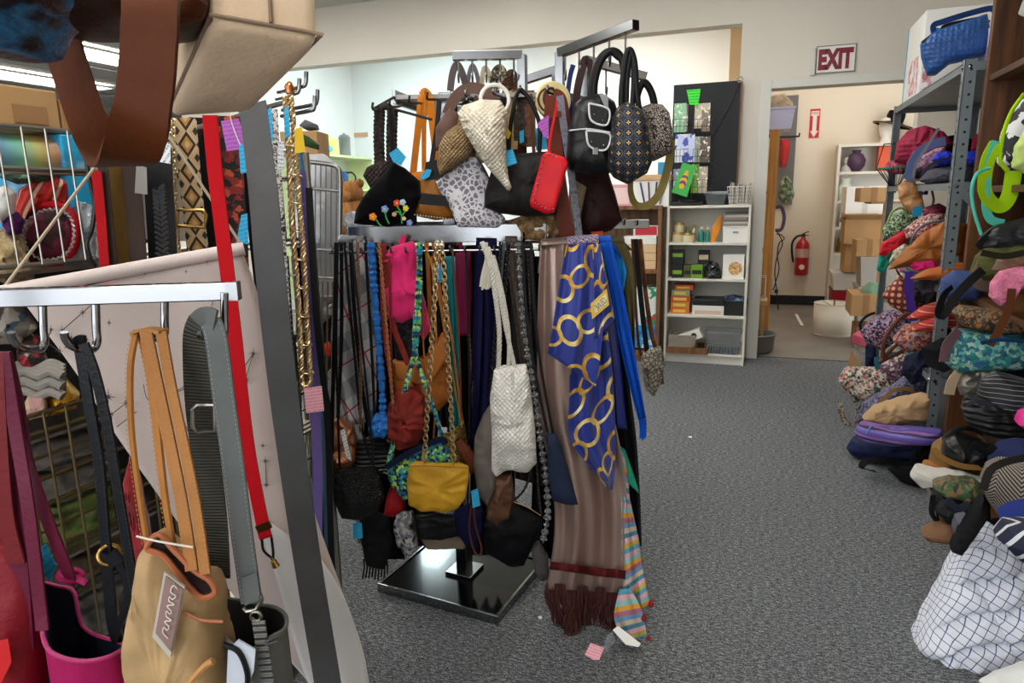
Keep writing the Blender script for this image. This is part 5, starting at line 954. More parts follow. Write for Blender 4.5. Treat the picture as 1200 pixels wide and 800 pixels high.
# ================================================================ the chrome purse rack in the middle
PX, PY = -.915, 1.985; RA = math.radians(-6)
m_glossb = mat('gloss_black_plate', '#08090a', .14, coat=.1, spec=.3); m_chr2 = mat('worn_chrome', '#8f9092', .18, metal=1., var=(8, .1), coord='Object')
RK = T('purse_rack', 'tiered chrome purse rack on a square black base, hung with bags and scarves', 'rack', (PX, PY, 0))
MB().box((PX, PY-.01, .022), (.44, .36, .012), RA).build('base_plate', m_glossb, RK, smooth=False)
for sx, sy, w, d in ((0, -1, .46, .008), (0, 1, .46, .008), (-1, 0, .008, .36), (1, 0, .008, .36)):
    c = rotz(V((sx*.224, sy*.184, 0)), RA); MB().box((PX+c.x, PY-.01+c.y, .017), (w, d, .034), RA).build('base_rim', m_chr2, RK, smooth=False, bevel=.002)
MB().box((PX, PY, .82), (.044, .044, 1.6), RA).build('pole', m_chr2, RK, smooth=False, bevel=.004)
MB().box((PX, PY, .034), (.1, .1, .012), RA).build('collar', m_chr2, RK, smooth=False, bevel=.002)
def rbar(a, b, w, h, name='bar', m_=m_chr2, par=None): return MB().bar(a, b, w, h).build(name, m_, par or RK, smooth=False, bevel=.0015)
# lower tier
ZL = 1.205; fl_, fr_ = dp(408, 268, 2.0), dp(640, 272, 1.98); fl_.z = fr_.z = ZL; bl, br = dp(452, 268, 2.38), dp(706, 272, 2.36); bl.z = br.z = ZL
rbar(fl_, fr_, .012, .05); rbar(bl, br, .012, .05); rbar(fl_, bl, .012, .04); rbar(fr_, br, .012, .04); rbar((PX, PY, ZL), (fl_+fr_)/2, .03, .03, 'arm'); rbar((PX, PY, ZL), (bl+br)/2, .03, .03, 'arm'); rbar((PX, PY, ZL), (fr_+br)/2, .03, .03, 'arm')
ra, rb = dp(384, 281, 1.95), dp(640, 284, 1.92); ra.z = rb.z = ZL-.045
MB().tube([ra, rb], .004, 8).build('peg_rail', m_chr2, RK)
for s in (.1, .9): c = ra.lerp(rb, s); MB().tube([c, V((c.x, c.y, ZL))+F0*.05], .004, 6).build('rail_bracket', m_chr2, RK)
def peg(c, d, h=.02):
    q = MB(); q.tube(cr([c, c+d*.7, c+d+UP*.004, c+d*1.05+UP*h], 9), .0035, 7); return q.build('hook', m_chr2, RK)
for k in range(15): peg(ra.lerp(rb, (k+.5)/15), -F0*.035, .016)
# right-hand wing of the lower tier
wl, wr_ = dp(700, 279, 2.42), dp(760, 279, 2.42); wl.z = wr_.z = ZL; rbar(wl, wr_, .012, .03); rbar(wl, br, .012, .03)
for k in range(3): peg(wl.lerp(wr_, .25+.25*k), -F0*.03)
# middle tier
ZM = 1.60; ml, mr = dp(462, 119, 2.12), dp(640, 106, 2.12); ml.z = mr.z = ZM; nl, nr = dp(505, 112, 2.45), dp(700, 100, 2.42); nl.z = nr.z = ZM
q = MB(); q.poly([ml-UP*.006, mr-UP*.006, nr-UP*.006, nl-UP*.006], UP*.012); q.build('tray', mat('grey_tray', '#8e8b87', .35, metal=.6), RK, smooth=False); rbar(ml, nl, .012, .04); rbar(mr, nr, .012, .04); rbar((PX, PY, ZM), (ml+mr)/2, .03, .03, 'arm'); rbar((PX, PY, ZM), (nl+nr)/2, .03, .03, 'arm')
for (x, y) in ((437, 124), (457, 120), (480, 116), (501, 112), (546, 108), (579, 106), (610, 104), (642, 104)):
    b = dp(x+14, y+8, 2.1); b.z = min(b.z, ZM-.02); MB().tube(cr([V((b.x, b.y, ZM-.02))+F0*.02, b-F0*.06, dp(x, y+4, 1.98), dp(x, y-4, 1.975)], 14), .0035, 7).build('hook', m_bwire if x < 510 else m_chr2, RK)
MB().tube([dp(462, 128, 2.05), dp(506, 140, 2.02)], .004, 7).build('peg_rail', m_bwire, RK); MB().tube([ml, dp(437, 128, 2.0)], .004, 7).build('peg_rail', m_bwire, RK)
# upper arms
def arm(a, b, post_top, post_bot):
    rbar(a, b, .022, .026, 'upper_arm'); rbar(post_top, post_bot, .022, .026, 'arm_post')
A1, A2 = dp(530, 58, 2.22), dp(612, 72, 2.22); A1.z = A2.z = (A1.z+A2.z)/2-.0; rbar(A1, A2, .026, .026, 'upper_arm'); rbar(A2, V((A2.x, A2.y, ZM)), .026, .026, 'arm_post')
B1, B2 = dp(656, 62, 2.18), dp(745, 41, 1.92); zz = B1.z; B2 = fl(745, 41, zz) if False else V((B2.x, B2.y, zz+.015)); rbar(B1, B2, .026, .026, 'upper_arm'); rbar(B1, V((B1.x, B1.y, ZM)), .026, .026, 'arm_post')
C1, C2 = dp(685, 70, 2.35), dp(757, 90, 2.35); rbar(C1, C2, .026, .026, 'upper_arm'); rbar(C1, V((C1.x, C1.y, ZM)), .026, .026, 'arm_post')
E1, E2 = dp(612, 95, 2.5), dp(652, 82, 2.45); rbar(E1, E2, .026, .026, 'upper_arm'); rbar(E2, V((E2.x, E2.y, ZM)), .026, .026, 'arm_post')
rbar(V((A2.x, A2.y, ZM)), V((B1.x, B1.y, ZM)), .03, .03, 'arm'); rbar(V((E2.x, E2.y, ZM)), V((C1.x, C1.y, ZM)), .03, .03, 'arm'); rbar(nr, V((E2.x, E2.y, ZM)), .03, .03, 'arm'); rbar(mr, V((B1.x, B1.y, ZM)), .03, .03, 'arm')
HOOKS = []
for P, Q, n, dl in ((A1, A2, 5, .07), (B1, B2, 5, .075), (C1, C2, 4, .085)):
    for k in range(n):
        c = P.lerp(Q, (k+.4)/n); q = MB(); q.tube(cr([c, c-UP*dl*.6, c-UP*dl, c-UP*(dl+.008)-F0*.012, c-UP*(dl-.004)-F0*.026, c-UP*(dl-.016)-F0*.028], 14), .003, 7); q.build('hook', m_chr2, RK); HOOKS.append(c-UP*dl)
# ---------------------------------------------------------------- bags on the upper tiers
def bag(name, label, cat, outline, D, th, m_, turn=0, strap=None, **k): return soft(name, label, cat, outline, None, th, m_, turn, D=D, strap=strap or [], wr=k.pop('wr', .006), **k) if strap else soft(name, label, cat, outline, None, th, m_, turn, D=D, wr=k.pop('wr', .006), **k)
def strung(t, D, path): MB().tube(pts(path, D, 12), .0012, 5).build('tag_string', m_str, t)
# crocheted brown bag
m_croc = mat('brown_crochet', '#33261f', .9, bump=('knit', 70, 1.), var=(30, .3))
t = bag('crochet_bag', 'dark brown crochet bag with braided strap above the velvet pouch', 'handbag', [(426, 206), (431, 196), (444, 189), (458, 188), (463, 200), (458, 216), (444, 226), (434, 220)], 2.03, .06, m_croc, wr=.01)
m_brd = mat('brown_braid', '#2e2521', .9)
for x0, x1 in ((445, 445), (460, 459)):
    P = pts([(x0, 130), (x0-1, 160), (x1, 192)], 2.03, 40); q = MB(); W_ = .011
    for s in range(3): q.tube([P[i]+R0*W_*math.sin(i*.75+s*2.094)-F0*.006*math.sin(i*1.5+s*4.19) for i in range(len(P))], .0062, 6)
    q.build('braided_strap', m_brd, t)
add_strap(t, [(445, 131), (448, 126), (455, 125), (460, 131)], .02, m_brd, 2.03, kind='tube', name='strap_loop')
# orange tote
m_or = leather('orange_suede', '#d07a1c', .6)
t = bag('orange_tote', 'bright orange tote with long flat straps behind the velvet bag', 'tote bag', [(479, 204), (490, 201), (530, 196), (536, 250), (500, 256), (482, 250)], 2.09, .08, m_or, strap=[([(494, 112), (490, 150), (484, 204)], .02, m_or), ([(503, 112), (508, 150), (513, 196)], .024, m_or), ([(494, 112), (498, 107), (503, 112)], .02, m_or), ([(499, 114), (497, 150), (497, 200)], .014, m_or)])
# black velvet with embroidered flowers
m_velv = mat('black_velvet', '#060609', .95, spec=.1, sheen=.04, bump=('noise', 120, .2))
t = bag('velvet_bag', 'black velvet pouch embroidered with bright flowers', 'handbag', [(461, 190), (475, 197), (492, 212), (495, 230), (487, 246), (488, 263), (455, 266), (416, 262), (418, 246), (429, 228), (447, 206)], 1.97, .09, m_velv, wr=.012, strap=[([(461, 192), (460, 175), (459, 150), (458, 126)], .01, m_blkc)])
pen(t, [(456, 180), (466, 173), (476, 184), (470, 194), (461, 190)], 1.93, m_tagb)
D_ = 1.915
for x, y, c, r in ((465, 238, '#d83a20', 3.2), (451, 245, '#7a9ad8', 3.4), (437, 254, '#e8801c', 3.6), (475.5, 244, '#e0c820', 2.8), (472, 237, '#9ac8e0', 3.), (462, 251, '#d8a888', 2.2), (480, 261, '#6a86d0', 3.), (473.5, 256, '#e4b8a0', 2.)):
    o = dp(x, y, D_); q = MB(); s = r*D_/FPX
    for k in range(5): a = k*1.2566; q.lathe([(0, 0), (s*.62, 0), (s*.5, .002), (0, .0025)], o+(R0*math.cos(a)+UP*math.sin(a))*s*.7, -F0, 8)
    f = q.build('embroidered_flower', mat('thread'+c, c, .6), t); MB().lathe([(0, .002), (s*.4, .002), (0, .004)], o, -F0, 8).build('flower_centre', mat('thread#e8c030', '#e8c030', .6), f)
for pa in ([(441, 257), (444, 262), (448, 266)], [(451, 248), (453, 256), (456, 262)], [(465, 241), (470, 250), (471, 262)], [(475, 247), (472, 252)], [(462, 250), (466, 248), (470, 252)], [(473, 255), (471, 253)]): MB().tube(pts(pa, D_, 10), .0022, 5).build('embroidered_stem', mat('thread_green', '#3f9a4a', .6), t)
# bee striped bag
m_bee = mat('amber_stripe', rough=.5, pat=('stripe', 'v', .075, ['#b06a1e', '#15130f', '#b87424', '#a8641c']), bump=('noise', 90, .2))
t = bag('amber_stripe_bag', 'amber and black striped leather bag beside the velvet pouch', 'handbag', [(500, 190), (516, 186), (522, 212), (534, 256), (510, 258), (484, 252), (493, 214)], 2.0, .1, mat('amber_leather', '#a86a20', .5, var=(10, .15)), rounds=1, strap=[([(506, 190), (512, 150), (515, 118)], .014, m_blkl)])
e = [(494.5, 226), (522, 229), (526, 242), (490.5, 239)]; pen(t, e, 1.925, m_blkl, 'black_band', .002); pen(t, [(499, 190), (516, 186), (520, 210), (496, 211)], 1.95, m_blkl, 'black_flap', .003)
pen(t, [(492, 207), (500, 198), (506, 199), (503, 207), (496, 211)], 1.93, m_tagb)
for k in range(14): MB().lathe([(0, 0), (.0022, 0), (.0016, .0012), (0, .0015)], dp(486+k*3.3, 251.5+k*.4, 1.945), -F0, 6).build('whip_stitch', m_str, t) if k % 1 == 0 else None
# taupe hobo
m_tau = leather('taupe_hide', '#62483e', .5)
t = bag('taupe_hobo', 'taupe leather hobo with a wide curved handle behind the straw bags', 'handbag', [(511, 176), (511, 150), (519, 137), (528, 126), (536, 132), (546, 150), (548, 178), (530, 184)], 2.0, .08, m_tau, strap=[([(524, 134), (530, 120), (540, 108), (552, 103), (566, 106), (578, 118), (584, 140)], .03, m_tau, dict(turn=0))])
# tan crochet pouch, cream crochet cone
m_tanc = mat('tan_crochet', '#a88a62', .95, bump=('knit', 90, 1.), var=(25, .25)); m_crm = mat('cream_crochet', '#e0d6c0', .95, bump=('knit', 80, .5), var=(25, .18))
t = bag('tan_straw_pouch', 'tan knitted pouch tucked behind the cream cone bag', 'pouch', [(537, 146), (524, 155), (515, 171), (512, 192), (516, 206), (530, 198), (552, 182), (557, 167), (547, 148)], 1.94, .09, m_tanc, wr=.01)
add_strap(t, [(538, 150), (540, 138), (548, 130), (556, 126)], .012, m_tanc, 1.95, kind='tube')
t = bag('cream_cone_bag', 'cream crochet cone bag with a white ring handle', 'handbag', [(537, 134), (543, 124), (564, 117), (587, 118), (595, 132), (593, 156), (593, 182), (596, 208), (600, 221), (596, 225), (587, 214), (571, 196), (556, 174), (543, 152)], 1.87, .11, m_crm, wr=.01, sag=-.2)
for k in range(7):
    y = 140+k*8.5; xl = 540+max(0, (y-146))*.66; MB().tube([p-F0*(.05-.004*k+.006*math.sin(j*.6)) for j, p in enumerate(pts([(xl+3, y+4), ((xl+593)/2, y+1), (591, y-3)], 1.87, 24))], .004, 6).build('crochet_ridge', m_crm, t)
q = MB(); c = dp(580, 117, 1.9); q.torus(c, -F0+R0*.2, .038, .0055, 28); q.build('ring_handle', mat('white_plastic_ring', '#e2ded6', .3), t)
pen(t, [(591, 177), (601, 175), (606, 191), (594, 195)], 1.86, m_tagb); pen(t, [(592, 146), (599, 156), (596, 163), (591, 160)], 1.90, m_tagy)
# grey leopard pouch
t = bag('leopard_pouch', 'white canvas pouch with grey leopard spots, tilted', 'pouch', [(510, 213), (553, 181), (559, 185), (574, 212), (574, 232), (593, 257), (583, 267), (537, 266), (525, 238), (514, 222)], 1.95, .04, mat('grey_leopard', rough=.7, pat=('leopard', 68, '#d4d2d6', '#77747e'), bump=('noise', 160, .15)), wr=.004, strap=[([(557, 184), (566, 198), (574, 214)], .012, leather('choc_trim', '#4a2c20')), ([(556, 183), (552, 160), (556, 130), (558, 112)], .008, leather('choc_trim', ''))])
# black tote with cord handles
t = bag('black_soft_tote', 'soft black leather tote with thin cord handles', 'tote bag', [(580, 182), (645, 177), (652, 182), (657, 215), (652, 252), (618, 254), (585, 250), (567, 243), (568, 226), (574, 206)], 1.94, .11, leather('soft_black', '#1a1816', .5), wr=.01, strap=[([(596, 182), (598, 150), (604, 116), (610, 104)], .012, m_blkl, dict(kind='tube')), ([(632, 180), (632, 145), (620, 116), (610, 104)], .012, m_blkl, dict(kind='tube'))])
# red studded wallet
m_redw = leather('red_patent', '#c8141e', .28); t = bag('red_wallet', 'red studded zip wallet hanging from a wrist strap', 'wallet', [(641, 177), (663, 184), (666, 191), (650, 249), (640, 251), (623, 243), (621, 236), (636, 181)], 1.82, .03, m_redw, -10, p=5, wr=.001, strap=[([(643, 178), (645, 160), (650, 135), (653, 118)], .006, m_redw)])
for a, b, n in (((638, 184), (625, 235), 9), ((643, 181), (661, 187), 5), ((662, 192), (648, 245), 9), ((627, 238), (643, 246), 5)):
    for k in range(n): x = a[0]+(b[0]-a[0])*k/(n-1); y = a[1]+(b[1]-a[1])*k/(n-1); MB().lathe([(0, .0), (.0028, .0), (.002, .002), (0, .003)], dp(x, y, 1.806), -F0, 7).build('stud', m_chrome, t)
# brown belt and grey ribbon
t = T('brown_belt', 'wide reddish brown leather belt doubled over a rack hook', 'belt', dp(664, 280, 1.97)); m_rb = leather('red_brown', '#6a2a18', .35); add_strap(t, [(648, 112), (647, 140), (652, 190), (658, 235), (665, 282)], .042, m_rb, 1.97); add_strap(t, [(648, 112), (656, 118), (661, 150)], .04, m_rb, 1.99)
q = MB(); q.bar(dp(637, 137, 1.95), dp(658, 133, 1.95), .01, .014); q.build('belt_keeper', m_rb, t, smooth=False)
t = T('grey_ribbon', 'grey snake textured ribbon strap beside the brown belt', 'strap', dp(679, 290, 1.95)); add_strap(t, [(656, 112), (661, 150), (668, 195), (675, 245), (680, 290)], .02, mat('grey_snake', rough=.6, pat=('noise', 60, ['#4a4a54', '#7a7a86', '#3a3a44'])), 1.95)
# cream hat hoop
t = T('hoop_bag', 'round cream hoop handle with brown rings on the rack', 'handle', dp(648, 140, 2.02)); q = MB(); c = dp(648, 118, 2.03); q.lathe([(.02, .004), (.03, .012), (.05, .01), (.053, 0), (.05, -.008), (.02, -.004)], c, -F0+R0*.3, 32); q.build('cream_disc', mat('cream_hoop', '#e0cf98', .5), t)
for s in (0, 1): MB().torus(c-F0*.012+R0*(.008*s-.012)+UP*.004*s, -F0+R0*(.3+.4*s), .032-.004*s, .004, 24).build('brown_ring', m_brnl, t)
pen(t, [(634, 140), (643, 135), (643, 163), (638, 160), (629, 146)], 1.9, m_tagv)
# back row straps hanging on the upper left arm
for k, (lab, c, pa, w) in enumerate((('taupe webbing strapped bag hanging behind the taupe hobo', '#5a504c', [(527, 112), (530, 88), (535, 76), (541, 84), (547, 104)], .022), ('grey webbing strapped bag hanging between taupe and cream ones', '#6a6468', [(547, 105), (550, 86), (554, 77), (559, 88), (562, 104)], .014), ('cream strapped bag hanging behind the white ring handle', '#b8a890', [(564, 104), (566, 86), (569, 80), (574, 90), (577, 106)], .016), ('dark leopard strapped bag on the short upper arm', '#4a4038', [(580, 102), (580, 88), (586, 81), (591, 92), (595, 104)], .03), ('chestnut strapped bag beside the dark leopard strap', '#5a3a2a', [(596, 90), (600, 87), (603, 96), (604, 106)], .03))):
    m_ = cloth('backrow%d' % k, c) if k != 3 else print_('leopstrap', 60, ['#2a241e', '#c8b898', '#6a5a48'])
    x = (pa[0][0]+pa[-1][0])/2; bag('hanging_bag', lab, 'handbag', [(x-16, 140), (x+16, 139), (x+18, 190), (x-18, 192)], 2.3, .05, m_, strap=[(pa, w, m_), ([(pa[-1][0], pa[-1][1]), (x+8, 125), (x+10, 142)], w, m_), ([(pa[0][0], pa[0][1]), (x-8, 125), (x-10, 142)], w, m_)])
for k, (lab, c, x, y1, w) in enumerate((('brown braided belt hanging behind the black tote', '#6a4a38', 621, 172, .032), ('dark olive strap hanging behind the cream cone bag', '#3a3428', 606, 165, .025), ('tan suede strap hanging behind the cream cone bag', '#a88a60', 600, 175, .03), ('charcoal leather strap hanging beside the brown braided belt', '#3a3236', 613, 170, .02))):
    t = T('hanging_strap', lab, 'strap', dp(x, y1, 2.14)); add_strap(t, [(x-1, 106), (x, 130), (x+1, y1)], w, cloth('hstrap%d' % k, c, bump=('vor', 90, .8)), 2.14)
t = T('blue_tag_set', 'blue price tags hanging behind the black tote', 'tag', dp(634, 175, 2.05)); pen(t, [(628, 150), (640, 150), (641, 175), (628, 176)], 2.05, m_tagb); pen(t, [(609, 154), (614, 152), (614, 166), (609, 168)], 2.06, m_tagb); MB().tube([dp(634, 151, 2.05), dp(632, 108, 2.06)], .001, 5).build('tag_string', m_str, t)
bag('straw_box_bag', 'small beige straw box bag peeking out beside the brown belt', 'handbag', [(668, 207), (687, 219), (679, 260), (672, 263), (666, 240)], 2.0, .06, mat('beige_straw', '#a89878', .9, bump=('knit', 110, .8)), wr=.003)
bag('feather_trim_bag', 'bag with tan feather trim under the black tote', 'handbag', [(596, 258), (620, 250), (655, 250), (660, 275), (640, 285), (600, 284)], 2.02, .08, mat('feather_trim', rough=.9, pat=('noise', 50, ['#4a3622', '#8a6a44', '#b89a70']), bump=('noise', 60, 1.)), wr=.015, strap=[([(628, 252), (626, 190), (622, 110)], .01, m_brnl)])
# burgundy bag, backpack, lattice bag, print bag
t = bag('burgundy_bag', 'large dark burgundy bag hanging below the black backpack', 'handbag', [(672, 196), (712, 200), (720, 225), (729, 258), (716, 270), (688, 279), (674, 268), (670, 230)], 2.08, .1, leather('burgundy', '#2c1214', .45), wr=.008, strap=[([(676, 200), (675, 120), (684, 75), (688, 72), (694, 90), (697, 200)], .022, leather('dark_choc', '#3a2622'))])
m_nyl = mat('black_nylon_weave', '#0e0f11', .4, bump=('noise', 200, .3)); m_wp = mat('white_piping', '#d8d8d8', .4)
t = bag('black_white_backpack', 'black nylon backpack handbag with white edged flap pockets', 'backpack', [(680, 116), (691, 112), (704, 110), (719, 119), (722, 128), (716, 146), (716, 188), (713, 205), (690, 205), (668, 200), (664, 188), (666, 152), (671, 135), (673, 122)], 1.93, .13, m_nyl, p=3.2, wr=.007, strap=[([(696, 112), (697, 95), (704, 72), (716, 60), (727, 66), (731, 85), (730, 108)], .02, m_blkl, dict(kind='tube')), ([(692, 114), (694, 95), (702, 70), (714, 60), (726, 68)], .018, m_blkl, dict(kind='tube'))])
for o in ([(690, 121), (713, 128), (711, 146), (693, 141)], [(687, 153), (714, 157), (712, 173), (703, 176), (690, 170)]):
    f = pen(t, o, 1.85, m_nyl, 'flap_pocket', .004); MB().tube(pts(o+[o[0]], 1.846, 40), .0028, 6).build('white_edge', m_wp, f)
    for x, y in ((o[0][0]+6, o[0][1]+13), (o[1][0]-7, o[1][1]+13)): MB().lathe([(0, 0), (.003, 0), (.002, .003), (0, .003)], dp(x, y, 1.845), -F0, 8).build('snap', m_chrome, f)
MB().tube(pts([(667, 153), (690, 151), (715, 155)], 1.855, 20), .002, 6).build('zip_piping', m_wp, t); MB().box(dp(698, 177, 1.845), (.016, .006, .02), YAW).build('clasp', m_chrome, t, smooth=False, bevel=.002)
pen(t, [(702, 110), (712, 112), (713, 128), (708, 124)], 1.865, mat('grey_panel_cloth', '#8a8c90', .6), 'grey_panel', .003)
t = bag('gold_lattice_bag', 'black slouchy bag with gold flower lattice print', 'handbag', [(718, 136), (724, 125), (732, 120), (744, 124), (752, 131), (756, 140), (760, 170), (762, 190), (756, 204), (736, 216), (720, 208), (712, 196), (714, 168)], 1.86, .13, mat('gold_lattice', rough=.6, pat=('lattice', .0255)), p=2.8, wr=.008, strap=[([(728, 128), (729, 100), (734, 65), (739, 59), (744, 75), (746, 106), (750, 134)], .016, m_blkl, dict(kind='tube')), ([(734, 126), (735, 90), (740, 62), (743, 85), (741, 124)], .014, m_blkl, dict(kind='tube'))])
t = bag('scroll_print_bag', 'black and white scroll print bag with a dark handle', 'handbag', [(750, 126), (760, 122), (774, 123), (782, 133), (785, 152), (785, 180), (766, 189), (759, 185), (757, 150)], 2.08, .12, mat('scroll_print', rough=.7, pat=('leopard', 150, '#1a1818', '#b0a498')), p=3.2, wr=.006, strap=[([(746, 114), (750, 102), (756, 97), (764, 110), (768, 130)], .022, m_blkl, dict(kind='tube')), ([(786, 164), (784, 190), (774, 224), (760, 240), (746, 240), (739, 225), (740, 200)], .024, leather('olive_strap', '#8a7a3e'), dict(tw=(0, 50)))])
bag('navy_slip_bag', 'navy satin bag showing between the cream hoop and the backpack', 'handbag', [(658, 125), (668, 112), (674, 130), (670, 175), (660, 190), (655, 160)], 2.12, .05, cloth('navy_satin', '#1c2a5a', .4), strap=[([(664, 120), (668, 90), (672, 76)], .014, cloth('navy_satin', ''))])
t = T('bead_strap', 'black and silver beaded strap hanging beside the cream hoop', 'strap', dp(664, 120, 2.15)); add_strap(t, [(670, 76), (666, 95), (663, 120)], .012, mat('bead_mix', rough=.3, pat=('noise', 160, ['#1a1a1c', '#c8c4c0', '#8a7a6a'], 1)), 2.15, kind='bead')
# ================================================================ lower tier of the rack: scarves, straps and purses
# plaid scarf and its neighbours
def scarf(name, label, left, right, D, m_, cat='scarf', back=.35, **k):
    b = dp((left[-1][0]+right[-1][0])/2, max(left[-1][1], right[-1][1]), D); t = T(name, label, cat, b)
    q = MB(); q.sheet(left, right, D=D, **k); q.build('front_drape', m_, t, solid=.0018)
    if back:
        n = lambda E: [(E[0][0], E[0][1]), (E[0][0]+(E[1][0]-E[0][0])*.5, E[0][1]+(E[1][1]-E[0][1])*back*.5), (E[1][0], E[0][1]+(E[1][1]-E[0][1])*back)]
        L_ = [(E[0], E[1], D+.055) for E in n(left)]; R_ = [(E[0], E[1], D+.055) for E in n(right)]
        q = MB(); q.sheet(L_, R_, D=D+.055, nv=10, amp=.006); q.build('back_drape', m_, t, solid=.0018)
        P0 = [dp(left[0][0], left[0][1], D), dp((left[0][0]+right[0][0])/2, (left[0][1]+right[0][1])/2, D), dp(right[0][0], right[0][1], D)]
        rows = [[P0[0].lerp(P0[2], u/8)+F0*(.0275-.0275*math.cos(a*math.pi/6))+UP*.016*math.sin(a*math.pi/6) for u in range(9)] for a in range(7)]
        q = MB(); q.grid(rows, [[(u*.01, a*.008) for u in range(9)] for a in range(7)]); q.build('top_fold', m_, t, solid=.0018)
    return t
def cordbag(name, label, D, paths, body=None): pass
m_plaid = mat('grey_plaid', rough=.9, pat=('plaid', .13, '#c0c2c6', '#74777c', '#a82430'), rot=24, bump=('noise', 220, .2))
scarf('plaid_scarf', 'grey plaid scarf with red lines behind thin black straps', [(396, 283), (394, 341), (388, 396), (392, 450), (404, 500)], [(427, 281), (436, 330), (440, 380), (441, 440), (440, 492)], 1.98, m_plaid, amp=.014, k=2.5)
def longstrap(name, label, path, w, m_, D, kind='strap', cat='strap', **k):
    t = T(name, label, cat, dp(path[-1][0], max(p[1] for p in path), D)); add_strap(t, path, w, m_, D, kind=kind, **k); return t
m_blks = leather('black_strap_leather', '#0f0f11', .4)
longstrap('thin_black_strap', 'thin black leather strap hanging over the plaid scarf', [(394, 284), (393, 350), (391, 430), (389, 520), (392, 600), (398, 690)], .011, m_blks, 1.9, n=30)
longstrap('black_braid_strap', 'black braided strap beside the brown bead chain', [(404, 284), (408, 340), (416, 420), (424, 500), (436, 545)], .009, m_blks, 1.92, 'rope')
longstrap('bead_chain_strap', 'brown and silver bead chain over the plaid scarf', [(419, 284), (421, 350), (423, 430), (422, 505)], .008, mat('bronze_chain', '#8a6a50', .3, metal=.8), 1.91, 'chain', pitch=.008, r=.0018)
longstrap('black_webbing', 'black webbing strap behind the bead chain', [(411, 284), (415, 360), (424, 450), (432, 500)], .011, m_blks, 1.95)
t = longstrap('blue_ruffle_scarf', 'bright blue ruffled narrow scarf on the rack', [(435, 284), (438, 330), (443, 390), (447, 440), (449, 490)], .026, mat('blue_ruffle', '#1f6ab8', .8, bump=('noise', 90, .8), var=(20, .2)), 1.92, 'boa', 'scarf'); q = MB(); q.pillow([(432, 500), (440, 484), (454, 486), (460, 500), (452, 512), (438, 513)], D=1.92, th=.04, wr=.012, fr=25); q.build('ruffled_end', mat('blue_ruffle'), t)
longstrap('copper_ball_chain', 'copper and white ball chain between blue ruffle and pink pouch', [(444, 284), (449, 340), (455, 410), (460, 470), (463, 520)], .008, mat('copper_chain', '#b87a54', .3, metal=.7), 1.89, 'chain', pitch=.008, r=.002)
bag('hot_pink_pouch', 'hot pink fleece pouch hung high on the lower tier', 'pouch', [(449, 302), (458, 289), (484, 282), (490, 292), (490, 325), (498, 352), (505, 385), (496, 400), (484, 372), (471, 379), (456, 374), (449, 341)], 1.95, .06, mat('hot_pink', '#d81468', .8, bump=('noise', 120, .3), sheen=.3), wr=.012, strap=[([(470, 286), (474, 276)], .015, mat('hot_pink', ''))])
t = bag('saddle_bag', 'tan saddle bag with a rounded flap under the pink pouch', 'handbag', [(460, 421), (480, 422), (500, 415), (519, 388), (527, 400), (527, 468), (512, 484), (492, 482), (458, 459)], 1.97, .07, leather('saddle_tan', '#9a5a22', .45), strap=[([(505, 400), (503, 340), (500, 284)], .012, leather('saddle_tan', '')), ([(523, 395), (515, 340), (508, 284)], .012, leather('saddle_tan', ''))])
q = MB(); q.pillow([(462, 424), (482, 425), (502, 417), (520, 392), (524, 420), (508, 444), (486, 452), (464, 442)], D=1.935, th=.015, wr=.002); q.build('flap', leather('saddle_tan_flap', '#a8662c', .4), t)
t = bag('dark_floral_fabric', 'black velvet evening bag beneath the hot pink pouch', 'handbag', [(460, 378), (484, 374), (494, 400), (488, 424), (464, 424)], 1.985, .04, print_('darkvelvet', 50, ['#0c0a0e', '#1c161c', '#3a3040'], .8), strap=[([(466, 380), (462, 330), (460, 285)], .008, m_blks)])
m_rust = mat('rust_suede', '#7a1e14', .85, bump=('noise', 90, .6), var=(14, .25))
t = bag('rust_suede_bag', 'rust red suede bag with twisted straps', 'handbag', [(455, 474), (466, 456), (482, 452), (496, 462), (502, 500), (492, 520), (468, 524), (454, 510)], 1.93, .09, m_rust, wr=.02, strap=[([(462, 462), (452, 400), (448, 340), (450, 285)], .014, m_rust), ([(492, 462), (476, 420), (458, 370), (452, 300)], .016, m_rust)])
m_pea = mat('peacock_quilt', rough=.75, pat=('cells', 130, ['#123a5a', '#1f9a9a', '#5ab060', '#b8d060', '#101c3a', '#2a78b0'], 1.), bump=('noise', 120, .3))
t = bag('peacock_pouch', 'blue and green peacock print zip pouch behind the yellow purse', 'purse', [(452, 549), (479, 533), (515, 517), (526, 527), (531, 543), (519, 580), (473, 584), (458, 567)], 1.89, .05, m_pea, rounds=1, strap=[([(491, 284), (492, 340), (488, 400), (474, 460), (462, 515), (454, 548)], .014, m_pea), ([(493, 284), (489, 350), (486, 405), (498, 450), (512, 490), (520, 520)], .013, m_pea)])
MB().ribbon(pts([(452, 548), (479, 531), (515, 515), (522, 520)], 1.865, 16), .018, .004).build('navy_zip_band', cloth('navy_zip', '#141a34'), t)
MB().torus(dp(453, 552, 1.87), -F0, .008, .002, 14).build('strap_ring', m_chrome, t)
bag('red_satin_pouch', 'red satin pouch corner under the peacock pouch', 'pouch', [(450, 601), (454, 580), (460, 562), (476, 578), (474, 596), (462, 604)], 1.92, .05, cloth('red_satin', '#8e1018', .5), strap=[([(462, 566), (460, 480), (456, 300)], .006, m_rust)])
m_yel = mat('mustard_leather', '#c8961e', .45, bump=('noise', 120, .25), var=(10, .08)); m_gch = mat('gold_chain', '#d8bd92', .3, metal=1.)
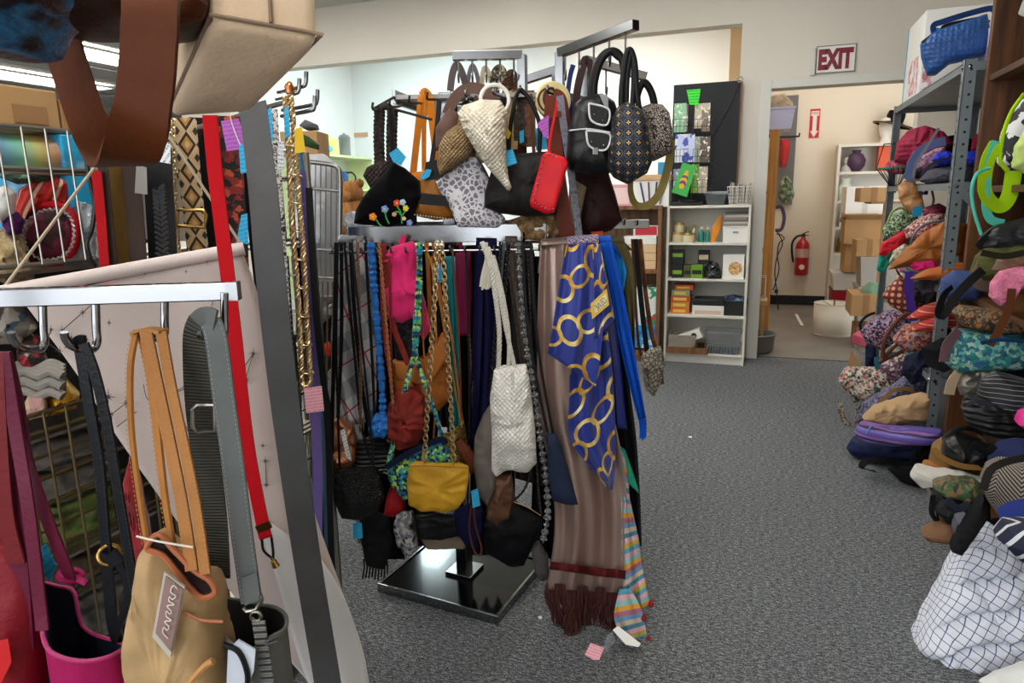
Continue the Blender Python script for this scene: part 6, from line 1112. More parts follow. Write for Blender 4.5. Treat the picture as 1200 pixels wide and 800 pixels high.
t = bag('yellow_purse', 'mustard yellow leather purse on a gold chain', 'purse', [(480, 544), (487, 541), (512, 543), (540, 543), (549, 546), (550, 556), (546, 582), (536, 595), (524, 599), (492, 597), (479, 590), (477, 566)], 1.83, .05, m_yel, p=3., wr=.008, strap=[([(512, 284), (510, 340), (506, 400), (502, 460), (497, 544)], .01, m_gch, dict(kind='chain', pitch=.014, r=.002)), ([(517, 284), (521, 330), (524, 400), (528, 470), (532, 544)], .01, m_gch, dict(kind='chain', pitch=.014, r=.002))])
MB().tube(pts([(480, 546), (512, 546), (548, 548)], 1.806, 20), .002, 6).build('flap_seam', mat('mustard_seam', '#9a7010', .5), t)
for x in (497, 532): MB().torus(dp(x, 543, 1.82), V((1, 0, 0)), .006, .0016, 12).build('eyelet', m_gch, t)
t = longstrap('thin_gold_strap', 'thin gold cord strap crossing to the teal scarf', [(497, 284), (508, 320), (520, 380), (532, 450), (541, 500)], .006, mat('gold_cord', '#a8803a', .4, metal=.5), 1.9, 'rope'); pen(t, [(511, 310), (518, 309), (518, 331), (511, 330)], 1.86, m_tagb)
longstrap('amber_thin_strap', 'amber leather lace strap beside the green straps', [(490, 284), (494, 330), (496, 400), (499, 440)], .006, m_tanl, 1.92, 'tube')
scarf('teal_scarf', 'teal silk scarf showing behind the gold chain', [(522, 300), (526, 380), (528, 450), (524, 520)], [(534, 300), (537, 380), (538, 450), (540, 522)], 2.0, cloth('teal_silk', '#1f7a80', .5), amp=.006, k=1.5, back=0)
bag('maroon_slim_bag', 'slim maroon flat bag under the rack bar', 'handbag', [(534, 296), (552, 294), (553, 340), (552, 392), (536, 394), (534, 340)], 1.98, .03, cloth('maroon', '#6a0e34', .6), strap=[([(540, 298), (540, 284)], .01, cloth('maroon', '')), ([(544, 294), (547, 350), (551, 420), (556, 500)], .006, mat('copper_chain', ''), dict(kind='chain', pitch=.008, r=.0016))])
scarf('dark_brown_scarf', 'dark brown shawl hanging behind the maroon bag', [(500, 288), (520, 400), (530, 520)], [(560, 287), (560, 400), (562, 520)], 2.06, cloth('dark_shawl', '#241814'), amp=.02, k=3, back=0)
scarf('navy_scarf', 'long navy blue scarf in the middle of the rack', [(558, 284), (556, 350), (553, 430), (548, 520)], [(582, 284), (584, 360), (582, 440), (576, 530)], 1.97, cloth('navy_wool', '#16163e'), amp=.016, k=2.5)
t = longstrap('white_tassel', 'white cord tassel hung over the navy scarf', [(570, 284), (571, 300)], .01, m_str, 1.91, 'tube', 'tassel')
for k in range(6): MB().tube(pts([(570+random.uniform(-1, 1), 300), (566+k*1.6, 318), (563+k*2.3, 338+random.uniform(-3, 3))], 1.91, 10), .0035, 6).build('strand', mat('ivory_cord', '#d8d2c2', .8), t)
m_wk = mat('white_knit', '#e6e2da', .9, bump=('knit', 75, .5)); m_wr = mat('white_rope', '#cfcabf', .8)
t = bag('white_knit_bag', 'white knitted drawstring bag on thick rope straps', 'handbag', [(579, 432), (590, 428), (617, 427), (621, 446), (627, 500), (629, 542), (618, 553), (600, 549), (581, 557), (576, 548), (576, 510), (574, 466)], 1.86, .08, m_wk, wr=.014, strap=[([(565, 284), (574, 310), (581, 350), (585, 390), (584, 432)], .013, m_wr, dict(kind='rope')), ([(572, 290), (583, 330), (592, 380), (603, 430)], .012, m_wr, dict(kind='rope')), ([(578, 300), (588, 340), (596, 390), (596, 430)], .011, m_wr, dict(kind='rope'))])
MB().tube(pts([(600, 436), (602, 480), (601, 548)], 1.825, 16), .004, 6).build('seam_fold', m_wk, t)
m_gryl = leather('dove_leather', '#6a625c', .5)
t = bag('dove_grey_bag', 'dove grey leather drawstring bag with black and silver chains', 'handbag', [(556, 512), (566, 486), (576, 470), (585, 478), (584, 530), (580, 572), (571, 592), (560, 580), (555, 545)], 1.88, .06, m_gryl, wr=.01, strap=[([(587, 284), (583, 360), (577, 430), (572, 500), (568, 560)], .008, mat('black_silver', '#4a4a4e', .25, metal=.9), dict(kind='chain', pitch=.009, r=.0022)), ([(596, 284), (590, 360), (583, 430), (578, 500), (577, 560)], .008, mat('black_silver', ''), dict(kind='chain', pitch=.009, r=.0022))])
longstrap('grey_flat_strap', 'flat grey leather strap in front of the white ropes', [(592, 284), (588, 300), (585, 350), (582, 420)], .014, leather('slate_leather', '#5a5e66'), 1.89)
bag('bronze_purse', 'bronze metallic leather purse under the white knitted bag', 'purse', [(571, 575), (576, 556), (600, 553), (603, 580), (597, 604), (582, 614), (570, 608)], 1.9, .05, leather('bronze_foil', '#6a4a38', .28, metal=.4), wr=.012, strap=[([(580, 556), (582, 470), (586, 284)], .006, m_blks)])
t = bag('black_satin_clutch', 'black satin clutch tilted on a thin chain', 'clutch', [(562, 612), (572, 592), (602, 586), (634, 603), (636, 612), (628, 632), (614, 663), (596, 663), (570, 646)], 1.96, .05, cloth('black_satin', '#0b0b0f', .4), wr=.005, strap=[([(602, 587), (620, 560), (628, 480), (622, 380), (618, 284)], .005, mat('dark_chain', '#5a5250', .3, metal=.8), dict(kind='chain', pitch=.007, r=.0014)), ([(634, 604), (630, 560), (626, 500)], .005, mat('dark_chain', ''), dict(kind='chain', pitch=.007, r=.0014))])
MB().tube(pts([(602, 588), (618, 594), (634, 604)], 1.945, 12), .0016, 6).build('zip', m_gch, t)
t = longstrap('sparkle_boa', 'grey and black sparkly boa hanging in front of the denim bag', [(608, 284), (614, 380), (628, 470), (634, 520), (640, 560), (642, 600), (636, 636)], .024, mat('sparkle_boa', rough=.6, pat=('noise', 220, ['#1a1a1c', '#5a5a5c', '#c8c8c8'], 1), bump=('noise', 200, 1.)), 1.87, 'bead', 'boa')
m_den = mat('dark_denim', '#18233e', .85, bump=('noise', 260, .4), var=(12, .2))
t = bag('denim_purse', 'dark denim purse with a black shoulder strap', 'purse', [(640, 506), (652, 508), (666, 548), (678, 590), (664, 590), (648, 586), (642, 560)], 1.86, .05, m_den, wr=.004, strap=[([(622, 284), (626, 360), (634, 430), (648, 508)], .008, m_blks), ([(612, 284), (618, 380), (632, 460), (642, 508)], .008, m_blks)])
scarf('charcoal_scarf', 'charcoal wool scarf behind the white knitted bag', [(594, 286), (596, 360), (600, 440), (604, 560)], [(624, 286), (630, 370), (634, 460), (640, 570)], 2.0, mat('charcoal_wool', '#2a2626', .9, var=(30, .3)), amp=.018, k=3.)
scarf('taupe_wool_scarf', 'taupe tweed scarf next to the silk shawl', [(592, 284), (596, 320), (604, 380), (610, 430)], [(606, 284), (612, 330), (622, 390), (626, 440)], 1.95, mat('taupe_tweed', '#5a4e44', .95, var=(60, .4)), amp=.01, k=1.5)
scarf('black_lace_scarf', 'black lace scarf hanging low beside the silk shawl', [(614, 300), (622, 420), (624, 540), (622, 640)], [(640, 300), (644, 420), (652, 560), (654, 660)], 2.03, cloth('black_lace', '#141214'), amp=.02, k=3., back=0)
bag('grey_white_trim_bag', 'grey bag with white trim low behind the silk shawl', 'handbag', [(622, 640), (632, 632), (642, 650), (644, 676), (634, 680), (626, 668)], 1.98, .05, mat('grey_whitetrim', '#4a4644', .6), strap=[([(628, 638), (626, 660), (636, 678)], .006, m_wp, dict(kind='tube')), ([(632, 634), (628, 500), (620, 290)], .008, m_blks)])
# left-hand low cluster
t = bag('sequin_purse', 'black sequin evening purse on thin straps', 'purse', [(391, 555), (396, 549), (420, 549), (438, 546), (447, 556), (451, 582), (443, 600), (422, 608), (401, 606), (392, 586)], 1.88, .06, mat('black_sequin', '#0a0a0c', .15, metal=.3, bump=('vor', 260, 1.)), wr=.006, strap=[([(398, 550), (396, 480), (394, 400), (396, 284)], .006, m_blks), ([(438, 547), (434, 500), (426, 420), (412, 284)], .006, m_blks)])
t = bag('copper_bag', 'crumpled copper metallic bag with a white tag', 'handbag', [(375, 512), (383, 498), (396, 489), (414, 500), (419, 515), (418, 548), (396, 553), (377, 549)], 1.95, .07, leather('copper_foil', '#9a6444', .3, metal=.5), wr=.02, fr=14, strap=[([(396, 490), (400, 400), (400, 284)], .01, m_blks)])
pen(t, [(399, 505), (404, 502), (412, 540), (406, 536)], 1.88, m_tagw, 'white_tag')
bag('pleated_clutch', 'black pleated satin clutch behind the sequin purse', 'clutch', [(414, 545), (418, 516), (440, 510), (464, 522), (468, 545), (446, 556), (424, 556)], 1.95, .06, mat('black_pleat', '#15161a', .4, bump=('rib', 70, 1.)), strap=[([(440, 512), (436, 420), (428, 284)], .008, m_blks)])
t = bag('black_fringe_bag', 'black fringed bag hanging lowest near the base', 'handbag', [(422, 606), (436, 600), (456, 604), (460, 640), (452, 664), (430, 662), (424, 636)], 1.99, .06, m_blkc, wr=.01, strap=[([(436, 604), (440, 450), (440, 284)], .01, m_blks)])
pen(t, [(414, 613), (424, 612), (425, 630), (414, 631)], 1.9, m_tagb)
for k in range(9): MB().tube(pts([(426+k*3.4, 655), (427+k*3.4, 664), (425+k*3.6, 676+random.uniform(-4, 4))], 1.985, 8), .003, 5).build('fringe', m_blkc, t)
t = bag('gold_basket_bag', 'woven gold straw bag behind the yellow purse', 'handbag', [(503, 522), (510, 512), (530, 505), (544, 492), (548, 520), (544, 544), (520, 544)], 1.96, .06, mat('gold_straw', '#9a7c34', .6, bump=('knit', 90, 1.), var=(30, .25)), strap=[([(508, 516), (512, 420), (506, 300)], .006, m_tanl), ([(542, 496), (530, 400), (514, 300)], .006, m_tanl)])
bag('chestnut_wallet', 'chestnut leather wallet jutting out behind the yellow purse', 'wallet', [(533, 520), (540, 512), (558, 534), (558, 552), (552, 556)], 1.9, .02, leather('chestnut', '#6a3420'), strap=[([(541, 514), (538, 400), (530, 290)], .005, m_brnl)])
t = bag('navy_velvet_pouch', 'navy velvet pouch behind a brown wrist loop', 'pouch', [(532, 600), (548, 590), (566, 596), (566, 620), (556, 640), (546, 638), (536, 622)], 1.95, .05, cloth('navy_velvet', '#10143a'), strap=[([(548, 592), (550, 450), (546, 290)], .006, m_blks)])
add_strap(t, [(552, 592), (550, 620), (556, 646), (563, 650), (564, 640), (557, 615), (555, 592)], .006, leather('cordovan', '#5a2e20'), 1.89, kind='tube', name='wrist_loop'); pen(t, [(552, 575), (560, 572), (563, 592), (554, 595)], 1.84, m_tagb)
bag('black_box_bag', 'square black box bag behind the yellow purse', 'handbag', [(487, 600), (512, 596), (540, 598), (542, 622), (516, 628), (490, 626)], 1.98, .08, m_blkl, p=5, strap=[([(492, 600), (488, 450), (484, 290)], .007, m_blks), ([(536, 598), (520, 450), (506, 290)], .007, m_blks)])
bag('white_lace_bundle', 'grey and white lace bundle hanging behind the red pouch', 'cloth', [(462, 612), (466, 598), (484, 598), (490, 640), (478, 652), (466, 640)], 2.02, .05, mat('lace_mix', rough=.9, pat=('noise', 40, ['#1c1a20', '#8a8a94', '#c8c4c0', '#2a2630'], 1)), wr=.016, strap=[([(474, 600), (470, 450), (466, 290)], .006, m_blks)])
bag('beige_low_bag', 'beige flat bag hanging lowest in front of the chrome pole', 'handbag', [(492, 628), (520, 626), (548, 630), (546, 640), (500, 642)], 2.05, .05, cloth('beige_flat', '#8a7a68'), strap=[([(500, 630), (506, 450), (506, 290)], .006, m_blks)])
# filler scarves seen in the gaps
for k, (lab, x0, x1, y1, D, c) in enumerate((('black shawl hanging behind the black sequin purse', 424, 472, 655, 2.1, '#101012'), ('dark plum shawl hanging behind the rust suede bag', 466, 512, 640, 2.12, '#22141a'), ('dark grey shawl hanging behind the navy scarf', 548, 602, 650, 2.12, '#15151a'), ('wine red shawl at the back beside the maroon bag', 508, 552, 500, 2.14, '#401018'))):
    scarf('back_shawl', lab, [(x0, 288), (x0+2, 400), (x0+4, y1)], [(x1, 288), (x1, 400), (x1+2, y1)], D, cloth('backshawl%d' % k, c), amp=.02, k=3.5, back=0)
# ---------------------------------------------------------------- the big scarves on the right
m_silk = mat('taupe_silk', '#ad948a', .3, bump=('noise', 200, .1), metal=.55); m_frg = mat('burgundy_fringe', '#4a2420', .7)
t = scarf('silk_shawl', 'long taupe silk shawl with burgundy fringe reaching the carpet', [(634, 288), (630, 380), (632, 480), (646, 560), (650, 620), (640, 690)], [(692, 283), (702, 380), (718, 480), (733, 560), (735, 640), (733, 694)], 1.88, m_silk, amp=.032, k=1.7, nu=44, nv=50, drift=1.5, top=.5)
q = MB(); q.sheet([(646, 658, 1.858), (644, 667, 1.858)], [(734, 669, 1.858), (734, 679, 1.858)], nu=44, nv=4, amp=.032, k=1.7, ph=1.35, drift=.15, top=1.); q.build('red_band', cloth('red_band', '#581a1c'), t, solid=.002)
q = MB()
for k in range(290):
    u = k/289; x = 640+u*93; y = 686+u*8; yb = 742+9*math.sin(u*7)-18*abs(u-.5)+random.uniform(-10, 8); x2 = x+random.uniform(-4, 4)+(8 if u < .3 else -4)
    d0 = 1.88+.026*math.sin(6.28*1.7*u+1.5); q.tube(pts([(x, y-3, d0), (x+random.uniform(-3, 3), y*.65+yb*.35, d0+random.uniform(-.015, .02)), (x2+random.uniform(-4, 4), y*.3+yb*.7, d0+random.uniform(-.02, .02)), (x2, yb, d0+random.uniform(-.02, .03))], None, 9), .0019, 4)
q.build('fringe', m_frg, t, kind='stuff')
m_chain = mat('chain_print_silk', rough=.45, rot=38, pat=('rings', .14, .0365, .006, '#1c2f86', '#d8aa38'), bump=('noise', 150, .08), sheen=.2)
m_navys = mat('navy_silk', '#141f66', .45)
b = dp(700, 575, 1.83); t = T('chain_scarf', 'blue silk scarf printed with gold chains, folded in layers', 'scarf', b)
q = MB(); q.sheet([(664, 287, 1.83), (656, 330, 1.82), (648, 380, 1.81), (642, 414, 1.81)], [(702, 284, 1.83), (708, 320, 1.82), (706, 390, 1.81), (698, 452, 1.81)], nu=30, nv=34, amp=.011, k=1.6, drift=.6, top=.6); q.build('upper_layer', m_chain, t, solid=.0016)
q = MB(); q.sheet([(694, 286, 1.815), (696, 320, 1.80), (697, 365, 1.80), (696, 398, 1.80)], [(703, 286, 1.83), (710, 320, 1.82), (716, 350, 1.82), (720, 374, 1.82)], nu=14, nv=24, amp=.006, k=1., top=1.); q.build('folded_edge', m_chain, t, solid=.0016)
q = MB(); q.sheet([(668, 425, 1.84), (667, 470, 1.84), (667, 512, 1.83), (690, 545, 1.83), (714, 574, 1.83)], [(712, 388, 1.84), (718, 440, 1.84), (721, 505, 1.84), (721, 540, 1.84), (718, 573, 1.83)], nu=28, nv=34, amp=.014, k=1.8, drift=1., top=.8); q.build('lower_layer', m_chain, t, solid=.0016)
q = MB(); q.sheet([(706, 370, 1.86), (712, 430, 1.86), (716, 500, 1.86)], [(722, 376, 1.865), (729, 440, 1.865), (735, 503, 1.865)], nu=10, nv=20, amp=.006, k=1.); q.build('navy_lining', m_navys, t, solid=.0016)
e1, e2, n = frame(0); o = dp(704, 352, 1.795); c = [dp(x, y, 1.795) for x, y in ((692, 356), (711, 338), (714, 357), (694, 374))]
mb = MB(); mb.poly(c, n*.001); pl = mb.build('printed_plaque', mat('gold_print', '#d8b040', .5), t, smooth=False)
c2 = [dp(x, y, 1.7935) for x, y in ((696, 357), (710, 343.5), (711.5, 355), (697.5, 367))]; mb = MB(); mb.poly(c2, n*.0006); mb.build('printed_panel', mat('cream_print', '#e6d8a0', .5), pl, smooth=False)
rt = (c2[1]-c2[0]).normalized(); text_mesh('CELINE', .02, 'printed_letters', mat('navy_print', '#28306a', .5), pl, sum(c2, V())/4+n*.0012, rt, n.cross(rt), .0002, mirror=True, fit=(.034, .016))
q = MB(); rows = [[dp(664, 287, 1.83).lerp(dp(702, 284, 1.83), u/8)+F0*(.03-.03*math.cos(a*math.pi/6))+UP*.02*math.sin(a*math.pi/6) for u in range(9)] for a in range(7)]; q.grid(rows); q.build('top_fold', m_chain, t, solid=.0016)
t = scarf('black_velvet_scarf', 'long black velvet scarf behind the chain print scarf', [(698, 290), (706, 400), (722, 520), (728, 630)], [(716, 290), (730, 400), (746, 520), (752, 640)], 1.93, m_velv, amp=.012, k=2.)
m_royal = cloth('royal_silk', '#1250b8', .55); t = scarf('royal_blue_scarf', 'narrow royal blue scarf with a tasselled end', [(703, 284), (714, 330), (728, 410), (748, 492)], [(717, 283), (730, 340), (743, 410), (757, 490)], 1.9, m_royal, amp=.008, k=1.5)
q = MB()
for k in range(9): q.tube(pts([(749+k, 491), (750+k*.9, 503), (750+k*.8, 514+random.uniform(-3, 3))], 1.9, 6), .0014, 4)
q.build('fringe', m_royal, t, kind='stuff')
scarf('azure_scarf', 'short azure scarf bunched beside the royal blue one', [(716, 290), (720, 310), (722, 345)], [(728, 300), (734, 320), (728, 350)], 1.96, cloth('azure', '#1f8ad0', .5), amp=.01, k=1.5, back=0)
scarf('olive_scarf', 'olive green scarf behind the royal blue scarf', [(714, 284), (722, 310), (732, 360), (736, 420)], [(732, 284), (742, 310), (744, 360), (744, 420)], 2.0, cloth('olive_wool', '#5e5638'), amp=.01, k=1.5)
scarf('rust_scarf', 'small rust orange scarf end on the rack bar', [(694, 279), (692, 288)], [(708, 278), (708, 288)], 1.98, cloth('rust_orange', '#b8482a'), amp=.004, k=1., back=.5, nv=6)
m_multi = mat('multi_stripe', rough=.7, pat=('stripe', 'v', .16, ['#5aa0b4', '#d8a8b0', '#8ac0c0', '#d8a040', '#b06a80', '#6a98b8', '#d0b8a0', '#4a8aa0', '#e0b0b8', '#c8b050']))
t = scarf('striped_scarf', 'multicolour striped scarf with red tassels trailing on the carpet', [(728, 580), (729, 640), (726, 690), (718, 735)], [(738, 585), (748, 630), (757, 680), (763, 706)], 1.86, m_multi, amp=.014, k=1.8, back=0)
q = MB(); q.sheet([(726, 690, 1.83), (720, 725, 1.82), (734, 757, 1.82)], [(740, 690, 1.83), (752, 715, 1.82), (758, 746, 1.82)], nu=14, nv=18, amp=.01, k=1.4); q.build('lower_fold', m_multi, t, solid=.0016)
q = MB(); q.sheet([(727, 525, 1.88), (727, 560, 1.88), (728, 582, 1.86)], [(731, 530, 1.88), (736, 560, 1.88), (738, 586, 1.86)], nu=8, nv=10, amp=.004, k=1.); q.build('upper_fold', m_multi, t, solid=.0016)
for x, y in ((763, 706), (760, 748), (744, 759), (714, 775), (730, 755), (754, 722)):
    p = dp(x, y, 1.82); q = MB(); q.lathe([(0, .012), (.004, .01), (.007, 0), (.008, -.008), (.005, -.014), (0, -.015)], p, UP, 10); q.build('tassel', mat('red_tassel', '#8e1a1c', .8), t)
m_grn = cloth('jade_silk', '#2a9a78', .5); scarf('jade_scarf', 'jade green scarf corner hanging beside the chain print', [(724, 520), (726, 550), (730, 560)], [(732, 526), (744, 560), (749, 578)], 1.9, m_grn, amp=.006, k=1., back=0, nv=14)
t = T('paper_tags', 'white paper label and pink price tag trailing on the carpet', 'tag', dp(715, 768, 1.78)); pen(t, [(718, 738), (724, 733), (751, 754), (748, 758), (733, 755)], 1.76, m_paper, 'white_label', tilt=40); pen(t, [(711, 745), (718, 738), (721, 752), (716, 758), (704, 772), (706, 760)], 1.765, m_clear, 'clear_sleeve', tilt=30); pen(t, [(692, 753), (708, 759), (701, 776), (685, 767)], 1.745, m_tagp, 'pink_tag', tilt=40)
# bag on the right wing
t = bag('snakeskin_bag', 'small ivory snakeskin bag with brown straps near the brown bookcase', 'handbag', [(751, 418), (760, 409), (774, 405), (779, 424), (774, 448), (766, 464), (756, 456)], 2.4, .07, mat('ivory_snake', rough=.5, pat=('leopard', 70, '#6a6256', '#c0b8a4')), wr=.01, strap=[([(741, 280), (744, 340), (748, 400), (753, 420)], .01, m_brnl), ([(749, 280), (756, 340), (763, 390), (772, 420), (776, 450)], .014, m_brnl), ([(744, 280), (750, 340), (756, 395), (762, 440)], .018, m_blks), ([(751, 280), (757, 340), (766, 400)], .01, leather('caramel', ''))])
# white lint on the carpet
q = MB(); p = fl(633, 724); q.lathe([(0, .006), (.006, .004), (.006, 0), (0, 0)], p, UP, 10); one(q, 'lint_ball', 'tiny white lint ball on the carpet by the rack base', 'lint', m_paper)
q = MB(); p = fl(809, 512); q.lathe([(0, .004), (.01, .002), (.01, 0), (0, 0)], p, UP, 8); one(q, 'paper_fleck', 'tiny white paper fleck on the open carpet', 'scrap', m_paper)
# ================================================================ left: wire gondola with belts
XG = -1.15
def gx(x, y, X=XG): return pX(x, y, X)
def DB(x, y, X=-1.1): return DX(x, y, X)
GD = T('wire_gondola', 'tall wire grid gondola crammed with bundles and hung with belts', 'rack', (XG-.25, 1.1, 0)); m_gw = mat('nickel_wire', '#a09a90', .3, metal=.9); m_gold_w = mat('brassy_wire', '#7a6a4a', .35, metal=.9)
zr = [gx(40, 150).z, gx(40, 198).z, gx(40, 203).z, gx(40, 310).z, gx(60, 480).z, gx(60, 502).z, gx(90, 520).z, gx(90, 545).z, gx(90, 575).z, gx(90, 605).z, gx(90, 632).z, gx(90, 640).z, gx(100, 690).z, .3, .1]
for i, z in enumerate(zr): MB().tube([V((XG, .3, z)), V((XG, 1.58, z))], .0045 if i in (0, 1, 3, 4, 5, 7, 8) else .0028, 7).build('rail', m_gw if i < 4 else m_gold_w, GD)
q = MB(); q2 = MB()
for k in range(32): y = .3+k*.0403; q.tube([V((XG+.004, y, zr[0])), V((XG+.004, y, zr[3]))], .0019, 6); q2.tube([V((XG+.004, y, zr[4])), V((XG+.004, y, .08))], .0027, 6)
q.build('upper_grid_wires', m_gw, GD, kind='stuff'); q2.build('lower_grid_wires', m_gold_w, GD, kind='stuff')
for y in (.3, 1.58):
    for x in (XG, XG-.5): MB().tube([V((x, y, 0)), V((x, y, zr[0]))], .012, 8).build('post', m_gw, GD)
for z in (zr[3]-.01, zr[5]-.01, zr[11]-.01, .1): MB().box2((XG-.5, .3, z-.006), (XG, 1.58, z)).build('shelf', m_gw, GD, smooth=False)
MB().box2((XG-.52, .28, .0), (XG-.51, 1.6, zr[3])).build('back_board', mat('dark_back', '#2a2724', .8), GD, smooth=False)
# --- bundles on the gondola
def stash(name, label, cat, outline, X, th, m_, turn=45, **k): return soft(name, label, cat, outline, X, th, m_, turn, **k)
zc = gx(30, 152, -1.2).z; y0, y1 = gx(-60, 130, -1.2).y, gx(69, 130, -1.2).y; zt = gx(30, 102, -1.2).z
t = T('large_carton', 'large plain brown cardboard carton on top of the wire gondola', 'box', (-1.45, (y0+y1)/2, zr[0])); MB().box2((-1.65, y0, zr[0]+.006), (-1.2, y1, zt)).build('body', m_card, t, smooth=False, bevel=.003); MB().box2((-1.2005, y0+.1, zt-.06), (-1.198, y0+.16, zt-.03)).build('tear_mark', m_card2, t, smooth=False)
t = T('small_carton', 'narrow brown carton end behind the large carton', 'box', (-1.4, y1+.07, zr[0])); MB().box2((-1.6, y1+.004, zr[0]+.006), (-1.2, y1+.07, zt-.012)).build('body', m_card2, t, smooth=False, bevel=.002); MB().box2((-1.199, y1+.03, zr[0]+.006), (-1.1985, y1+.036, zt-.012)).build('seam', m_card, t, smooth=False)
q = MB(); a, b = dp(-40, 178, DB(-40, 178, -1.24)), dp(72, 184, DB(72, 184, -1.24)); q.tube([a, b], .036, 20); one(q, 'holographic_roll', 'roll of iridescent holographic wrapping film', 'roll', mat('holo_film', rough=.18, metal=.5, pat=('holo', 5)))
q = MB(); p0, p1 = gx(75, 250, -1.22), gx(107, 250, -1.22); q.box2((-1.42, p0.y, gx(90, 312, -1.22).z), (-1.2, p1.y, gx(90, 160, -1.22).z)); one(q, 'turquoise_box', 'tall turquoise box with white print behind the wire grid', 'box', mat('turq_box', rough=.4, coord='Object', pat=('noise', 14, ['#1f9ac8', '#2aa8d8', '#2a86b0', '#b8dcec'])), smooth=False, bevel=.003)
t = stash('round_patch_bag', 'round red rimmed patchwork bag with silver zigzag trim', 'handbag', [(26, 276), (32, 256), (50, 243), (72, 241), (88, 250), (94, 270), (90, 292), (74, 306), (50, 308), (32, 296)], -1.22, .06, print_('patchwork', 24, ['#3a1414', '#6a1030', '#281418', '#502028', '#7a1a3a']), 25, wr=.006)
# its rim and trim are parts: rebuild as a thing with parts
bpy.data.objects.remove(t); c = [(26, 276), (32, 256), (50, 243), (72, 241), (88, 250), (94, 270), (90, 292), (74, 306), (50, 308), (32, 296)]; D_ = DB(60, 275, -1.22); t = T('round_patch_bag', 'round red rimmed patchwork bag with silver zigzag trim', 'handbag', dp(60, 308, D_))
stash('lace_bundle', 'cream lace and blue ribbon bundle above the bead necklaces', 'bundle', [(-10, 400), (-8, 360), (14, 346), (34, 366), (44, 384), (24, 402)], -1.21, .08, print_('lacebundle', 22, ['#8a8078', '#c8c0b4', '#4a6a7a', '#6a5a50']), 30, wr=.016)
q = MB(); q.pillow(c, D=D_, th=.06, wr=.006, turn=0); q.build('body', MATS['patchwork'], t)
MB().tube([p-F0*.012 for p in pts(c, D_, 60, True)], .008, 8, closed=True).build('red_rim', cloth('rim_red', '#b01020', .5), t)
ct = (60, 275); zz_ = [(ct[0]+(x-ct[0])*.86, ct[1]+(y-ct[1])*.86) for x, y in c]; P = pts(zz_, D_-.03, 64, True); cc = dp(60, 275, D_-.03); MB().tube([cc+(p-cc)*(1+.035*(-1)**i)-F0*.006 for i, p in enumerate(P)], .0022, 6, closed=True).build('zigzag_trim', mat('silver_trim', '#c8c4c0', .35, metal=.6), t)
stash('red_stripe_cloth', 'red and green striped cloth bundled above the round bag', 'cloth', [(18, 250), (22, 222), (40, 212), (66, 206), (82, 214), (84, 240), (60, 244), (40, 250), (28, 262)], -1.26, .12, mat('xmas_stripe', rough=.8, rot=30, pat=('stripe', 'u', .03, ['#b01c18', '#c83020', '#8a1410', '#c8a080', '#a01814'])), 30, wr=.016)
stash('dark_green_bundle', 'dark green bundle under the holographic roll', 'cloth', [(0, 208), (10, 198), (40, 196), (70, 200), (60, 212), (20, 216)], -1.24, .08, print_('greendark', 30, ['#14241c', '#3a5a44', '#8ab098', '#1c1c18']), 30)
stash('clear_sack', 'white plastic sack at the edge of the gondola', 'sack', [(-14, 250), (-8, 222), (8, 216), (19, 226), (18, 250), (4, 262)], -1.2, .08, mat('white_film', '#dcdad8', .25, coat=.3), 30)
stash('purple_glove', 'purple velvet bundle beside the round patchwork bag', 'cloth', [(3, 264), (8, 250), (20, 248), (28, 258), (24, 274), (12, 274)], -1.2, .06, cloth('purple_velvet', '#4a1c54'), 30)
stash('raffia_bundle', 'beige raffia bundle on the gondola shelf', 'bundle', [(-14, 320), (-10, 272), (10, 264), (26, 280), (34, 305), (40, 326), (10, 334)], -1.22, .1, mat('raffia', rough=.9, pat=('noise', 40, ['#6a5638', '#b09a70', '#d8c8a8']), bump=('noise', 90, 1.)), 30, wr=.016)
stash('cellophane_bag', 'clear cellophane bag of grey goods beside the turquoise box', 'bag', [(80, 304), (82, 252), (90, 234), (108, 240), (116, 262), (114, 306)], -1.19, .06, mat('cellophane', '#b8bcc2', .12, coat=.6, alpha=.75), 30, wr=.016, fr=18)
q = MB(); q.tube(pts([(101, 182, DB(101, 182, -1.12)), (104, 205, DB(104, 205, -1.12)), (111, 240, DB(111, 240, -1.12)), (108, 268, DB(108, 268, -1.12)), (102, 285, DB(102, 285, -1.12)), (106, 302, DB(106, 302, -1.12)), (112, 312, DB(112, 312, -1.12))], None, 40), .004, 7); one(q, 'black_cable', 'wavy black cable hanging down the wire grid', 'cable', m_bwire)
stash('bead_necklaces', 'tangle of red and grey bead necklaces behind the maroon straps', 'necklaces', [(20, 420), (22, 392), (36, 382), (48, 398), (56, 424), (40, 434)], -1.2, .05, print_('beads', 40, ['#8a1420', '#3a2a24', '#a83038', '#a8a098', '#2a1a18'], .4), 30, wr=.012, fr=24)
D_ = DB(45, 445, -1.18); q = MB()
for k in range(9): y = 428+k*4; q.tube(pts([(18, y+3), (30, y-3), (46, y+3), (60, y-2), (74, y+4)], D_-.006*(k % 3), 30), .009, 7)
one(q, 'grey_yarn', 'looped hank of thick grey yarn on the gondola', 'yarn', mat('grey_yarn', '#8f8980', .95, bump=('noise', 120, .8)))
stash('gold_foil_pouch', 'crumpled gold foil pouch beside the grey yarn', 'pouch', [(52, 468), (60, 454), (78, 446), (94, 462), (90, 476), (60, 484)], -1.19, .06, leather('gold_foil', '#c8962a', .25, metal=.5), 30, wr=.016, fr=16)
stash('lace_cushion', 'cream cushion with pink lace edge under the grey yarn', 'cushion', [(26, 476), (34, 462), (54, 458), (58, 484), (36, 490)], -1.185, .06, print_('lacecream', 20, ['#c8a890', '#b88a80', '#d8c0a8']), 30)
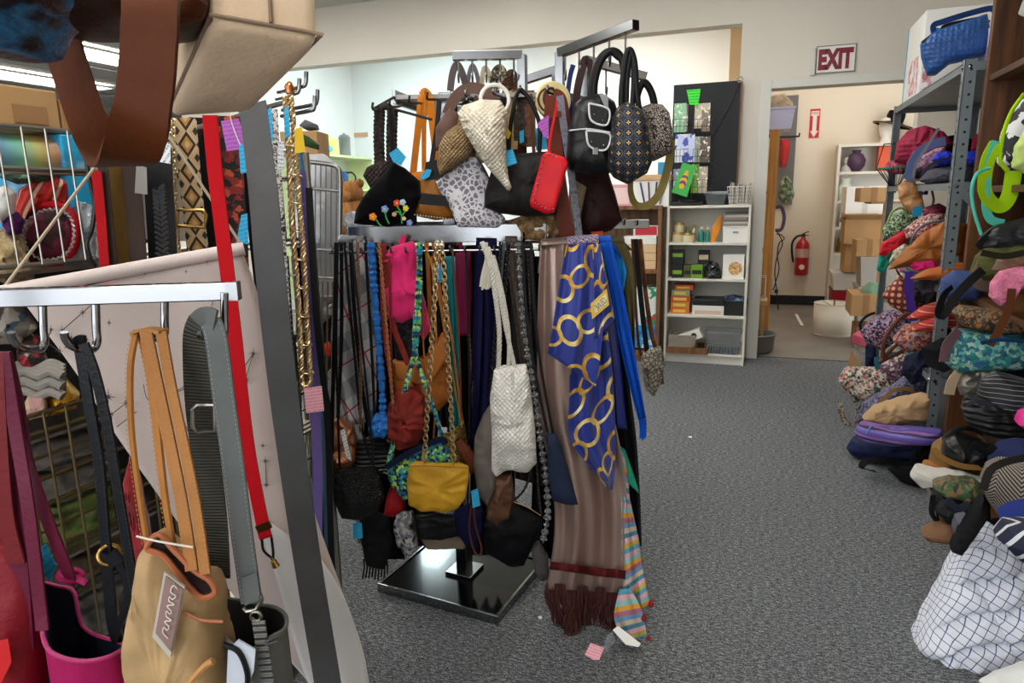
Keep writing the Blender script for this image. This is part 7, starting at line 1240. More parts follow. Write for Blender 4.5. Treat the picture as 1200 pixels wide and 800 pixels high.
for k, (lab, o, c) in enumerate((('folded grey linen on the lower gondola shelf', [(20, 520), (60, 500), (125, 488), (128, 515), (60, 540), (24, 548)], ['#5a5450', '#8a827a', '#3a3634']), ('folded taupe blanket below the grey linen', [(22, 560), (60, 544), (130, 520), (132, 550), (60, 580), (26, 586)], ['#4a4440', '#7a7268', '#a09a90']), ('folded green and gold brocade in the lower gondola', [(26, 610), (60, 592), (128, 560), (132, 600), (70, 632), (30, 640)], ['#3a4a24', '#6a7a3a', '#a08a4a']), ('folded brown throw below the green brocade', [(40, 660), (80, 640), (140, 605), (142, 640), (90, 672), (50, 690)], ['#4a3a2c', '#6a5844', '#8a8070']), ('folded grey throw at the bottom of the gondola', [(60, 720), (100, 690), (150, 655), (152, 710), (110, 740), (70, 760)], ['#3a3836', '#5a5854', '#807a72']), ('charcoal bundle low in the gondola behind the tan bag', [(110, 790), (150, 730), (200, 700), (230, 760), (180, 810)], ['#1c1c1e', '#38363a', '#5a5650']))):
    stash('folded_textile', lab, 'textile', o, -1.28, .16, mat('fold%d' % k, rough=.9, pat=('noise', 14, c), bump=('rib', 28, 1.)), 40, wr=.014)
# --- peg hooks at the gondola's end
for k, (x, y, x2) in enumerate(((340, 104, 358), (345, 125, 371), (344, 132, 368), (338, 112, 350))):
    D_ = DB(x, y, -1.14); P = [dp(x-14, y+4, D_), dp(x2-6, y-2, D_-.12), dp(x2, y-6, D_-.13), dp(x2+1, y-20, D_-.13)]; MB().tube(cr(P, 16), .005, 8).build('peg_hook', m_chrome, GD)
MB().tube([dp(232, 150, DB(232, 150, -1.12)), dp(340, 118, DB(340, 118, -1.12))], .006, 8).build('belt_rail', m_gw, GD); MB().tube([dp(110, 182, DB(110, 182, -1.12)), dp(232, 150, DB(232, 150, -1.12))], .006, 8).build('belt_rail', m_gw, GD)
# --- belts
def belt(label, path, wpx, m_, name='belt', X=-1.1, kind='strap', cat='belt', turn=15, th=.004, tw=(0, 0), **k):
    P3 = [(x, y, DB(x, min(y, 330), X)) for x, y in path]; t = T(name, label, cat, dp(*P3[-1])); w = wpx/FPX*P3[0][2]
    add_strap(t, P3, w, m_, None, kind=kind, turn=turn, th=th, tw=tw, n=max(14, len(path)*8), **k); return t
belt('bright red cotton strap with a frayed end beside the brown belts', [(113, 200), (118, 250), (124, 330), (128, 380)], 10, cloth('red_cotton', '#a81018'), 'strap', cat='strap')
belt('narrow dark brown leather belt next to the red strap', [(120, 188), (126, 250), (134, 330), (138, 420)], 10, leather('dk_brown_belt', '#2c1c14'))
belt('olive brown suede belt with a rough edge', [(138, 190), (142, 250), (148, 330), (152, 420)], 18, cloth('olive_suede', '#5a4218'), X=-1.11)
t = belt('dark chocolate leather belt with a grey paper label', [(152, 190), (158, 250), (164, 330), (170, 420)], 18, leather('choc_belt', '#38251c'), X=-1.09); pen(t, [(160, 194), (172, 196), (173, 228), (158, 226)], DB(165, 210, -1.06), mat('grey_label', '#8a8680', .7), 'paper_label')
t = belt('wide black leather belt with a herringbone braided panel', [(184, 172), (187, 230), (191, 300), (194, 400)], 30, leather('blk_braid_belt', '#19191b', .4)); P = pts([(187, 222), (191, 300), (194, 400)], DB(188, 260, -1.045), 60)
q = MB()
for s in range(2):
    for i in range(30):
        a = P[i*2]; x0 = -.011+s*.011; q.bar(a+R0*x0, a+R0*(x0+.011)+UP*(.008 if s == 0 else -.008)*(-1), .006, .007, -F0)
q.build('braid', leather('blk_braid', '#101012', .3), t, smooth=False, kind='stuff'); pen(t, [(174, 178), (182, 166), (200, 168), (200, 192), (172, 187)], DB(188, 180, -1.03), m_tagw, 'handwritten_label')
belt('thin gold chain beside the woven belt', [(203, 140), (204, 200), (210, 300)], 4, m_gch, 'chain', kind='chain', pitch=.008, r=.0018, cat='chain')
m_kil = mat('kilim_weave', rough=.9, pat=('diamond', .034, .052, ['#2e2620', '#b0946e', '#b89c78', '#2e2620', '#a87a38', '#b89c78']), bump=('noise', 160, .5))
t = belt('woven tan and black diamond belt with a brass buckle', [(217, 138), (222, 200), (228, 260), (236, 330), (240, 400)], 23, m_kil); D_ = DB(225, 255, -1.06); MB().tube([dp(x, y, D_) for x, y in ((208, 246), (238, 246), (242, 252), (240, 266), (208, 265))], .004, 8, closed=True).build('buckle', mat('brass', '#b08a4a', .25, metal=1.), t)
belt('black satin sash behind the woven belt', [(236, 138), (240, 200), (250, 300), (256, 400)], 26, cloth('black_sash', '#0c0c0e', .5), 'sash', X=-1.13, cat='sash')
m_pais = mat('red_paisley', rough=.8, pat=('cells', 75, ['#150e10', '#5a1a16', '#a8482c', '#1a1012', '#7a2018', '#150e10'], 1.2), bump=('noise', 140, .3))
t = belt('black and red paisley woven sash with violet and blue tags', [(266, 136), (270, 200), (276, 300), (280, 400)], 28, m_pais, 'sash', cat='sash'); D_ = DB(270, 160, -1.0); pen(t, [(259, 142), (280, 139), (290, 174), (266, 177)], D_, m_tagv, 'violet_tag'); pen(t, [(280, 170), (297, 167), (303, 200), (282, 203)], D_-.02, m_tagb, 'blue_tag'); pen(t, [(283, 252), (290, 250), (291, 286), (277, 284)], D_-.04, m_tagb, 'blue_tag'); MB().tube(pts([(270, 134), (272, 145), (282, 170), (290, 172)], D_-.005, 20), .0012, 5).build('tag_string', m_str, t); MB().torus(dp(292, 156, D_-.01), -F0, .014, .0012, 18).build('bead_ring', m_chrome, t)
belt('smooth black leather belt beside the paisley sash', [(292, 128), (296, 200), (306, 300), (320, 420)], 22, leather('smooth_black', '#141416', .3), X=-1.12)
belt('glossy black patent belt near the gold chain belts', [(304, 124), (310, 200), (322, 320), (340, 480), (350, 640)], 20, leather('patent_black', '#0b0b0d', .2), X=-1.14)
t = belt('black and white snakeskin belt hanging long', [(320, 128), (324, 200), (332, 320), (340, 450), (348, 560), (356, 640)], 10, mat('bw_snake', rough=.45, pat=('noise', 70, ['#1a1a1c', '#d0ccc8', '#6a6864', '#d8d4d0'], 1))); pen(t, [(312, 130), (318, 125), (320, 165), (313, 166)], DB(316, 150, -1.05), m_tagb, 'blue_tag'); pen(t, [(326, 165), (333, 166), (333, 198), (325, 198)], DB(330, 180, -1.05), m_tagw, 'white_tag')
belt('dark red studded belt behind the black belts', [(322, 260), (330, 380), (340, 500), (350, 620), (356, 680)], 8, mat('studded_red', rough=.4, pat=('noise', 120, ['#3a0c0e', '#7a1a1c', '#8a6a50', '#2a0a0c'], 1)), X=-1.13)
belt('black eyelet belt with round metal rings', [(332, 300), (340, 420), (350, 540), (356, 660)], 12, mat('eyelets', rough=.4, pat=('dots', .014, .28, '#121214', '#8a8a8c')), X=-1.1)
t = T('gold_chain_belt', 'doubled gold rope chain belt with ring links and a pink price tag', 'belt', dp(366, 484, 1.55)); D_ = DB(345, 200, -1.06)
for pa in ([(334, 112), (338, 170), (342, 260), (348, 330), (352, 400), (354, 448), (360, 452), (364, 446)], [(340, 104), (346, 170), (350, 230), (356, 300), (360, 380), (364, 446)]): add_strap(t, pa, .013, m_gch, D_, kind='rope', name='rope_chain')
for k in range(9): y = 172+k*33; x = 344+k*2; MB().torus(dp(x, y, D_), V((.2, .1, 1)), .016, .0022, 18).build('ring_link', m_gch, t)
MB().lathe([(0, 0), (.01, .005), (.012, .02), (.006, .03), (0, .032)], dp(340, 112, D_), UP, 12).build('end_cap', mat('copper_cap', '#b0714a', .25, metal=1.), t)
pen(t, [(356, 455), (377, 452), (380, 481), (359, 484)], D_-.06, m_tagp, 'pink_tag'); pen(t, [(345, 152), (354, 148), (358, 178), (346, 180)], D_-.02, m_tagy, 'yellow_tag'); pen(t, [(333, 128), (338, 124), (340, 160), (334, 162)], D_-.03, m_tagb, 'blue_tag')
belt('pale blue satin cord behind the gold chain belt', [(350, 170), (356, 220), (360, 290), (362, 360)], 6, cloth('pale_blue_cord', '#4a86a8'), 'cord', kind='tube', cat='cord')
t = belt('lilac nylon strap hanging down to the carpet cloth', [(352, 200), (358, 300), (366, 420), (372, 540), (372, 650)], 12, cloth('lilac_nylon', '#6a5a98', .5), 'strap', X=-1.08, cat='strap')
belt('thin blue woven belt beside the lilac strap', [(356, 210), (364, 320), (376, 460), (382, 600), (382, 660)], 6, cloth('steel_blue_belt', '#5a7890'), X=-1.1)
belt('black cord belt hanging beside the plaid scarf', [(362, 220), (370, 360), (384, 500), (388, 640), (392, 690)], 8, m_blks, X=-1.05)
belt('black webbing belt curving past the pink tag', [(352, 290), (366, 400), (384, 490), (380, 560), (374, 640)], 12, m_blkc, X=-1.12)
t = T('belt', 'long charcoal leather belt falling in front of the star cloth', 'belt', dp(392, 880, 1.02)); add_strap(t, [(296, 122, 1.16), (302, 170, 1.12), (309, 230, 1.07), (317, 320, 1.04), (330, 440, 1.03), (346, 560, 1.03), (364, 680, 1.03), (384, 800, 1.02), (396, 880, 1.02)], .045, leather('charcoal_belt', '#4b4b4c', .55), None, n=60, th=.003)
t = T('red_suspender', 'red elastic suspender strap with a brass clip', 'strap', dp(322, 662, 1.0)); D_ = 1.02; m_rs = cloth('red_elastic', '#b80c18'); add_strap(t, [(246, 135), (252, 200), (264, 300), (276, 400), (290, 520), (308, 615), (312, 630)], .021, m_rs, D_)
m_br = MATS['brass']; MB().bar(dp(301, 620, D_-.004), dp(317, 614, D_-.004), .004, .012).build('slider', m_br, t, smooth=False); q = MB(); q.tube(pts([(307, 633), (309, 645), (319, 654)], D_, 12), .0022, 6); q.tube(pts([(318, 629), (320, 645), (320, 654)], D_, 12), .0022, 6); q.build('loop', m_blks, t); MB().tube(pts([(318, 652), (321, 658), (324, 664)], D_, 10), [.003]*4+[.005]*3+[.006]*3, 8).build('clip', m_br, t)
# --- star chart cloth on a dowel
def DC(x): return .96+x/290*.13
m_star = mat('blush_cloth', '#cfc0ba', .75, bump=('noise', 200, .15)); m_ink = mat('star_ink', '#4e423f', .8)
Lf = [(26, 352), (90, 438), (150, 530), (260, 680), (362, 800), (410, 860)]; Rt = [(284, 294), (304, 350), (330, 450), (362, 580), (404, 700), (428, 775), (440, 850)]
t = T('star_cloth', 'blush cloth printed with constellations hanging from a wooden dowel', 'wall hanging', dp(400, 800, DC(400))); q = MB(); q.sheet([(x, y, DC(x)) for x, y in Lf], [(x, y, DC(x)) for x, y in Rt], nu=26, nv=40, amp=.004, k=1., wr=.0, drift=.6); q.build('cloth', m_star, t, solid=.0012)
q = MB(); q.sheet([(300, 600, DC(300)-.02), (330, 700, DC(330)-.03), (362, 802, DC(362)-.03), (390, 850, DC(390)-.03)], [(372, 648, DC(372)-.012), (404, 700, DC(404)-.02), (428, 775, DC(428)-.02), (434, 840, DC(434)-.02)], nu=14, nv=16, amp=.006, k=.8); q.build('white_back_flap', mat('white_cloth_back', '#d8d6d6', .75), t, solid=.0012)
MB().tube([dp(2, 343, DC(2)), dp(286, 291, DC(286))], .0105, 12).build('rod_pocket', m_star, t); MB().tube([dp(-4, 344, DC(-4)), dp(8, 342, DC(8))], .0085, 10).build('dowel', m_tanl, t); m_cord = mat('cotton_cord', '#b8a890', .8)
apx = (170, 118); MB().tube([dp(3, 339, DC(3)), dp(apx[0], apx[1], 1.02)], .0022, 6).build('hanging_cord', m_cord, t); MB().tube([dp(284, 288, DC(284)), dp(apx[0], apx[1], 1.02)], .0022, 6).build('hanging_cord', m_cord, t)
def star(x, y, r): 
    q = MB(); s = 1.5*r; P = []
    for k in range(16): a = k*math.pi/8; rr = s*(1. if k % 4 == 0 else (.55 if k % 2 == 0 else .16)); P.append(dp(x+rr*math.sin(a), y-rr*math.cos(a), DC(x+rr*math.sin(a))-.008))
    q.poly(P, -F0*.0006); q.build('printed_star', m_ink, t, smooth=False)
for x, y, r in ((243, 302, 6), (97, 366, 4), (73, 387, 4), (84, 396, 4), (60, 386, 4), (54, 401, 4), (70, 411, 4), (102, 398, 3), (127, 465, 7), (148, 472, 5), (131, 485, 3), (297, 414, 5), (287, 446, 3), (288, 444, 3), (128, 378, 3), (278, 378, 3), (311, 540, 4), (312, 568, 4), (308, 522, 3), (218, 318, 2), (170, 320, 2)): star(x, y, r)
def line(*pp): MB().tube(pts([(x, y, DC(x)-.006) for x, y in pp], None, max(8, 5*len(pp))), .0007, 4).build('printed_line', m_ink, t)
line((54, 401), (60, 386)); line((54, 401), (70, 411)); line((73, 387), (97, 366)); line((73, 387), (84, 396)); line((84, 396), (76, 408)); line((97, 366), (106, 358)); line((131, 485), (148, 472)); line((131, 485), (131, 500)); line((137, 500), (160, 482)); line((287, 446), (297, 414)); line((286, 430), (297, 414)); line((311, 540), (312, 568)); line((246, 372), (250, 350), (256, 345))
line((222, 428), (224, 440), (218, 454), (204, 460)); line((220, 426), (222, 446), (206, 459)); line((168, 450), (172, 466), (182, 474)); line((208, 480), (222, 510), (216, 520))
# ================================================================ left: near chrome rack
a, b = dp(-70, 353, .745), dp(279, 337.5, .775); a.z = b.z = dp(140, 345, .76).z
NR = T('near_rack', 'chrome bar rack with wire hooks holding straps of leather bags', 'rack', V((a.x, a.y, 0)))
MB().bar(a, b, .016, .0205).build('bar', m_chrome, NR, smooth=False, bevel=.0015); MB().bar(b-(b-a).normalized()*.012, b+(b-a).normalized()*.001, .0165, .021).build('end_cap', m_chr2, NR, smooth=False)
MB().box((a.x, a.y, 1.05), (.04, .04, 2.1)).build('post', m_chrome, NR, smooth=False); MB().box((a.x, a.y, .015), (.4, .4, .03)).build('base_plate', m_glossb, NR, smooth=False)
a2 = V((a.x, a.y, 1.98)); b2 = V((b.x, b.y, 1.98)); MB().bar(a2, b2, .016, .02).build('bar', m_chrome, NR, smooth=False)
for x in (50, 112, 193, 263): MB().tube(pts([(x, 356-x*.05, .76), (x+1, 385, .758), (x+2, 400, .755), (x-3, 409, .75), (x-16, 409, .735), (x-28, 405, .725), (x-35, 397, .72), (x-37, 389, .718)] if x < 150 else [(x, 356-x*.05, .765), (x, 375, .765), (x, 390, .762), (x-6, 396, .75), (x-30, 392, .73)], None, 30), .0045, 9).build('hook', m_chrome, NR)
for x in (150, 230): MB().tube([dp(x, 346, .76)+UP*.0, V((dp(x, 346, .76).x, dp(x, 346, .76).y, 1.985))], .0001, 4) if False else None
# maroon / magenta bucket bags
m_mar = leather('maroon_strap', '#5c1630', .4); m_mag = leather('magenta_leather', '#96124e', .42); m_nav = cloth('navy_lining_cloth', '#1b2030'); m_redl = leather('red_leather_body', '#7a1420', .4)
def tub(t, rim, drop, m_out, m_in, shrink=.96, th=.004, name='body', seam=None, zlow=None, k=40, flare=None):
    P = [dp(*r) for r in rim]; P = cr(P, k, True); c = sum(P, V())/len(P); dn = V((0, 0, -1)); rows = []; uv = []
    for j in range(9):
        s = j/8; sc = 1+(shrink-1)*s; fl2 = (1+.06*math.sin(s*math.pi)) if flare is None else 1+(flare-1)*s
        rows.append([V((c.x+(p.x-c.x)*sc*fl2, c.y+(p.y-c.y)*sc*fl2, p.z*(1-s)+(c.z-drop)*s)) for p in P]); uv.append([(i*.02, -s*drop) for i in range(len(P))])
    q = MB(); q.grid(rows, uv, closed=True); n = len(P); q.f.append([8*n+i for i in range(n)][::-1]); q.build(name, m_out, t)
    rows = [[V((c.x+(p.x-c.x)*(.965-.05*j/5), c.y+(p.y-c.y)*(.965-.05*j/5), p.z-.001-(drop*.6)*j/5)) for p in P] for j in range(6)]; q = MB(); q.grid(rows, closed=True, flip=True); q.f.append([5*n+i for i in range(n)]); q.build('lining', m_in, t)
    MB().tube([p*1 for p in P], .0026, 6, closed=True).build('rim_edge', seam or m_out, t); return P
t = T('magenta_bucket_bag', 'magenta leather bucket bag with a navy lining and open top', 'handbag', dp(100, 880, .74))
tub(t, [(50, 742, .70), (58, 762, .69), (80, 772, .685), (105, 774, .69), (130, 768, .70), (146, 758, .72), (140, 752, .74), (112, 744, .76), (98, 734, .77), (92, 718, .775), (86, 692, .78), (66, 686, .78), (48, 684, .775), (49, 715, .72)], .2, m_mag, m_nav, .95, seam=leather('magenta_edge', '#a83a6a', .4))
for pa, w in (([(6, 412, .74), (20, 470, .735), (32, 540, .73), (56, 610, .725), (79, 668, .73), (84, 684, .76)], .014), ([(4, 412, .72), (18, 500, .72), (34, 600, .71), (46, 700, .705), (50, 738, .70)], .0145), ([(-2, 414, .735), (8, 480, .735), (14, 560, .73), (22, 660, .725), (30, 760, .72)], .022)): add_strap(t, pa, w, m_mar, None, n=34, stitch=None)
MB().torus(dp(83, 674, .75), V((.3, .2, 1)), .012, .004, 18).build('knot', m_mag, t); MB().tube(pts([(86, 676, .745), (95, 680, .74), (101, 683, .74)], None, 8), .004, 7).build('knot_end', m_mag, t); pen(t, [(42, 647), (54, 636), (66, 662), (60, 680), (47, 672)], .77, m_tagb)
t = T('red_tote', 'deep red leather tote hanging beside the magenta bucket bag', 'tote bag', dp(10, 880, .73)); q = MB(); q.pillow([(-40, 640), (0, 632), (24, 650), (46, 690), (52, 760), (44, 880), (-60, 880)], D=.735, th=.06, wr=.004); q.build('body', m_redl, t); add_strap(t, [(-6, 412), (-2, 500), (6, 600), (20, 660)], .02, leather('red_strap', '#6a1c20'), .72, n=24); add_strap(t, [(-14, 414), (-12, 520), (-8, 640)], .02, leather('red_strap', ''), .74, n=24); pen(t, [(-8, 752), (10, 748), (14, 775), (2, 800), (-8, 800)], .69, mat('red_tag', '#c0181c', .5), 'red_tag')
# black leather strap bag
m_bs = leather('black_stitched', '#121317', .32); m_st = mat('grey_thread', '#34343a', .7)
t = T('black_strap_bag', 'black bag on a stitched leather strap with looped ends', 'handbag', dp(150, 880, .75)); add_strap(t, [(93, 404), (104, 470), (116, 540), (121, 600), (125, 645)], .013, m_bs, .735, n=30, stitch=m_st, turn=-10); add_strap(t, [(98, 402), (112, 440), (126, 500), (136, 560), (146, 620), (160, 700), (178, 780), (188, 860)], .011, m_bs, .725, n=40, stitch=m_st)
MB().ribbon(pts([(92, 405, .735), (95, 401, .73), (100, 402, .725)], None, 8), .017, .003).build('strap_fold', m_bs, t); add_strap(t, [(124, 648), (128, 690), (132, 730), (138, 752)], .013, m_bs, .735); add_strap(t, [(134, 648), (148, 680), (150, 705), (138, 735), (134, 750)], .009, m_bs, .73); MB().torus(dp(128, 650, .732), V((.6, -.4, .3)), .011, .0028, 20).build('ring', m_br, t); q = MB(); q.ribbon(pts([(117, 652), (129, 656), (140, 650)], .728, 8), .016, .006); q.build('keeper', m_bs, t)
q = MB(); q.pillow([(120, 815), (190, 812), (205, 900), (110, 900)], D=.75, th=.06); q.build('body', m_bs, t)
# tan bag
m_cml = leather('camel_leather', '#a06a34', .45); m_bei = leather('beige_leather', '#a88a62', .5, var=(14, .25), bump=('noise', 25, .5)); m_thr = mat('cream_thread', '#b5824c', .7)
t = T('camel_tote', 'beige leather tote with camel straps and a stitched name patch', 'tote bag', dp(215, 900, .72))
q = MB(); q.pillow([(170, 640), (184, 622), (202, 640), (226, 668), (250, 672), (258, 690), (264, 740), (272, 812), (276, 900), (165, 900), (160, 800), (154, 752), (163, 705)], D=.715, th=.09, wr=.012, p=3, rounds=1, N=60); q.build('body', m_bei, t)
q = MB(); P = pts([(172, 642), (186, 626), (204, 644), (228, 668), (246, 680), (252, 694), (238, 700), (224, 690), (206, 668), (190, 650)], .675, 50, True); q.tube(P, .0035, 7, closed=True); q.build('rim_piping', mat('rust_piping', '#a8603a', .5), t)
q = MB(); c = sum(P, V())/len(P); k0 = q.add(c+F0*.012); [q.add(p+F0*.002) for p in P]; n = len(P); q.f += [[k0, k0+1+i, k0+1+(i+1) % n] for i in range(n)]; q.build('opening', cloth('dark_lining', '#2a1c1c'), t)
for pa, w, tw in (([(160, 388, .735), (153, 430, .735), (154, 500, .73), (162, 570, .72), (172, 636, .70)], .011, (40, 40)), ([(171, 387, .725), (182, 440, .72), (197, 510, .71), (213, 590, .69), (225, 668, .672)], .0135, (0, 0)), ([(189, 388, .72), (200, 450, .715), (215, 520, .70), (229, 590, .685), (241, 672, .665)], .0115, (0, 0)), ([(166, 388, .735), (178, 450, .73), (188, 540, .72), (196, 600, .70), (206, 655, .69)], .012, (20, 40))): add_strap(t, pa, w, m_cml, None, n=34, tw=tw, stitch=m_thr)
MB().ribbon(pts([(158, 390, .735), (172, 385, .73), (192, 388, .722)], None, 10), .014, .003, UP).build('strap_top', m_cml, t)
pc = [(194, 668), (218, 686), (201, 769), (180, 744)]; pl = pen(t, pc, .66, mat('patch_white', '#b8b0a4', .6), 'name_patch', .003); ce = (198, 717); pi = [(ce[0]+(x-ce[0])*.85, ce[1]+(y-ce[1])*.88) for x, y in pc]; pen(pl, pi, .6565, leather('patch_mauve', '#8a706a', .6), 'patch_face', .001)
MB().tube(pts([(208, 690), (203, 686), (200, 693), (206, 698), (202, 702), (199, 699), (198, 704), (204, 708), (196, 710), (201, 716), (199, 719), (195, 716), (195, 722), (201, 727), (193, 728), (198, 734), (196, 738), (192, 735), (191, 741), (197, 748)], .6535, 120), .0007, 5).build('script_lettering', mat('patch_thread', '#d8d0c4', .6), pl)
MB().tube(pts([(160, 628), (185, 634), (226, 641)], .665, 16), .0012, 5).build('tag_loop', m_str, t)
MB().tube(pts([(214, 716), (236, 726), (262, 728)], .668, 12), .002, 6).build('pocket_seam', MATS['rust_piping'], t); MB().tube(pts([(222, 800), (240, 780), (250, 774)], .665, 12), .004, 6).build('tassel_cord', m_thr, t)
# grey strap bag
m_gs = leather('grey_leather', '#5c605f', .5); m_gsd = mat('grey_grain', '#46463f', .7, bump=('rib', 260, .6)); m_gth = mat('pale_thread', '#8c908c', .7)
t = T('grey_bucket_bag', 'grey leather bucket bag with a wide buckled strap and rhinestones', 'handbag', dp(295, 880, .74))
add_strap(t, [(238, 378, .745), (232, 400, .75), (234, 470, .755), (242, 540, .76), (250, 610, .76), (254, 676, .765)], .033, m_gsd, None, n=34); add_strap(t, [(247, 377, .735), (254, 400, .728), (263, 470, .725), (274, 550, .72), (284, 630, .715), (295, 706, .71)], .0245, m_gs, None, n=36, stitch=m_gth, tw=(0, 0)); MB().ribbon(pts([(236, 382, .745), (242, 376, .738), (252, 380, .73)], None, 10), .032, .003).build('strap_top', m_gs, t)
MB().tube([dp(x, y, .738) for x, y in ((226, 480), (232, 474), (251, 474), (252, 480), (252, 504), (232, 506), (226, 500))], .0028, 7, closed=True).build('buckle', mat('nickel', '#9a958c', .3, metal=1.), t)
pen(t, [(284, 676), (302, 668), (306, 700), (288, 708)], .706, m_gs, 'strap_tab', .003); q = MB(); q.tube([dp(x, y, .704) for x, y in ((285, 712), (289, 716), (300, 714), (307, 702), (305, 697))], .0025, 7); q.build('d_ring', MATS['nickel'], t); MB().torus(dp(300, 722, .70), -F0, .006, .002, 14).build('swivel', MATS['nickel'], t); add_strap(t, [(303, 728), (308, 760), (314, 800), (318, 850)], .014, mat('grey_chain_trim', '#7a7a76', .4, bump=('rib', 120, 1.)), .685, name='zip_pull')
m_gb = mat('grey_felt', '#62635f', .9, bump=('noise', 150, .4))
P = tub(t, [(256, 704, .76), (280, 703, .79), (304, 708, .80), (324, 712, .79), (335, 722, .755), (334, 736, .72), (318, 746, .695), (298, 760, .685), (275, 756, .70), (260, 740, .72)], .2, m_gb, cloth('grey_lining', '#2e302e'), .93)
pen(t, [(268, 760), (280, 748), (300, 760), (298, 785), (290, 805), (266, 806)], .672, mat('pale_blue_patch', rough=.5, pat=('noise', 9, ['#8a92a8', '#b8c0d0', '#d0d4dc'])), 'pale_patch', .002); MB().tube(pts([(262, 755), (280, 764), (290, 790), (288, 815)], .668, 16), .003, 6).build('piping', m_blks, t)
for k in range(14): u = k/13; o = dp(313+u*20, 749-u*10, .685+u*.03); MB().lathe([(0, 0), (.0016, 0), (.0008, .0014), (0, .0014)], o-F0*.004, -F0, 6).build('rhinestone', m_chrome, t)
for k in range(9): u = k/8; o = dp(313+u*12, 753-u*4, .685+u*.015); MB().lathe([(0, 0), (.0016, 0), (.0008, .0014), (0, .0014)], o-F0*.004, -F0, 6).build('rhinestone', m_chrome, t)
# red garment behind the black strap
stash('crimson_velvet', 'crimson velvet dress hanging behind the camel tote', 'garment', [(146, 560), (152, 535), (166, 560), (178, 640), (176, 720), (160, 730), (150, 660)], -.95, .04, mat('crimson_velvet', '#8a0c18', .8, sheen=.3), 20)
# ================================================================ left top: bags hanging above the lens
m_sue = mat('tan_suede', '#d9bfa2', .9, bump=('noise', 160, .25), var=(9, .16), coord='Object', spec=.15)
A_, B_, C_, D4 = dp(248, 28, .66), dp(377, 50, .70), dp(292, 133, .84), dp(197, 139, .80); UPV = UP*.28
t = T('suede_satchel', 'boxy tan suede satchel hanging above the belts', 'handbag', D4); q = MB(); rows = []
bt = [A_, B_, C_, D4]; M2 = sum(bt, V())/4
def ringof(Q, n=6): return [Q[i].lerp(Q[(i+1) % 4], j/n) for i in range(4) for j in range(n)]
off = (A_-D4).cross(B_-A_).normalized(); off = off if off.z > 0 else -off; off = (off*.7+UP*.3).normalized()
R1 = ringof(bt); rr = lambda s, h: [M2+(p-M2)*s+off*h for p in R1]
for s, h in ((.5, -.004), (.8, -.003), (.94, .0), (.985, .004), (1.0, .012), (1.01, .05), (1.0, .12), (.97, .2), (.9, .27)): rows.append(rr(s, h))
q.grid(rows, [[(i*.03, j*.03) for i in range(24)] for j in range(9)], closed=True); q.f.append(list(range(24))[::-1]); q.f.append([8*24+i for i in range(24)]); q.build('body', m_sue, t, sub=1, ang=70)
MB().tube([p+off*.008 for p in [M2+(x-M2)*1.005 for x in R1]], .0022, 6, closed=True).build('bottom_seam', mat('suede_seam', '#8a7460', .9), t); mid = A_.lerp(B_, .52); MB().tube([mid+off*.01+(mid-M2)*.02, mid+off*.15+(mid-M2)*.02, mid+off*.26], .0018, 6).build('side_seam', MATS['suede_seam'], t)
for s in (.25, .75): MB().tube(cr([M2+off*.26+(B_-A_)*(s-.5)*.6, M2+off*.33, V((b.x, b.y, 1.985))+(B_-A_)*(s-.5)*.1], 14), .006, 7).build('handle', m_tanl, t)
m_cho = leather('conker_leather', '#52270f', .5, coord='Object', spec=.15); m_chod = leather('dark_conker', '#2e1c14', .35)
t = T('brown_hobo', 'brown leather hobo with a wide strap looping down above the gondola', 'handbag', dp(140, 0, .6)); q = MB(); q.pillow([(44, 24), (60, 38), (110, 42), (150, 47), (205, 40), (232, 26), (240, 6), (236, -40), (150, -90), (60, -60), (38, -10)], D=.66, th=.14, wr=.01); q.build('body', m_chod, t)
q = MB(); q.pillow([(196, 2), (222, -6), (240, 2), (234, 18), (205, 28), (196, 20)], D=.57, th=.03, wr=.003); q.build('flap_edge', m_cho, t)
P = [(69, 36, .70), (82, 80, .70), (99, 130, .69), (116, 168, .66), (134, 190, .58), (150, 186, .51), (163, 150, .48), (171, 100, .475), (175, 50, .475), (177, 0, .48), (178, -60, .53)]; q = MB(); PP = pts(P, None, 80); q.ribbon(PP, .036, .004, wdir=R0); q.build('wide_strap', m_cho, t)
add_strap(t, [(120, -60, .66), (110, -140, .68)], .03, m_cho, None)
t = T('sequin_wrap_bag', 'black and blue sequinned bag hanging beside the brown hobo', 'handbag', dp(20, 70, .6)); q = MB(); q.pillow([(-60, 40), (-20, 64), (14, 70), (32, 64), (44, 46), (60, 20), (96, 4), (90, -40), (-60, -60)], D=.6, th=.12, wr=.012, fr=14); q.build('body', mat('blue_black_sequin', rough=.3, pat=('noise', 16, ['#16141a', '#221c22', '#18161c', '#2e7cb4', '#16141a']), bump=('noise', 70, .8)), t); add_strap(t, [(20, -40), (0, -150)], .02, m_blks, .62)
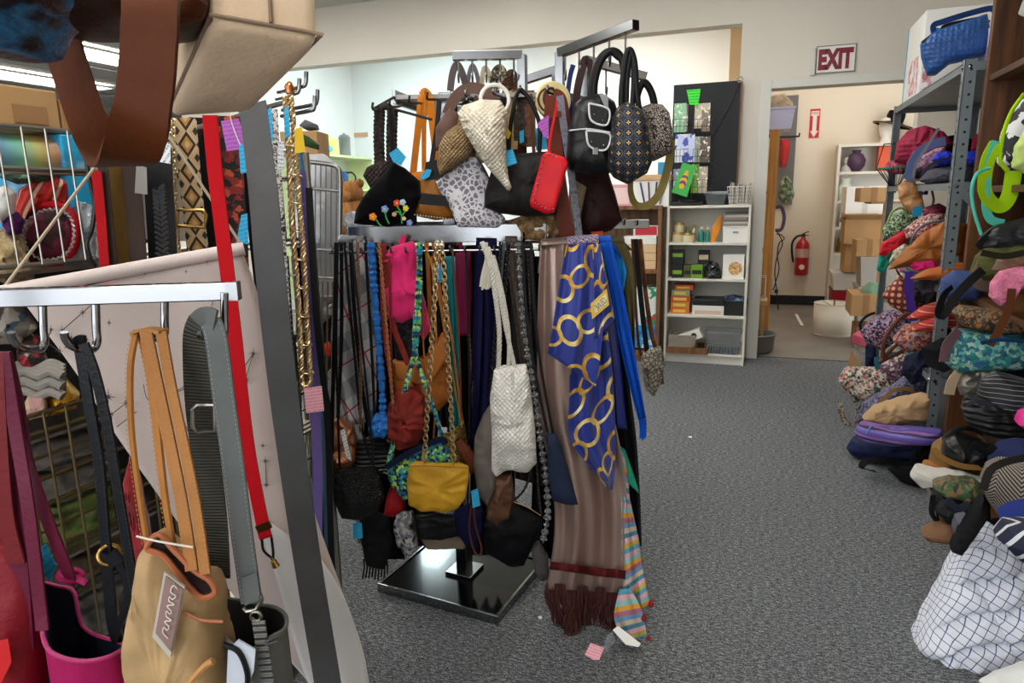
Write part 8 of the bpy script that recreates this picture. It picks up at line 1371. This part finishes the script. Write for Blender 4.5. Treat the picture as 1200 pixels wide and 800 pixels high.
# ================================================================ between gondola and purse rack: wire cart, box, bear
t = T('wire_cart', 'grey wire basket cart with white bundles behind the gold chain belt', 'cart', dp(370, 420, 2.5)); D_ = 2.45; q = MB(); rail = lambda pp, r=.006: MB().tube(pts(pp, D_, 24), r, 8).build('rail', m_wire, t)
rail([(340, 188), (365, 190), (388, 193), (396, 197), (399, 206), (399, 250), (398, 300)], .008); rail([(340, 218), (370, 221), (398, 224)]); rail([(340, 290), (370, 292), (398, 294)]); rail([(340, 322), (398, 326)], .005)
for k in range(9): x = 345+k*6.2; q.tube([dp(x, 190+k*.6, D_), dp(x-1, 326, D_)], .0024, 6)
q.build('basket_wires', m_wire, t, kind='stuff'); q = MB()
for k in range(9): x = 348+k*6; q.tube([dp(x, 330, D_-.02), dp(x-2, 560, D_-.02)], .003, 6)
q.build('lower_wires', m_gold_w, t, kind='stuff'); rail([(345, 345), (398, 348)], .004); rail([(345, 440), (395, 444)], .004); MB().box2((dp(345, 300, 2.5).x-.2, dp(345, 300, 2.5).y, .9), (dp(398, 300, 2.5).x, dp(398, 300, 2.5).y+.16, .915)).build('shelf', m_wire, t, smooth=False)
for x in (344, 398): p = dp(x, 300, D_); MB().tube([V((p.x, p.y, 0)), p], .009, 8).build('post', m_wire, t)
soft('white_bundle', 'white sheet bundle filling the grey wire cart', 'bundle', [(350, 296), (352, 200), (360, 181), (380, 180), (394, 196), (394, 290)], None, .2, cloth('white_bundle_cloth', '#c8c8cc'), 0, D=2.62, wr=.02)
q = MB(); p = dp(358, 170, 2.7); q.box((p.x, p.y, p.z), (.14, .14, .09), .3); t = one(q, 'tan_carton', 'small tan carton on the white bundle in the wire cart', 'box', m_card, smooth=False, bevel=.003)
q = MB(); q.pillow([(352, 148), (358, 140), (372, 146), (373, 152), (360, 153)], D=2.7, th=.1, wr=.006); one(q, 'slate_cloth', 'slate cloth folded on the small tan carton', 'cloth', cloth('slate_cloth', '#5a5a5e'))
soft('green_leaf_bag', 'dark green pouch leaning on the tan carton', 'pouch', [(352, 156), (362, 160), (374, 170), (374, 176), (360, 172), (352, 166)], None, .04, cloth('dark_green_pouch', '#2f4a2a'), 0, D=2.55)
soft('dark_cart_bundle', 'dark folded bundle in the lower wire cart', 'bundle', [(352, 420), (354, 350), (394, 344), (398, 420), (380, 440)], None, .15, print_('dark_mix', 12, ['#1a1816', '#2e2a28', '#4a4440']), 0, D=2.62, wr=.02)
soft('grey_cart_board', 'grey folded board resting in the wire cart', 'board', [(362, 372), (394, 352), (398, 362), (368, 388)], None, .03, cloth('grey_board', '#7a7c7e'), 0, D=2.5)
soft('orange_red_cloth', 'orange-red cloth scrap in the lower wire cart', 'cloth', [(376, 406), (384, 400), (392, 406), (388, 416), (376, 414)], None, .03, cloth('orange_scrap', '#c83a20'), 0, D=2.5)
m_bear = mat('bear_plush', '#a8713c', .98, bump=('noise', 140, 1.), var=(30, .25)); p = dp(413, 250, 3.1); t = T('teddy_bear', 'curly brown teddy bear sitting behind the velvet pouch', 'toy', p-UP*.09)
def ball(c, r, name, sq=1.): q = MB(); q.lathe([(r*math.sin(a*math.pi/10), -r*sq*math.cos(a*math.pi/10)) for a in range(11)], c, UP, 18); q.v = [v+V((nz(v, 60, 1), nz(v, 60, 2), nz(v, 60, 3)))*.006 for v in q.v]; return q.build(name, m_bear, t)
ball(p-UP*.02, .08, 'torso', 1.1); ball(p+UP*.085, .055, 'head'); ball(p+UP*.075-F0*.05, .022, 'muzzle')
for s in (-1, 1): ball(p+UP*.13+R0*.04*s, .02, 'ear'); ball(p+R0*.075*s-F0*.03, .03, 'arm', 1.5); ball(p-UP*.09+R0*.05*s-F0*.06, .036, 'leg')
t = T('toy_stand', 'plain grey box the teddy bear sits on', 'box', V((p.x, p.y, 0))); MB().box2((p.x-.15, p.y-.08, 0), (p.x+.15, p.y+.2, p.z-.105)).build('body', mat('grey_box', '#5a5856', .8), t, smooth=False, bevel=.003); MB().box2((p.x-.155, p.y-.085, p.z-.15), (p.x+.155, p.y+.205, p.z-.104)).build('lid', mat('grey_box'), t, smooth=False)
soft('clear_wrap', 'clear crinkled plastic wrap in front of the teddy bear', 'wrap', [(402, 262), (404, 250), (414, 247), (424, 252), (424, 266), (408, 270)], None, .05, mat('cellophane'), 0, D=2.6, wr=.012, fr=20)
soft('blue_bowl_cloth', 'blue and white cloth behind the rack bar', 'cloth', [(412, 272), (420, 264), (455, 264), (462, 276), (440, 284), (416, 282)], None, .08, print_('bluewhite', 20, ['#1f6aa8', '#8ac0e0', '#2a8ab8']), 0, D=2.5)
# ================================================================ more straps and crushed bags in the right-hand heaps
O = bpy.data.objects
for nm, pa, w, c, X, kw in (('magenta_bag', [(1100, 150), (1086, 172), (1074, 192), (1070, 208)], .012, '#7a7a80', .72, {}), ('grey_bag', [(1080, 205), (1096, 190), (1120, 186), (1138, 200)], .014, '#3a3a44', .78, {}), ('denim_bag', [(1152, 316), (1136, 330), (1118, 350), (1106, 368), (1100, 366), (1106, 346), (1116, 336)], .03, '#1a1a1c', .70, dict(tw=(0, 50))),
    ('fuzzy_pink_scarf', [(1186, 338), (1182, 362), (1172, 384), (1160, 405)], .022, '#5a3018', .74, {}), ('green_floral_bag', [(1040, 262), (1046, 248), (1058, 244), (1064, 258)], .014, '#8aa060', .72, dict(kind='tube')), ('red_gold_bag', [(1056, 326), (1050, 312), (1058, 306), (1064, 330)], .012, '#5a1018', .72, dict(kind='tube')),
    ('paisley_bag', [(1010, 488), (1000, 498), (996, 480), (1010, 464), (1040, 452)], .026, '#5a5878', .62, dict(tw=(0, 40))), ('canvas_bag', [(1030, 474), (1046, 458), (1066, 456), (1074, 466)], .02, '#8a6a44', .64, {}), ('navy_tote', [(1004, 516), (1020, 508), (1044, 512), (1060, 518)], .02, '#24305a', .6, {}),
    ('black_slouch_bag', [(1110, 514), (1124, 502), (1146, 504), (1160, 518)], .02, '#151416', .68, dict(kind='tube')), ('black_slouch_bag', [(1140, 520), (1156, 530), (1166, 522)], .016, '#0c0c0e', .62, {}), ('khaki_bag', [(1094, 524), (1104, 536), (1128, 546), (1156, 548)], .018, '#a87a40', .6, {}), ('black_nylon_bag', [(1094, 580), (1092, 600), (1100, 612), (1098, 596)], .016, '#101012', .56, dict(tw=(0, 70))),
    ('black_nylon_bag', [(1110, 584), (1122, 596), (1136, 590)], .02, '#2a2c38', .55, {}), ('chevron_bag', [(1152, 574), (1160, 552), (1176, 542), (1200, 536)], .02, '#2a2624', .6, {}), ('camo_pouch', [(1086, 566), (1090, 580), (1096, 590)], .01, '#8a8078', .58, {}), ('pleated_black_bag', [(1132, 474), (1150, 470), (1176, 480), (1200, 492)], .012, '#3a3a40', .70, {}),
    ('turquoise_bag', [(1150, 402), (1170, 398), (1200, 400)], .012, '#1a3a5a', .72, {}), ('olive_satchel', [(1150, 296), (1176, 300), (1200, 296)], .02, '#2c2a1c', .74, {}), ('black_shoulder_bag', [(1146, 290), (1156, 278), (1180, 270), (1206, 276)], .022, '#161618', .76, {}), ('teal_bag', [(1034, 314), (1040, 300), (1056, 288), (1066, 292)], .012, '#125a4c', .7, {}), ('floral_duffel', [(1014, 396), (1008, 380), (1020, 368), (1040, 366)], .018, '#1c1c30', .68, {})):
    add_strap(O[nm], pa, w, cloth('xs'+c, c), DX(pa[1][0], pa[1][1], X), turn=-25, **kw)
for nm, lab, o, X, th, c in (('crushed_bag', 'crushed charcoal bag behind the red gold medallion bag', [(1064, 352), (1070, 326), (1100, 318), (1126, 324), (1126, 350), (1090, 356)], .9, .2, '#2a2628'), ('crushed_bag', 'crushed dark plum bag behind the orange print bag', [(1070, 420), (1076, 386), (1110, 380), (1124, 400), (1116, 430), (1084, 436)], .88, .2, '#2c1c26'), ('crushed_bag', 'crushed grey jersey bag drooping over the third shelf lip', [(1070, 332), (1074, 318), (1096, 316), (1112, 322), (1106, 340), (1084, 346)], .755, .08, '#3c3a3e'), ('crushed_bag', 'crushed navy bag drooping over the fourth shelf lip', [(1056, 436), (1060, 418), (1078, 410), (1090, 424), (1086, 444), (1068, 450)], .745, .1, '#1a2034'), ('crushed_bag', 'crushed brown bag deep in the second steel shelf', [(1060, 210), (1070, 186), (1120, 178), (1140, 196), (1130, 214)], 1.02, .2, '#3a2a22'), ('crushed_bag', 'crushed black bag at the base of the front steel post', [(1066, 540), (1080, 520), (1110, 518), (1120, 545), (1090, 556)], .8, .2, '#101014'), ('crushed_bag', 'crushed dark green bag under the turquoise batik bag', [(1120, 444), (1140, 428), (1200, 428), (1236, 436), (1230, 456), (1150, 456)], .92, .2, '#1c2a26'), ('crushed_bag', 'crushed maroon bag behind the olive satchel', [(1130, 330), (1136, 300), (1160, 280), (1230, 280), (1230, 340), (1150, 345)], 1.0, .2, '#2e161a')):
    soft(nm, lab, 'bag', o, X, th, cloth('cr'+c, c), -35, wr=.022, fr=12)
